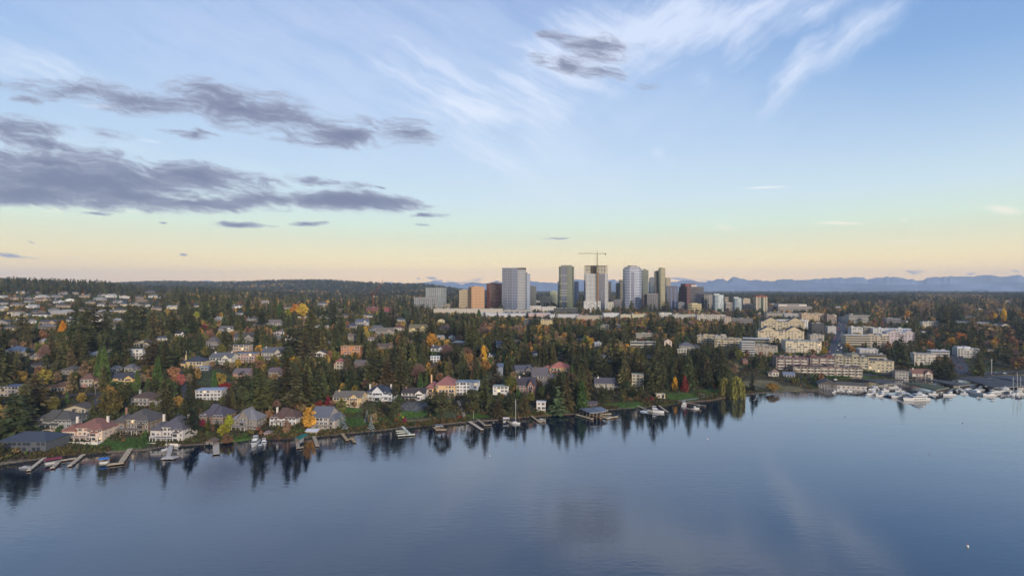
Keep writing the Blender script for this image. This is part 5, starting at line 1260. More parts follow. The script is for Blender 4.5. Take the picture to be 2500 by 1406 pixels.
        V = []; n = 6
        for i in range(n + 1):
            t = math.pi * i / n; yy = -Bm * .66 * math.cos(t); zz = 2.5 + .8 * math.sin(t); V += [(-L * .52, yy, zz), (L * .52, yy, zz)]
        k.add(V, [(2 * i, 2 * i + 1, 2 * i + 3, 2 * i + 2) for i in range(n)]); k.add([(v[0], v[1], v[2] - .12) for v in V], [(2 * i + 2, 2 * i + 3, 2 * i + 1, 2 * i) for i in range(n)])
        k.build('canopy', mat('canvas', cover, .8), root)
    elif kind == 'dinghy':
        m = MB(); m.bar((L * .1, 0, .4), (L * .1, 0, .4 + (mast or 6)), .07); m.build('mast', mat('mast_paint', '#c4c2bc', .4), root)
    ALL.append((root, pxm, py)); return root
boat(50, 72, 1142, 'run', 12, 'small grey pontoon boat on a lift at the far left dock', '#8c8e94', name='pontoon_boat')
boat(117, 142, 1130, 'lift', 40, 'boat under a maroon canvas cover', cover='#6c2f40', name='covered_boat_lift')
boat(245, 264, 1130, 'lift', 20, 'boat under a bright blue canvas cover', cover='#2a62a8')
boat(400, 410, 1098, 'dinghy', 60, 'tiny sailing dinghy with bare mast by the swim platform', mast=8)
boat(613, 632, 1085, 'cruiser', -80, 'larger white motor boat moored with its bow to shore', '#d0cfcb')
boat(629, 642, 1092, 'run', -75, 'small dark grey motor boat between two white ones', '#54575c')
boat(637, 652, 1084, 'cruiser', -65, 'smaller white motor boat on the right of the three', '#d0cfcb')
boat(727, 741, 1076, 'lift', 85, 'boat under a teal green canvas cover', cover='#1f6a62')
boat(985, 994, 1049, 'run', 10, 'small dark blue motor boat between white finger piers', '#2c3a50')
boat(1228, 1243, 1029, 'lift', 5, 'white canopied boat lift left of the sailboat', cover='#b8b8bc')
boat(1245, 1269, 1034, 'sail', -22, 'white sailboat with tall bare mast moored on its own', mast=17.2)
boat(1316, 1326, 1024, 'run', 15, 'little grey boat at the bent dock below the cabana', '#9a9a98')
boat(1584, 1618, 1006, 'cruiser', -28, 'big white cruiser moored off the lake lawn', '#d2d0cc')
boat(1564, 1579, 1005, 'run', -20, 'small pale blue and white boat left of the big cruiser', '#a8bccc')
boat(1664, 1678, 990, 'cruiser', 60, 'white cabin boat at the rear of the lawn docks', '#cfccc6')
boat(1688, 1708, 999, 'cruiser', 15, 'boxy white house boat with blue cover between the lawn docks', '#c8c4ba')
boat(1702, 1710, 991, 'run', 0, 'little dark boat behind the boxy house boat', '#4c4e52')
YB = [(2204, 2268, 977, 'yacht', 188, 'largest white motor yacht, outermost in the marina'), (2176, 2226, 971, 'yacht', 186, 'tall white motor yacht with radar mast behind the largest one'),
      (2116, 2146, 963, 'cruiser', 195, 'white cruiser, leftmost of the front marina row'), (2138, 2166, 967, 'cruiser', 190, 'second white cruiser of the front marina row'), (2160, 2184, 968, 'cruiser', 188, 'cruiser with dark blue hull beside the tall yacht'),
      (2118, 2147, 952, 'yacht', 200, 'white flybridge yacht behind the front row cruisers'), (2148, 2172, 955, 'cruiser', 10, 'white cruiser in the second marina row'), (2170, 2193, 947, 'yacht', 190, 'white yacht in the gap before the mossy roof'),
      (2042, 2058, 952, 'cruiser', 200, 'white cruiser at the left end of the long boat shed'), (2056, 2068, 955, 'run', 190, 'small white boat before the long boat shed'), (2066, 2081, 956, 'cruiser', 5, 'small cruiser with grey top before the boat shed'), (2100, 2118, 946, 'run', 190, 'small white boat at the right end of the boat shed'),
      (2140, 2166, 942, 'run', 0, 'low white boat under the dark left moorage roof'), (2267, 2290, 963, 'cruiser', 185, 'white cruiser half under the mossy green roof'), (2302, 2333, 965, 'cruiser', 188, 'white cruiser standing clear right of the mossy roof'),
      (2276, 2304, 943, 'yacht', 0, 'white yacht between the mossy and the rear roof'), (2334, 2354, 954, 'run', 190, 'small boat at the start of the right pier'), (2352, 2372, 951, 'run', 5, 'second small boat along the right pier'), (2372, 2390, 961, 'run', 100, 'grey sport boat across the right pier'),
      (2400, 2437, 966, 'cruiser', 185, 'long low white cruiser on the outer right pier'), (2426, 2470, 958, 'yacht', 188, 'white yacht below the largest dark roof'), (2464, 2500, 963, 'yacht', 190, 'white yacht at the right edge of the marina'), (2380, 2404, 952, 'cruiser', 190, 'cream cruiser tucked under the largest roof'),
      (2484, 2512, 950, 'cruiser', 185, 'white cruiser behind the right edge yacht')]
for (a, b, c, k, hd, lab) in YB: boat(a, b, c, k, hd, lab, '#26304c' if 'dark blue' in lab else '#cdcbc6', group='boats moored in the marina')
rb_ = random.Random(31)
for i, (a, b) in enumerate(((2094, 951), (2104, 956), (2128, 944), (2186, 955), (2196, 961), (2240, 960), (2256, 966), (2292, 958), (2318, 952), (2344, 962), (2360, 959), (2392, 964), (2416, 952), (2440, 970), (2456, 966), (2410, 946), (2366, 945), (2326, 944), (2030, 958), (2076, 950), (2478, 972), (2440, 950))):
    L = rb_.uniform(10, 19); bo = boat(a, a + L, b, 'run' if L < 13 else 'cruiser', rb_.choice((185, 190, 5, 10, 200)), 'x', rb_.choice(('#cdcbc6', '#c4c6c8', '#b9bcc0', '#3a4050', '#cdc6b4')), group='boats moored in the marina')
    AUTO.append((bo, rb_.choice(('small white boat', 'little moored boat')) if L < 13 else 'moored cabin boat', a, b))
for (a, hgtm, lab) in ((2474, 22, 'left one of three sailboats with bare masts'), (2484, 26, 'middle and tallest of three sailboats with bare masts'), (2492, 21, 'right one of three sailboats with bare masts')):
    boat(a - 10, a + 8, 966 - (a - 2474) * .2, 'sail', 25, lab, mast=hgtm * .75, group='sailboats at the right pier')
# gabled boat houses on the water and buoys
def boathouse(px0, px1, py, h, label, wc, rc, yaw, D, rise=1.6, z=.6, open_=False):
    pxm = (px0 + px1) / 2; x, y = water_pt(pxm, py); W = (px1 - px0) / F * y
    root = thing('boathouse', label, 'boathouse', (x, y, 0), yaw); b = MB(); wm = mat('boathouse_wall', wc, .85); b.box(-W/2, W/2, 0, D, -.5 if not open_ else z + 1.6, z + h, wm)
    roof_part(root, (-W/2, W/2, 0, D, z + h, 'gx' if W > D else 'gy', rise), mat('roof_tiles', rc, .85, vary=.22, scale=2.5), b, wm); b.build('wall', None, root)
    for i in range(max(2, int(W / 4))):
        a = -W/2 + (i + .3) * W / max(2, int(W / 4)); add_window(root, a, 0, z + .8, W / max(2, int(W / 4)) * .5, min(1.4, h * .5), 0)
    PROT.append((px0, px1, py - 14, py, y)); FOOT.append((x, y + D/2, max(W, D) * .6)); ALL.append((root, pxm, py)); return root
boathouse(2046, 2108, 951, 3.6, 'long white walled boat shed with dark gabled roof in the marina', '#bdb4a8', '#54504e', -.38, 9, 2.4)
boathouse(500, 521, 1090, 2.4, 'little brown boathouse with white boats inside', '#6e5f52', '#6a5a4e', -.05, 6, 1.2, open_=True)
boathouse(746, 774, 1064, 2.6, 'tan boathouse with white curved roof edge at the shore', '#9a8468', '#c6c6ca', -.1, 7, .8)
for (a, b, lab, c) in ((2362, 1334, 'white mooring buoy with red band at the lower right', '#d0cfcb'), (1727, 1072, 'white buoy in the middle of the lake', '#cfcfcf'), (2063, 1017, 'small dark buoy before the marina', '#3c3c40'), (2270, 1109, 'tiny grey buoy on the right water', '#8c8c90'), (2350, 1033, 'dark speck of a buoy far right', '#3c3c40'),
                       (1841, 977, 'left of two white buoys off the beach', '#cfcfcf'), (1845, 975, 'right of two white buoys off the beach', '#cfcfcf'), (1863, 979, 'single white buoy right of the pair', '#cfcfcf'), (1196, 1113, 'faint white buoy below the long pale dock', '#cfcfcf')):
    x, y = water_pt(a, b); s = .9 if 'lower right' in lab or 'middle of' in lab else .55; root = thing('mooring_buoy', lab, 'buoy', (x, y, 0), 0, 'buoys on the lake'); k = MB(); n = 10
    for z0, z1, r0, r1 in ((-.3, .3, .5, .55), (.3, .8, .55, .3)): k.prism([(r0 * s * math.cos(t * 2 * math.pi / n), r0 * s * math.sin(t * 2 * math.pi / n)) for t in range(n)], z0 * s, z1 * s - .001, None, [(r1 * s * math.cos(t * 2 * math.pi / n), r1 * s * math.sin(t * 2 * math.pi / n)) for t in range(n)])
    k.build('float', mat('buoy_paint', c, .5), root); k = MB(); k.bar((0, 0, .8 * s), (0, 0, 1.3 * s), .1 * s); k.box(-.12 * s, .12 * s, -.12 * s, .12 * s, 1.3 * s, 1.5 * s); k.build('pole', mat('buoy_band', '#9c3a30', .5), root)
# loose mooring piles
for i, (a, b, h) in enumerate(((329, 1133, 3.5), (335, 1112, 3), (499, 1094, 3), (702, 1094, 4), (807, 1086, 3), (804, 1078, 3), (1136, 1044, 3), (1152, 1050, 2.6), (1272, 1034, 2.6), (1246, 1036, 2.6), (1707, 982, 6), (1690, 985, 3), (1987, 958, 2.5), (1999, 960, 2.5), (2008, 962, 2.5), (2340, 1)[:0] or (1980, 962, 2.2))):
    x, y = water_pt(a, b); k = MB(); k.bar((0, 0, -3), (0, 0, h), .2, n=6); o = k.build('mooring_pile', mat('piling_wood', '#5c5248', .9), None, (x, y, 0)); props(o, None, 'pile', 'loose mooring piles in the lake'); AUTO.append((o, 'lone wooden mooring pile', a, b))

# bulkheads along the shore
def seawall(p0, p1, label, c, h=1.1):
    h *= .6; c = '#%02x%02x%02x' % tuple(int(int(c[i:i+2], 16) * .72) for i in (1, 3, 5))
    n = 24; xs = np.linspace(p0, p1, n + 1); b = MB(); root = None; V = []
    pts = []
    for a in xs:
        ys = float(np.interp(a, SPX, SY)); pts.append(((a - CX) / F * ys, ys - .6))
    o = pts[n // 2]; Vv = []; Fc = []
    for (x, y) in pts: Vv += [(x - o[0], y - o[1], -1), (x - o[0], y - o[1], h), (x - o[0], y - o[1] + .9, h), (x - o[0], y - o[1] + 1.2, -1)]
    for i in range(n):
        for j in range(4): k = i * 4; Fc.append((k + j, k + (j + 1) % 4, k + 4 + (j + 1) % 4, k + 4 + j))
    Fc += [(3, 2, 1, 0), tuple(n * 4 + j for j in range(4))]
    b.add(Vv, Fc); ob = b.build('bulkhead_wall', mat('bulkhead', c, .95, vary=.35, scale=1.2), None, (o[0], o[1], 0)); props(ob, label, 'wall')
for (a, b, lab, c, h) in ((100, 255, 'dark timber bulkhead below the pink roofed mansion garden', '#4f463a', 1.1), (262, 358, 'pale stone bulkhead at the L shaped dock lawn', '#8a7c6c', 1.2), (366, 500, 'low grey stone bulkhead by the swim platform', '#7c7268', 1.), (620, 720, 'brown bulkhead below the white balconied house', '#5f4a3e', 1.),
                     (735, 940, 'long tan stone bulkhead along the central lawns', '#7c6e60', 1.), (1080, 1215, 'pale rock bulkhead below the peach villa', '#8c8074', 1.1), (1300, 1400, 'tan bulkhead below the white cabana', '#85745f', 1.), (1640, 1790, 'curved pinkish bulkhead round the lake lawn point', '#85705f', 1.2), (2110, 2330, 'grey marina quay wall', '#5f5c5a', 1.3)): seawall(a, b, lab, c, h)
# poles
def pole(px, ytop, ybase, label, name='utility_pole', c='#7a7064', arm=True, cat='pole', r=.16):
    x, y, z = ground(px, ybase); h = H - (ytop - CY) / F * y - z; root = thing(name, label, cat, (x, y, z)); k = MB(); k.bar((0, 0, -1), (0, 0, h), r, n=6); k.build('post', mat('pole_wood', c, .8), root)
    if arm: k = MB(); k.box(-1.6, 1.6, -.08, .08, h - 1.4, h - 1.2); k.build('crossarm', mat('pole_wood', c, .8), root)
for a in ((455, 856, 893, 'tall white pole left of the yellow three bay house', 'utility_pole', '#b8b0a8', False), (617, 799, 815, 'white pole above the tudor house', 'utility_pole', '#b4b0a8', False), (1059, 882, 900, 'pale pole below the little white house', 'utility_pole', '#a8a49a'), (1333, 862, 885, 'white utility pole behind the yellow villa', 'utility_pole', '#a8a49c'),
          (1156, 1003, 1022, 'short pole on the lawn by the long pale dock', 'utility_pole', '#9c9284', False), (1681, 858, 880, 'utility pole in the dark fir wood', 'utility_pole', '#8c8478'), (233, 943, 965, 'street pole by the lane left of the yellow house', 'utility_pole', '#7c7870'), (1044, 762, 778, 'pole before the beige mall wall', 'utility_pole', '#a89c84'),
          (2421, 876, 914, 'tall white yacht club mast with crossbar', 'flagpole', '#b4b2ae', True, 'flagpole', .3), (1686, 935, 950, 'white flag pole behind the crimson tree', 'flagpole', '#c4c0b8', False, 'flagpole')): pole(*a)

# ------------------------------------------------------------------ tree shapes (unit: metres)
rt = np.random.RandomState(21)
def quads(cen, size, up=None, flat=.5, jit=.5):
    """ragged leaf sprays: one quad per centre with random orientation"""
    n = len(cen); a = rt.randn(n, 3); a[:, 2] *= flat
    if up is not None: a = a * jit + up
    a /= np.linalg.norm(a, axis=1)[:, None] + 1e-9
    b = rt.randn(n, 3); b -= (b * a).sum(1)[:, None] * a; b /= np.linalg.norm(b, axis=1)[:, None] + 1e-9
    s = (size * (.6 + .8 * rt.rand(n)))[:, None] if np.ndim(size) else (size * (.6 + .8 * rt.rand(n)))[:, None]
    w = s * (.45 + .3 * rt.rand(n)[:, None])
    V = np.stack([cen - a * s - b * w * .5, cen - a * s * .2 + b * w * -1, cen + a * s, cen + b * w], 1).reshape(-1, 3)
    Fq = np.arange(4 * n).reshape(n, 4); return V, Fq
def conifer(Hh=28., Rm=5.2, levels=22, nb=9, leaf=1.25, base=.10, power=.85, droop=.28, full=1., ragged=.35):
    C, A, val = [], [], []
    for i in range(levels):
        t = base + (1 - base) * (i + rt.rand() * .6) / levels; R0 = Rm * (1 - t) ** power * (1 + ragged * (rt.rand() - .5)) + .25
        m = max(4, int(nb * (.5 + .5 * (1 - t)) * full))
        for j in range(m):
            az = rt.rand() * 6.283; R1 = R0 * (.65 + .5 * rt.rand()); k = max(2, int(R1 / (leaf * .62)))
            bv = .75 + .5 * rt.rand()
            for q in range(k):
                f = (q + .6) / k; r = R1 * f
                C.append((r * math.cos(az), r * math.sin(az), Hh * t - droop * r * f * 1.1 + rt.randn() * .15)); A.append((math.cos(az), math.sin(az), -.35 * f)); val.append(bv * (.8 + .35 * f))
    C = np.array(C); C[:, :2] += rt.randn(len(C), 2) * leaf * .25
    V, Fq = quads(C, leaf * (1 - .45 * C[:, 2] / Hh), np.array(A), .5, .35)
    return V, Fq, np.array(val)
def broad(Hh=14., Rm=5., nclump=34, per=34, leaf=.62, zc=.6, zr=.42, trunk_clear=.18, hollow=.55, squeeze=1.):
    C, val = [], []
    for i in range(nclump):
        d = rt.randn(3); d /= np.linalg.norm(d); rr = hollow + (1 - hollow) * rt.rand() ** .6
        c = np.array([d[0] * Rm * rr * .8, d[1] * Rm * rr * .8, Hh * zc + d[2] * Hh * zr * rr * .85])
        c[:2] *= 1 - .35 * max(0, (c[2] / Hh - .6) / .4) * squeeze
        cr = Rm * (.22 + .16 * rt.rand()); bv = .7 + .6 * rt.rand()
        p = rt.randn(per, 3); p /= np.linalg.norm(p, axis=1)[:, None]; p *= (cr * rt.rand(per) ** .4)[:, None]; p[:, 2] *= .8
        C.append(c + p); val.append(bv * (.85 + .3 * rt.rand(per)))
    C = np.concatenate(C); val = np.concatenate(val); C[:, 2] = np.maximum(C[:, 2], Hh * .06)
    V, Fq = quads(C, leaf, None, 1.); return V, Fq, val
def column(Hh=16., Rm=2.2, n=900, leaf=.6, power=.75):
    t = rt.rand(n) ** 1.2; a = rt.rand(n) * 6.283; prof = np.minimum(1, (1 - t) ** power * 1.25) * (.6 + .4 * np.minimum(1, t * 6)); r = Rm * prof * (.65 + .4 * rt.rand(n)) * (1 + .12 * np.sin(a * 3 + t * 9))
    C = np.stack([r * np.cos(a), r * np.sin(a), Hh * (.02 + .98 * t)], 1); V, Fq = quads(C, leaf, np.stack([np.cos(a) * .3, np.sin(a) * .3, np.ones(n)], 1), 1., .6); return V, Fq, .75 + .5 * rt.rand(n)
def willow(Hh=11., Rm=6., n=1500):
    C, up, val = [], [], []
    for i in range(150):
        a = rt.rand() * 6.283; r = Rm * (.25 + .75 * rt.rand() ** .6); zt = Hh * (1 - .45 * (r / Rm) ** 2) * (.85 + .15 * rt.rand()); zb = max(.3, zt - Hh * (.35 + .45 * rt.rand())); bv = .7 + .6 * rt.rand()
        for k in range(10):
            f = k / 9; C.append((r * math.cos(a) * (1 + .08 * f), r * math.sin(a) * (1 + .08 * f), zt + (zb - zt) * f)); up.append((0, 0, -1.)); val.append(bv)
    C = np.array(C); C[:, :2] += rt.randn(len(C), 2) * .15; V, Fq = quads(C, .75, np.array(up), 1., .25); return V, Fq, np.array(val)
def twigs(Hh=13., Rm=5., n=1300):
    """bare crown: thin twigs"""
    d = rt.randn(n, 3); d /= np.linalg.norm(d, axis=1)[:, None]; d[:, 2] = np.abs(d[:, 2]) * .9 - .25; rr = .35 + .65 * rt.rand(n) ** .7
    C = np.stack([d[:, 0] * Rm * rr, d[:, 1] * Rm * rr, Hh * .48 + d[:, 2] * Hh * .52 * rr], 1); a = C - np.array([0, 0, Hh * .3]); a /= np.linalg.norm(a, axis=1)[:, None]; a = a + rt.randn(n, 3) * .25
    a /= np.linalg.norm(a, axis=1)[:, None]; b = np.cross(a, rt.randn(n, 3)); b /= np.linalg.norm(b, axis=1)[:, None]; s = (.5 + .9 * rt.rand(n))[:, None]; w = .07
    V = np.stack([C - a * s, C - b * w, C + a * s, C + b * w], 1).reshape(-1, 3); return V, np.arange(4 * n).reshape(n, 4), .7 + .6 * rt.rand(n)
LEAF = 1.65
def leafmat(name, col, rnd=1.): return mat(name, tuple(min(.6, t * LEAF) for t in col), .85, vary=0, spec=.12, attr='v', rnd=rnd)
def crown_mesh(shape, m, nm='crown'):
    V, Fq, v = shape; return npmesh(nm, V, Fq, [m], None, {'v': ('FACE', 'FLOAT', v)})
def trunk_mesh(Hh, r, limbs=0, col='#4a3d30', top=.9):
    b = MB(); m = mat('bark', col, .95, vary=.2, scale=2.); n = 6
    b.prism([(r * math.cos(t * 2 * math.pi / n), r * math.sin(t * 2 * math.pi / n)) for t in range(n)], -1.5, Hh * top, m, [(r * .2 * math.cos(t * 2 * math.pi / n), r * .2 * math.sin(t * 2 * math.pi / n)) for t in range(n)])
    for i in range(limbs):
        z = Hh * (.25 + .45 * i / limbs); a = i * 2.4; L = Hh * .28; e = Vector((math.cos(a) * L * .8, math.sin(a) * L * .8, z + L * .8)); b.bar((0, 0, z), e, r * .35, m, 4)
        b.bar(e * .6 + Vector((0, 0, z * .4)), e * .6 + Vector((math.cos(a + 1) * L * .4, math.sin(a + 1) * L * .4, z * .4 + L * .5)), r * .2, m, 4)
    return b.mesh('trunk')
FIRC = [('dark green', (.031, .034, .014)), ('deep green', (.021, .025, .012)), ('olive green', (.055, .051, .019)), ('dull green', (.046, .042, .020))]
KINDS = {}     # kind -> list of (crown mesh, trunk mesh, height, radius)
def reg(kind, shapes, m, Hh, Rm, tr, limbs=0, tcol='#4a3d30', top=.9):
    tm = trunk_mesh(Hh, tr, limbs, tcol, top); KINDS[kind] = [(crown_mesh(s, m), tm, Hh, Rm) for s in shapes]
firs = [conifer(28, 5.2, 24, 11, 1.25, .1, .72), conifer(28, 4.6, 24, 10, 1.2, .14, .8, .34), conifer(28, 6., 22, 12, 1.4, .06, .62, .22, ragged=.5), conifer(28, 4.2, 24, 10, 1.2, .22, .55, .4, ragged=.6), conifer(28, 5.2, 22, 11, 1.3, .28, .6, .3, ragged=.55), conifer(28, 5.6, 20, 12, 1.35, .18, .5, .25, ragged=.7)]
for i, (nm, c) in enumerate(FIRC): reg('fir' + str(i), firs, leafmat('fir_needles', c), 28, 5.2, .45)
pine = [broad(22, 5.5, 26, 40, .8, .66, .34), broad(22, 5., 22, 40, .8, .62, .38)]
reg('pine', pine, leafmat('pine_needles', (.036, .042, .018)), 22, 5.5, .4, 3)
reg('cedar', [column(18, 2.6, 1300, .75, .8), column(18, 2.2, 1200, .7, .6)], leafmat('cedar_leaves', (.035, .060, .018), .6), 18, 2.4, .3)
reg('layered', [conifer(24, 6.6, 15, 13, 1.25, .04, 1.0, .1, ragged=.25)], leafmat('spruce_needles', (.058, .078, .034), .3), 24, 6.6, .4)
reg('bluespruce', [conifer(12, 2.4, 16, 9, .7, .02, .95, .1)], leafmat('blue_spruce_needles', (.11, .13, .125), .4), 12, 2.4, .2)
brd = [broad(), broad(14, 5.5, 30, 40, .62, .56, .4), broad(15, 4.2, 28, 38, .6, .55, .46)]
BC = {'olive': (.070, .066, .018), 'brown': (.135, .092, .050), 'orange': (.19, .095, .032), 'gold': (.30, .165, .026), 'rust': (.12, .066, .036), 'crimson': (.115, .014, .018), 'salmon': (.21, .085, .055), 'lime': (.13, .14, .015), 'green': (.045, .062, .020), 'ochre': (.18, .125, .03)}
for k, c in BC.items(): reg(k, brd, leafmat(k + '_leaves', c, .7), 14, 5., .28, 4)
reg('poplar', [column(16, 2.2, 1100, .6, .5)], leafmat('yellow_leaves', (.42, .24, .02), .4), 16, 2.2, .25)
reg('cone_orange', [column(15, 3.6, 1500, .7, .95)], leafmat('bright_orange_leaves', (.34, .15, .015), .3), 15, 3.6, .25)
reg('cone_red', [column(12, 3., 1200, .6, .7)], leafmat('red_leaves', (.12, .018, .02), .3), 12, 3., .2)
reg('bare', [twigs(), twigs(14, 4.4)], leafmat('bare_twigs', (.13, .085, .065), .8), 13, 5., .25, 6, '#6a5c50', .7)
reg('willow', [willow(), willow(11, 5.2)], leafmat('willow_leaves', (.115, .108, .028), .3), 11, 6., .4, 5)
shr = [broad(3., 2.2, 10, 30, .42, .42, .45, 0, .3), broad(2.4, 2.4, 9, 30, .42, .40, .5, 0, .3)]
for k, c in (('green', (.036, .055, .014)), ('red', (.12, .030, .018)), ('yellow', (.36, .24, .015)), ('olive', (.075, .075, .018)), ('brown', (.10, .06, .03)), ('lime', (.12, .14, .02))):
    KINDS['shrub_' + k] = [(crown_mesh(s, leafmat(k + '_shrub_leaves', c, .8)), None, 3., 2.3) for s in shr]
NAMES = {'fir': ('fir_tree', 'fir tree'), 'pine': ('pine_tree', 'pine tree'), 'cedar': ('cedar_tree', 'cedar tree'), 'layered': ('spruce_tree', 'spruce tree'), 'bluespruce': ('blue_spruce', 'spruce tree'), 'poplar': ('poplar_tree', 'poplar tree'), 'bare': ('bare_tree', 'bare tree'), 'willow': ('willow_tree', 'willow tree')}
TCROWD = []     # placed trees: x, y, r
def plant(kind, x, y, z, hgt_m, wid=None, label=None, group=None, var=None, rng=random):
    v = KINDS[kind]; cr, tr, Hh, Rm = v[var if var is not None else rng.randrange(len(v))]
    s = hgt_m / Hh; sw = (wid / (2 * Rm)) if wid else s
    base = kind.rstrip('0123'); nm, cat = NAMES.get(base, ('maple_tree', 'tree'))
    if kind.startswith('shrub'): nm, cat = 'garden_shrub', 'shrub'
    if kind.startswith('cone_'): nm, cat = 'maple_tree', 'tree'
    o = thing(nm, label, cat, (x, y, z), rng.random() * 6.28, group); o.scale = (sw, sw, s)
    link('crown', cr, o)
    if tr: link('trunk', tr, o)
    TCROWD.append((x, y, (wid or 2 * Rm * s) / 2)); return o
rp = random.Random(77)
def hero(kind, px, ytop, ybase, wpx, label, group=None, var=None):
    x, y, z = ground(px, ybase); h = max(1.5, H - (ytop - CY) / F * y - z); w = wpx / F * y * (1.2 if kind.startswith('fir') else 1.)
    o = plant(kind, x, y, z - .3, h + .3, w, label, group, var, rp); ALL.append((o, px, ybase))
    PROT.append((px - wpx * .3, px + wpx * .3, ytop, ytop + (ybase - ytop) * .6, y)); return o
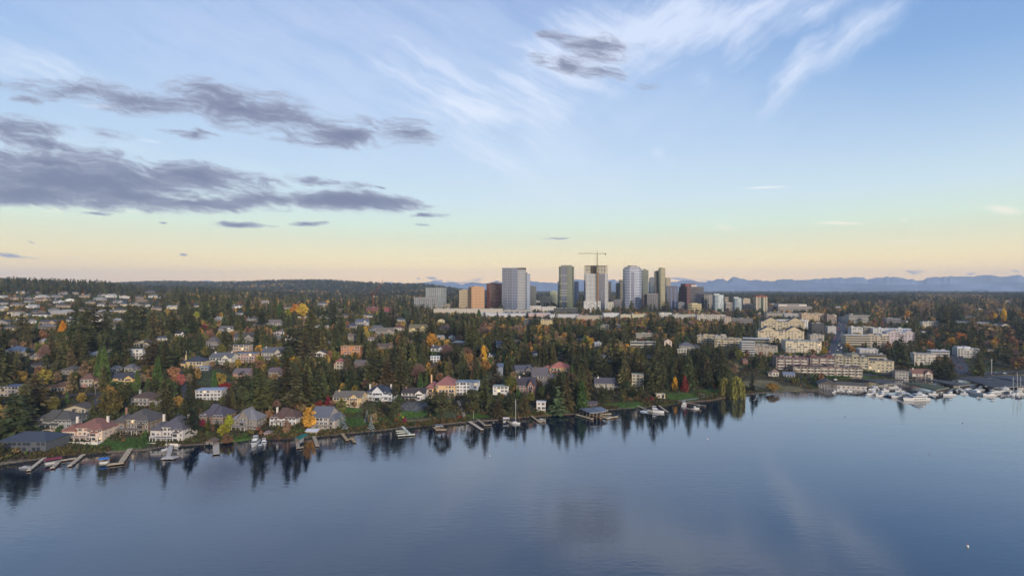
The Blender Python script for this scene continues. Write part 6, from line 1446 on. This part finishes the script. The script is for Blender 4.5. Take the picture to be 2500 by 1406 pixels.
HT = [
 ('cone_orange',153,784,825,26,'bright orange pointed tree among dark firs on the left'),
 ('gold',722,742,776,30,'deep orange round tree, left of a bright pair above centre left'),
 ('gold',738,741,778,32,'golden yellow round tree, right of a bright pair above centre left'),
 ('lime',703,754,784,19,'yellow green tree left of the bright golden pair'),
 ('gold',1054,812,852,32,'round golden tree alone in the green trees left of centre'),
 ('poplar',1181,845,886,14,'narrow bright yellow poplar'),
 ('ochre',1186,878,912,28,'yellow green tree at the foot of the yellow poplar'),
 ('crimson',550,931,957,34,'round crimson maple above the white modern house'),
 ('orange',433,966,1001,30,'orange maple beside the winding lane'),
 ('salmon',424,889,938,34,'large salmon pink maple below the yellow three bay house'),
 ('salmon',442,908,944,22,'smaller salmon tree right of the large one'),
 ('orange',483,896,928,20,'bright orange tree left of the open slope'),
 ('gold',756,996,1048,46,'large golden tree in front of the big grey roofed house'),
 ('lime',559,1011,1050,22,'upright lime green tree left of the steep pavilion roof'),
 ('lime',546,1036,1066,32,'round lime green bush tree near the water'),
 ('rust',556,1060,1083,34,'rust red bush hanging over the water'),
 ('crimson',493,1020,1052,18,'dark crimson tree behind the brown shingled house'),
 ('fir1',465,996,1068,50,'broad dark fir between the bay window house and the brown house'),
 ('cedar',243,852,938,20,'left of two pointed tall cedars'),('cedar',255,848,940,22,'right of two pointed tall cedars'),
 ('olive',271,944,1024,56,'big rounded olive tree above the brown timber house'),
 ('fir2',88,910,1010,66,'huge olive green fir left of the grey shingled house'),('fir0',38,958,1072,70,'huge dark fir at the lower left edge'),('fir3',60,935,1040,50,'dark fir behind the huge pair on the left'),
 ('fir0',0,850,960,44,'tall dark fir cut by the left edge'),('fir1',20,860,950,40,'dark fir beside the left edge house'),
 ('fir0',622,882,1015,46,'tall fir left of the central fir group'),('fir2',640,905,1022,52,'tall olive fir in the central fir group'),('fir0',700,872,1000,58,'broadest tall fir of the central group'),('fir3',722,892,1010,60,'drooping fir of the central group'),('fir0',745,900,1000,50,'dark fir on the right of the central group'),('fir1',672,925,1005,40,'short dark fir filling the central group'),('fir0',778,905,985,44,'dark fir behind the golden tree'),
 ('fir0',590,905,985,40,'dark fir left of the brick houses'),('fir3',556,965,1012,34,'small dark fir above the pavilion roof house'),
 ('fir0',975,872,960,40,'tall fir, rightmost of the row above the white mansion'),('fir2',946,872,965,42,'tall olive fir above the white mansion'),('fir0',912,852,955,48,'pale topped big fir above the white mansion'),('fir3',990,885,950,34,'slim dark fir above the white cottage'),('fir2',960,918,962,28,'short fir right of the mansion roof'),
 ('fir0',858,902,962,40,'round topped fir above the yellow bungalow'),('fir1',885,900,950,30,'dark fir between tower house and mansion'),
 ('layered',1362,942,1010,58,'layered light green spruce by the shore'),
 ('pine',1078,960,1034,52,'round green pine below the peach villa'),('pine',1150,948,1016,44,'dark round pine below the white modern house'),('fir2',1062,940,1000,24,'narrow fir before the villa terrace'),
 ('olive',1247,915,962,34,'round olive gold tree left of the tudor house'),
 ('fir2',1280,952,1015,26,'slim olive fir below the tudor house'),('fir2',1215,975,1022,40,'dark olive shoreline fir left of the sailboat'),('pine',1250,965,1018,46,'round dark shoreline tree above the sailboat'),('fir3',1210,880,945,40,'drooping fir left of the grey houses'),
 ('cedar',1420,930,1002,24,'tall green column tree left of the dark shed'),('fir0',1460,868,932,46,'tall fir above the grey beige modern house'),('fir2',1525,872,958,40,'tall olive fir left of the slim cream tower house'),('fir0',1410,858,930,44,'tall dark fir right of the yellow villa'),('fir3',1430,880,935,36,'dark fir near the rust roof'),
 ('fir2',1565,880,935,34,'fir behind the slim cream tower house'),('fir0',1595,865,960,44,'dark fir at the left of the fir wood'),
 ('poplar',1648,920,954,13,'narrow orange yellow tree by the lake lawn'),('cone_red',1672,917,956,18,'dark crimson pointed tree by the lake lawn'),
 ('willow',1770,921,966,34,'left of two big yellow green willows'),('willow',1799,918,972,44,'right and larger of two big yellow green willows'),('ochre',1886,934,957,34,'golden rounded bush on the beach'),
 ('fir0',2200,816,908,42,'tall lone fir in front of the white complex'),('fir1',2306,866,926,34,'dark fir right of the lone cream block'),('fir1',2286,872,925,32,'dark fir touching the lone cream block'),('fir0',2322,880,924,26,'dark fir near the club parking'),
 ('rust',2168,834,866,26,'orange brown tree before the white complex'),('gold',2322,820,852,20,'bright gold tree behind the white balcony block'),('ochre',2250,832,852,16,'left small golden tree by the lone fir'),('gold',2272,832,856,18,'right small golden tree by the lone fir'),
 ('poplar',2430,764,786,10,'left of two yellow poplars on the right slope'),('poplar',2451,752,785,12,'right and taller of two yellow poplars on the right slope'),('ochre',2495,760,786,16,'yellow tree at the right edge'),('gold',2216,760,778,12,'yellow tree above the low brown block'),
 ('rust',2485,867,902,34,'orange brown round tree at the right edge'),('brown',2415,790,825,52,'wide brown orange tree on the right slope'),('gold',2348,810,836,24,'golden tree left of the wide brown one'),('gold',2012,848,864,20,'golden tree at the road junction'),
 ('cedar',425+36,793,830,12,'green cedar right of the small white cottage'),('crimson',499,790,811,13,'magenta red tree left of the white gabled house'),
 ('crimson',779,976,998,18,'left crimson tree behind the big grey roof'),('crimson',800,968,992,20,'right crimson tree behind the big grey roof'),
 ('bluespruce',832,1004,1040,15,'left silver blue spruce on the lawn'),('bluespruce',842,1012,1052,14,'second silver blue spruce on the lawn'),('bluespruce',906,1012,1050,14,'silver blue spruce near the yellow flower bed'),('bluespruce',896,1000,1030,13,'silver blue spruce uphill of the flower bed'),
 ('bare',1022,878,936,38,'bare pinkish tree left of the peach villa'),('bare',1092,832,878,34,'bare brown tree right of the round golden tree'),('bare',108,832,892,28,'bare pink grey tree on the left slope'),('bare',1180,790,830,40,'bare brown tree above centre'),('brown',1140,845,880,34,'brown autumn tree above centre'),
 ('fir0',640,752,800,28,'fir right above the tudor house'),('fir0',687,738,782,20,'dark pointed fir left of the bright golden pair'),('cedar',683,740,785,14,'green pointed conifer by the yellow green tree'),
 ('fir2',760,748,850,44,'tall fir right of the bright golden pair'),('fir0',790,745,845,40,'tall dark fir beyond the bright golden pair'),('fir0',715,800,880,50,'huge dark fir below the bright golden pair'),('fir3',745,812,885,46,'huge drooping fir below the golden pair'),
 ('fir0',815,740,800,30,'dark fir left of the red crane'),('fir0',832,760,840,34,'fir left of the navy roofed house'),('fir0',930,742,795,26,'dark fir right of the red crane'),
 ('fir0',960,752,800,26,'fir before the low grey slab tower'),('fir1',1007,748,790,18,'dark fir beside the slab tower'),('fir0',1055,755,790,16,'small fir before the beige mall wall'),('fir0',1113,758,790,18,'fir before the beige wall, left of the tan towers'),('fir0',1130,766,800,22,'rounded fir before the beige wall'),('cedar',1169,756,780,12,'narrow dark cedar before the mall'),('fir1',1182,762,785,16,'fir right of the narrow cedar'),('fir1',1214,760,788,14,'fir before the white mall roof, left'),('fir0',1243,765,800,18,'fir before the white mall roof, middle'),('fir1',1287,760,785,12,'thin fir before the barrel roofed mall'),('fir0',1307,764,800,20,'dark fir right of the barrel roofed mall'),('fir0',1357,764,812,22,'tall dark fir before the green glass tower'),
 ('layered',1465,768,812,32,'wide dark cedar before the construction tower'),('fir0',1437,780,815,26,'dark fir left of the wide cedar'),('fir0',1500,775,812,20,'fir right of the wide cedar'),('fir0',1535,774,825,26,'tall fir under the banded tower'),('fir0',1640,768,832,40,'big dark fir under the twin glass towers'),('fir1',1630,785,835,30,'dark fir left of the biggest one under the twin towers'),('fir0',1760,772,822,22,'dark fir left of the cream twin gable blocks'),('fir0',1700,785,835,26,'dark fir among brown trees right of centre'),
 ('fir0',315,735,800,30,'tall dark fir among the left hillside houses'),('fir0',330,745,830,34,'tall fir by the left hillside houses'),('fir2',55,762,840,44,'big dark fir in front of the white hillside houses'),('fir0',185,748,845,40,'big fir right of the orange pointed tree'),('fir0',210,745,850,46,'tall dark fir behind the two cedars'),('fir2',230,740,830,44,'tall olive fir on the left slope'),('fir0',260,738,830,42,'fir at the right of the left fir clump'),('fir0',195,795,890,60,'massive dark fir on the left slope'),('fir1',290,795,885,46,'dark fir left of the beige gabled house'),
 ('fir3',370,820,905,44,'drooping fir right of the beige gabled house'),('fir0',400,850,935,44,'dark fir left of the salmon maple'),('cedar',385,870,950,22,'dark column tree left of the salmon maple'),('rust',370,895,945,34,'large rust brown tree on the left slope'),
 ('fir0',350,740,800,30,'fir beyond the left hillside houses'),('fir0',420,760,820,36,'dark fir right of the hillside houses'),('fir0',470,770,840,40,'dark fir left of the white gabled house'),('fir0',550,800,870,36,'fir before the white gabled house'),('fir2',588,800,860,28,'slim fir by the tudor gables'),
 ('lime',420+60,760,785,16,'small yellow green tree in the left middle'),('fir0',1112,835,900,38,'fir right of the bare brown tree'),('fir2',1130,860,918,34,'olive fir above the white modern house'),('layered',1130,850,912,38,'pale layered spruce above the white modern house'),
 ('fir0',1020,800,870,40,'broad blue green fir before the yellow gabled house'),('fir0',1050,780,835,30,'fir behind the round golden tree'),('fir2',1150,800,870,40,'olive fir left of the yellow poplar'),('fir0',1240,800,880,38,'big fir in the orange wood above centre'),('fir0',1290,790,850,34,'dark fir in the centre wood'),('fir0',1390,800,880,44,'big dark fir above the yellow villa'),('fir0',1350,800,870,34,'fir behind the yellow villa'),('fir2',1500,820,900,42,'big olive fir in the right centre wood'),
]
for a in HT: hero(*a)
SH = [('yellow',846,1052,7),('yellow',856,1050,8),('yellow',866,1049,8),('yellow',876,1048,8),('yellow',886,1047,8),('red',896,1046,9),('red',936,1044,12),('red',988,1032,16),('red',1122,1022,15),('red',968,1028,13),('yellow',975,1012,7),('yellow',984,1020,6),('brown',1062,1026,14),('red',975,1016,8),
      ('green',120,1098,14),('green',140,1102,14),('olive',160,1104,14),('green',180,1104,16),('olive',200,1103,14),('green',225,1100,16),('green',245,1100,14),('brown',60,1098,22),('red',85,1088,18),('brown',40,1105,18),('red',72,1052,20),('green',570,1066,14),('green',585,1068,14),('green',600,1066,14),('olive',612,1060,14),('brown',630,1050,14),('brown',668,1064,10),('brown',684,1063,10),('brown',700,1062,10),('brown',650,1068,9),
      ('lime',725,1056,7),('lime',1050,1014,5),('green',1310,1004,8),('red',1292,1008,9),('brown',1600-60,978,12),('red',1590,978,14),('red',1577,976,10),('olive',1560,968,12),('lime',1573,954,8),('olive',1520,975,16),('green',1535,966,14),('brown',1552,975,10),('red',1745,948,9),('olive',1815,950,18),('green',1830,952,14),('olive',1860,955,10),('lime',1905,948,8),('olive',1940,934,22),('green',1960,930,16),('green',1985,928,16),('green',2010,922,14),
      ('green',100,1075,14),('green',112,1070,14),('green',125,1062,14),('green',255,1060,12),('green',262,1075,10),('brown',165,1090,9),('brown',175,1090,8),('brown',300,1066,9),('red',240,1092,8),('green',350,1070,9),('green',358,1062,9),('green',445,1075,9),('green',455,1080,12),('brown',478,1080,10),('green',505,1060,12),('brown',520,1050,12),('red',480,1048,9)]
for (k, a, b, w) in SH:
    x, y, z = ground(a, b); wm_ = w / F * y; o = plant('shrub_' + k, x, y, z - .3, wm_ * .85, wm_ * 1.1, 'x', 'garden shrubs near the shore', None, rp); o['label'] = 'x'; AUTO.append((o, f'{k} garden shrub' if k != 'red' else 'reddish garden shrub', a, b))
# clipped hedges
def hedge(pts, w, h, label):
    P = [ground(a, b) for a, b in pts]; o = P[0]; C = []
    for (a, b) in zip(P, P[1:]):
        L = math.dist(a[:2], b[:2]); n = int(L * 5 * max(1, w / 2))
        for i in range(n):
            f = rp.random(); x = a[0] + (b[0] - a[0]) * f + rp.uniform(-w/2, w/2); y = a[1] + (b[1] - a[1]) * f + rp.uniform(-w/2, w/2); C.append((x - o[0], y - o[1], hgt(x, y) + rp.random() ** .5 * h - o[2]))
    V, Fq = quads(np.array(C), .8, None, 1.); me = npmesh('hedge', V, Fq, [leafmat('hedge_leaves', (.030, .052, .014), .3)], None, {'v': ('FACE', 'FLOAT', .75 + .5 * rt.rand(len(C)))})
    ob = link('hedge', me, None, o); props(ob, label, 'hedge')
hedge([(262, 945), (335, 950)], 4, 5, 'tall dark hedge below the yellow house'); hedge([(2095, 905), (2150, 918)], 5, 3.5, 'thick green hedge below the cream stepped block'); hedge([(2000, 925), (2100, 922)], 5, 3, 'long low hedge before the shore terraces')
hedge([(128, 1083), (147, 1050), (160, 1020)], 3, 3, 'slanting hedge left of the pink roofed mansion'); hedge([(255, 1068), (262, 1035)], 2.5, 3.5, 'hedge between the pink roofed mansion and the brown timber house'); hedge([(1860, 882), (1950, 868), (2000, 872)], 6, 4, 'dark hedge above the brown terraces'); hedge([(2230, 900), (2290, 895)], 4, 3, 'hedge below the lone cream block'); hedge([(350, 1078), (358, 1045)], 2.5, 3, 'hedge left of the bay window house')

for i, (a, yt, Yq) in enumerate(((8, 684, 1560), (20, 680, 1570), (34, 678, 1590), (46, 682, 1560), (58, 681, 1600), (72, 688, 1560), (84, 681, 1590), (98, 690, 1560), (113, 684, 1580), (124, 683, 1570), (137, 689, 1600), (153, 687, 1580), (163, 692, 1560), (178, 690, 1600), (190, 688, 1570), (204, 697, 1560), (220, 699, 1540), (251, 694, 1500), (240, 701, 1480), (270, 702, 1480), (-8, 682, 1580))):
    x = (a - CX) / F * Yq; z = hgt(x, Yq); h = H - (yt - CY) / F * Yq - z; h += 5; o = plant('fir' + str(i % 3), x, Yq, z - 1, h + 1, h * .5, 'x', 'firs on the left skyline', None, rp); AUTO.append((o, 'skyline fir', a, yt))
for i in range(70):
    a = rp.uniform(-15, 290); Yq = rp.uniform(1380, 1620); x = (a - CX) / F * Yq; z = hgt(x, Yq); h = rp.uniform(14, 24) if a < 200 else rp.uniform(10, 17); o = plant('fir' + str(i % 4), x, Yq, z - 1, h, h * .42, 'x', 'firs on the left skyline', None, rp); AUTO.append((o, 'ridge fir', a, 705))

# ------------------------------------------------------------------ the rest of the wood
foot = np.array(FOOT); roads = np.array(ROADS); rn = np.random.RandomState(4)
prot = np.array(PROT)
def free(x, y, r, h, px, py, z):
    if len(foot) and (np.hypot(foot[:, 0] - x, foot[:, 1] - y) < foot[:, 2] + r * .6).any(): return False
    if (np.hypot(roads[:, 0] - x, roads[:, 1] - y) < roads[:, 2] + r * .3).any(): return False
    ptop = CY + F * (H - z - h) / y; rp_ = r * F / y * .75
    q = prot[(prot[:, 4] > y - 3) & (prot[:, 0] < px + rp_) & (prot[:, 1] > px - rp_) & (prot[:, 2] < py) & (prot[:, 3] > ptop)]
    if len(q):
        # allow a slight overlap of the lower edge, never more
        ov = (q[:, 3] - ptop) / np.maximum(q[:, 3] - q[:, 2], 1)
        if (ov > .5).any(): return False
    return True
def density(px, py):
    """how thickly trees stand here in the photo, 0..1"""
    if px < 430 and 716 < py < 812: return .62
    if px < 430 and py <= 716: return 1.
    if 1560 < px < 1780 and 860 < py < 955: return 1.
    if 800 < px < 1010 and 762 < py < 812: return .45
    if px > 1800 and 790 < py < 925 and px < 2200: return .35
    if py > 975 and px < 1100: return .62
    if px > 2330 and py > 880: return .15
    if 1780 < px < 1980 and py > 905: return .12
    if px > 2095 and py > 900: return .1
    return .92
def kind_at(x, y, px, py):
    n = math.sin(x / 37. + 2) * math.cos(y / 43.) + .7 * math.sin(x / 19. - y / 27.) + rn.randn() * .55
    far = min(1, max(0, (y - 700) / 900))
    warm = .24 + .45 * far
    if 1180 < px < 1450 and 790 < py < 870: warm += .75
    if 1480 < px < 1800 and 770 < py < 830: warm += .9
    if px > 1980 and py < 870: warm += .45
    if 430 < px < 1150 and py < 760: warm += .35
    if 1560 < px < 1790 and py > 845: warm -= 2.
    if py > 985: warm += .2
    if px < 430 and py < 720: warm -= 2
    v = n * .8 + warm
    r = rn.rand()
    if v < .45 and r < .16: return 'pine'
    if v < .45: return 'fir' + str(rn.choice([0, 0, 1, 2, 2, 3]))
    if v < .75: return ['pine', 'olive', 'cedar', 'green'][rn.randint(4)]
    if v < 1.15: return ['olive', 'brown', 'bare', 'ochre', 'brown', 'rust'][rn.randint(6)]
    return ['brown', 'brown', 'bare', 'rust', 'orange', 'ochre', 'brown', 'gold'][rn.randint(8)] if r < .8 else 'olive'
cand = []
Y = 300.
while Y < 2300:
    sp = max(9.5, min(.0135 * Y, 19)); 
    for t in np.arange(-1.35, 1.35, sp / Y):
        x = (t + rn.uniform(-.5, .5) * sp / Y) * Y; y = Y + rn.uniform(-.5, .5) * sp
        z = float(height(x, y))
        if z < .9: continue
        px, py = proj(x, y, z)
        if rn.rand() > density(px, py): continue
        lk = lawn_kind(px, py, None)
        if lk: continue
        k = kind_at(x, y, px, py)
        if k.startswith('fir'): h = rn.uniform(18, 36); w = h * rn.uniform(.33, .48)
        elif k in ('pine',): h = rn.uniform(14, 22); w = h * .5
        elif k == 'cedar': h = rn.uniform(9, 18); w = h * .3
        else: h = rn.uniform(8, 15); w = h * rn.uniform(.6, .8)
        if px < 430 and 716 < py < 800: f_ = .3 if rn.rand() < .5 else .75; h *= f_; w *= f_ * 1.15
        if px < 260 and py <= 716: h *= 1.1
        ok = False
        for sc in (1., .75, .5, .3):
            if h * sc < 2.4: break
            if free(x, y, w * sc / 2, h * sc, px, py, z): h *= sc; w *= sc; ok = True; break
        if not ok: continue
        if k.startswith('fir') and h < 8: k = 'olive'
        cand.append((k, x, y, z, h, w, px, py))
    Y += sp * .95
print('candidates', len(cand))
DESC = {'fir0': 'dark green fir', 'fir1': 'deep green fir', 'fir2': 'olive green fir', 'fir3': 'dull green fir', 'pine': 'rounded dark pine', 'cedar': 'narrow green cedar', 'olive': 'olive leafy tree', 'green': 'green leafy tree', 'brown': 'brown autumn tree', 'bare': 'bare twiggy tree', 'ochre': 'yellow brown tree', 'rust': 'rust coloured tree', 'orange': 'orange autumn tree', 'gold': 'golden autumn tree'}
cand.sort(key=lambda c: -(c[4] / c[2] if abs(c[1] / c[2]) < .93 else 0))
nf = sum(1 for a in HT if a[0].startswith('fir')); left = {'fir': 296 - nf - 91, 'other': 250}
rest = []
for c in cand:
    g_ = 'fir' if c[0].startswith('fir') else 'other'
    if left[g_] > 0 and abs(c[1] / c[2]) < .93:
        left[g_] -= 1
        o = plant(c[0], c[1], c[2], c[3] - .3, c[4] + .3, c[5], 'x', 'firs of the hillside wood' if g_ == 'fir' else 'leafy trees of the hillside wood', None, rp)
        AUTO.append((o, ('tall ' if c[4] > 24 or (g_ == 'other' and c[4] > 12.5) else 'small ' if c[4] < (14 if g_ == 'fir' else 9) else '') + DESC[c[0]], c[6], c[7]))
    else: rest.append(c)
# lighter shapes for the trees that are only part of the mass
def simp(shape, n):
    V, Fq, v = shape; idx = rt.choice(len(Fq), n, replace=False); Vq = V.reshape(-1, 4, 3)[idx]; c = Vq.mean(1, keepdims=True); s = math.sqrt(len(Fq) / n) * .92
    return (c + (Vq - c) * s), v[idx]
LOW = {}
for k in list(DESC):
    cr, tr, Hh, Rm = 0, 0, 0, 0
src = {'fir': (firs, 28, 5.2), 'pine': (pine, 22, 5.5), 'cedar': ([column(18, 2.4, 500, .8, .8)], 18, 2.4), 'broad': (brd, 14, 5.), 'bare': ([twigs(13, 5, 700)], 13, 5.)}
def low(k, n):
    g_ = 'fir' if k.startswith('fir') else k if k in ('pine', 'cedar', 'bare') else 'broad'
    key = (g_, n)
    if key not in LOW: LOW[key] = [simp(s, min(n, len(s[1]))) for s in src[g_][0]]
    return LOW[key], src[g_][1], src[g_][2]
colr = {'fir0': FIRC[0][1], 'fir1': FIRC[1][1], 'fir2': FIRC[2][1], 'fir3': FIRC[3][1], 'pine': (.036, .042, .018), 'cedar': (.035, .060, .018), 'bare': (.13, .085, .065)}
colr.update(BC)
def mass(lst, name, label, lod, kind='stuff'):
    VV, CCc = [], []
    for (k, x, y, z, h, w, px, py) in lst:
        n = lod(y); L, Hh, Rm = low(k, n); Vq, v = L[rn.randint(len(L))]
        a = rn.rand() * 6.283; ca, sa_ = math.cos(a), math.sin(a); sx = w / (2 * Rm); q = Vq * np.array([sx, sx, h / Hh])
        q = np.stack([q[..., 0] * ca - q[..., 1] * sa_, q[..., 0] * sa_ + q[..., 1] * ca, q[..., 2]], -1) + np.array([x, y, z - .3])
        VV.append(q.reshape(-1, 3)); base = np.array(colr[k]) * LEAF * rn.uniform(.72, 1.3) * (1 + rn.randn(3) * .06)
        CCc.append(np.concatenate([base[None] * v[:, None], np.ones((len(v), 1))], 1))
    V = np.concatenate(VV); Cc = np.concatenate(CCc); n = len(Cc); m = bpy.data.materials.new('mixed_foliage'); m.use_nodes = True; g = NT(m.node_tree)
    at = g.n('ShaderNodeAttribute', attribute_name='Col', attribute_type='GEOMETRY').outputs['Color']; b = g.n('ShaderNodeBsdfPrincipled', {'Base Color': at, 'Roughness': .85, 'Specular IOR Level': .12}); g.n('ShaderNodeOutputMaterial', {0: b.outputs[0]})
    print(name, len(lst), 'trees', n, 'faces')
    o = link(name, npmesh(name, V, np.arange(4 * n).reshape(n, 4), [m], None, {'Col': ('FACE', 'FLOAT_COLOR', Cc)})); props(o, label, None, None, kind)
mass(rest, 'wood', 'dense mixed wood of firs and autumn trees between the houses', lambda y: 420 if y < 800 else 240 if y < 1300 else 130)
# the far forest out to the dark ridge
cand = []; Y = 2300.
while Y < 7200:
    sp = .0088 * Y
    for t in np.arange(-1.3, 1.3, sp / Y):
        x = (t + rn.uniform(-.5, .5) * sp / Y) * Y; y = Y + rn.uniform(-.5, .5) * sp; px = CX + F * x / y
        if 1000 < px < 2000 and y < 2600 and rn.rand() < .4: continue
        z = float(height(x, y)); n = math.sin(x / 260. + 2) * math.cos(y / 310.) + .6 * math.sin(x / 120. - y / 170.) + rn.randn() * .4
        n -= (.55 if y > 3400 else -.25) + (.0 if 500 < px < 1050 or px > 1900 else .25)
        k = 'fir' + str(rn.choice([0, 1, 2])) if n < .45 or (px < 350 and y < 3000) else ['brown', 'brown', 'ochre', 'ochre', 'olive', 'bare', 'bare', 'orange'][rn.randint(8)]
        h = rn.uniform(22, 36) if k[:3] == 'fir' else rn.uniform(16, 24); s_ = (Y / 2300.) ** .5; h *= .8 if px > 1150 else 1.; w = h * rn.uniform(.5, .7) * s_
        cand.append((k, x, y, z, h, w, px, 0))
    Y += sp * (1. if Y < 3500 else 1.5)
mass(cand, 'far_forest', 'far blue green forest covering the plateau and ridge', lambda y: 44 if y < 3600 else 26)

# low growth under the trees
pts = []; Cc = []
for i in range(60000):
    t = rn.uniform(-.95, .95); y = 300 + 900 * rn.rand() ** 1.4; x = t * y; z = float(height(x, y))
    if z < .7: continue
    px, py = proj(x, y, z)
    if lawn_kind(px, py, (1, 2, 3, 5)) : continue
    if len(foot) and (np.hypot(foot[:, 0] - x, foot[:, 1] - y) < foot[:, 2] * .75).any(): continue
    if (np.hypot(roads[:, 0] - x, roads[:, 1] - y) < roads[:, 2]).any(): continue
    pts.append((x, y, z))
    if len(pts) >= 26000: break
for i in range(5200):      # bank planting close to the water and tufts on the lawns
    t = rn.uniform(-.93, .42); px = CX + F * t; y = float(np.interp(px, SPX, SY)) + (rn.uniform(1, 6) if i % 3 else rn.uniform(6, 30)); x = t * y; z = float(height(x, y))
    if (np.hypot(foot[:, 0] - x, foot[:, 1] - y) < foot[:, 2] * .75).any() or math.sin(x / 9.) + math.cos(y / 7. + x / 23.) < (-.5 if i % 3 else .55): continue
    pts.append((x, y, z - .3))
P = np.array(pts); m = 9; n = len(P); cen = np.repeat(P, m, 0) + np.concatenate([rn.randn(n * m, 2) * 1.3, rn.rand(n * m, 1) * 1.8], 1)
V, Fq = quads(cen, .75, None, 1.)
pal = np.array([(.036, .050, .016), (.045, .042, .018), (.060, .042, .022), (.075, .060, .018), (.028, .042, .014), (.10, .045, .02), (.055, .07, .016)])
hh = (np.sin(P[:, 0] / 14.) + np.cos(P[:, 1] / 17.) + rn.randn(n) * 1.2); idx = np.clip((hh * .9 + 3), 0, 6).astype(int); cc = np.repeat(pal[idx] * 1.4 * rn.uniform(.6, 1.3, (n, 1)), m, 0) * rn.uniform(.75, 1.25, (n * m, 1))
mm = bpy.data.materials.get('mixed_foliage'); o = link('undergrowth', npmesh('undergrowth', V, Fq, [mm], None, {'Col': ('FACE', 'FLOAT_COLOR', np.concatenate([cc, np.ones((n * m, 1))], 1))})); props(o, 'low bushes and undergrowth between trees and houses', None, None, 'stuff')

# ------------------------------------------------------------------ labels that single each thing out
MARKS = [('the pink roofed mansion', 200, 1050), ('the brown timber house', 318, 1030), ('the bay window house', 405, 1050), ('the pointed cedars', 250, 890), ('the yellow house', 296, 925), ('the orange pointed tree', 153, 810), ('the left edge houses', 20, 960), ('the salmon pink maple', 425, 915),
 ('the twin chimney cream house', 535, 875), ('the tudor gables', 595, 825), ('the crimson maple', 550, 945), ('the brown shingled house', 515, 1010), ('the steep pavilion roof', 592, 1020), ('the white balconied house', 690, 1015), ('the golden waterside tree', 756, 1025), ('the bright golden pair', 730, 760),
 ('the orange house frame', 855, 858), ('the white mansion', 920, 960), ('the white cottage', 1008, 962), ('the peach villa', 1075, 945), ('the round golden tree', 1055, 830), ('the yellow poplar', 1181, 865), ('the red crane', 912, 740), ('the navy roofed house', 857, 797), ('the beige mall wall', 1140, 760), ('the left skyline firs', 70, 700),
 ('the tudor house', 1283, 945), ('the sailboat', 1258, 1030), ('the yellow villa', 1360, 900), ('the layered spruce', 1362, 980), ('the open boat slip', 1450, 1005), ('the modern lake house', 1487, 937), ('the cream tower house', 1557, 932), ('the lake lawn', 1670, 965), ('the big willows', 1785, 945), ('the beach', 1870, 950), ('the green glass tower', 1383, 755), ('the banded tower', 1543, 765), ('the twin glass towers', 1611, 765),
 ('the tan apartments', 1740, 838), ('the brown terraces', 1950, 890), ('the twin gable blocks', 1905, 815), ('the broad cream block', 1955, 850), ('the long avenue', 2050, 815), ('the white complex', 2150, 825), ('the lone tall fir', 2200, 870), ('the lone cream block', 2254, 882), ('the marina', 2230, 950), ('the yacht club mast', 2421, 895), ('the white balcony block', 2357, 863), ('the right hand poplars', 2440, 770), ('the hillside house rows', 150, 750), ('the dark hillside firs', 320, 775), ('the middle cottage', 438, 815), ('the banded office', 1935, 760), ('the speckled towers', 1770, 765), ('the right edge', 2495, 820), ('the central firs', 700, 930), ('the firs over the mansion', 950, 910), ('the centre wood', 1250, 840), ('the cream hillside blocks', 1570, 835), ('the dark fir wood', 1680, 900)]
ORD = ['first', 'second', 'third', 'fourth', 'fifth', 'sixth', 'seventh', 'eighth', 'ninth', 'tenth', 'eleventh', 'twelfth', 'thirteenth', 'fourteenth', 'fifteenth', 'sixteenth', 'seventeenth', 'eighteenth', 'nineteenth', 'twentieth']
bank = {}
for (o, desc, px, py) in AUTO:
    px_ = min(max(px, 0), 2499); d = sorted((math.hypot(px_ - a, (py - b) * 1.6), nm, a, b) for nm, a, b in MARKS)[0]; dx, dy = px_ - d[2], py - d[3]
    if abs(dy) * 1.3 > abs(dx): rel = 'above' if dy < 0 else 'below'
    else: rel = 'left of' if dx < 0 else 'right of'
    bank.setdefault((desc, rel, d[1]), []).append((px, py, o))
for (desc, rel, mk), lst in bank.items():
    if len(lst) == 1: lst[0][2]['label'] = f'{desc} {rel} {mk}'; continue
    lst.sort(key=lambda t: t[0])
    for i, (a, b, o) in enumerate(lst):
        w = 'leftmost' if i == 0 else 'rightmost' if i == len(lst) - 1 else ORD[min(i, 19)] + ' from left'
        o['label'] = f'{desc} {rel} {mk}, {w}'
seen_ = {}
for o in COL.objects:
    if o.parent is None and o.get('label') and not o.get('kind'): seen_.setdefault(o['label'], []).append(o)
print('duplicate labels', [k for k, v in seen_.items() if len(v) > 1][:10], 'long', [k for k in seen_ if len(k.split()) > 16][:5], 'x', len(seen_.get('x', [])))
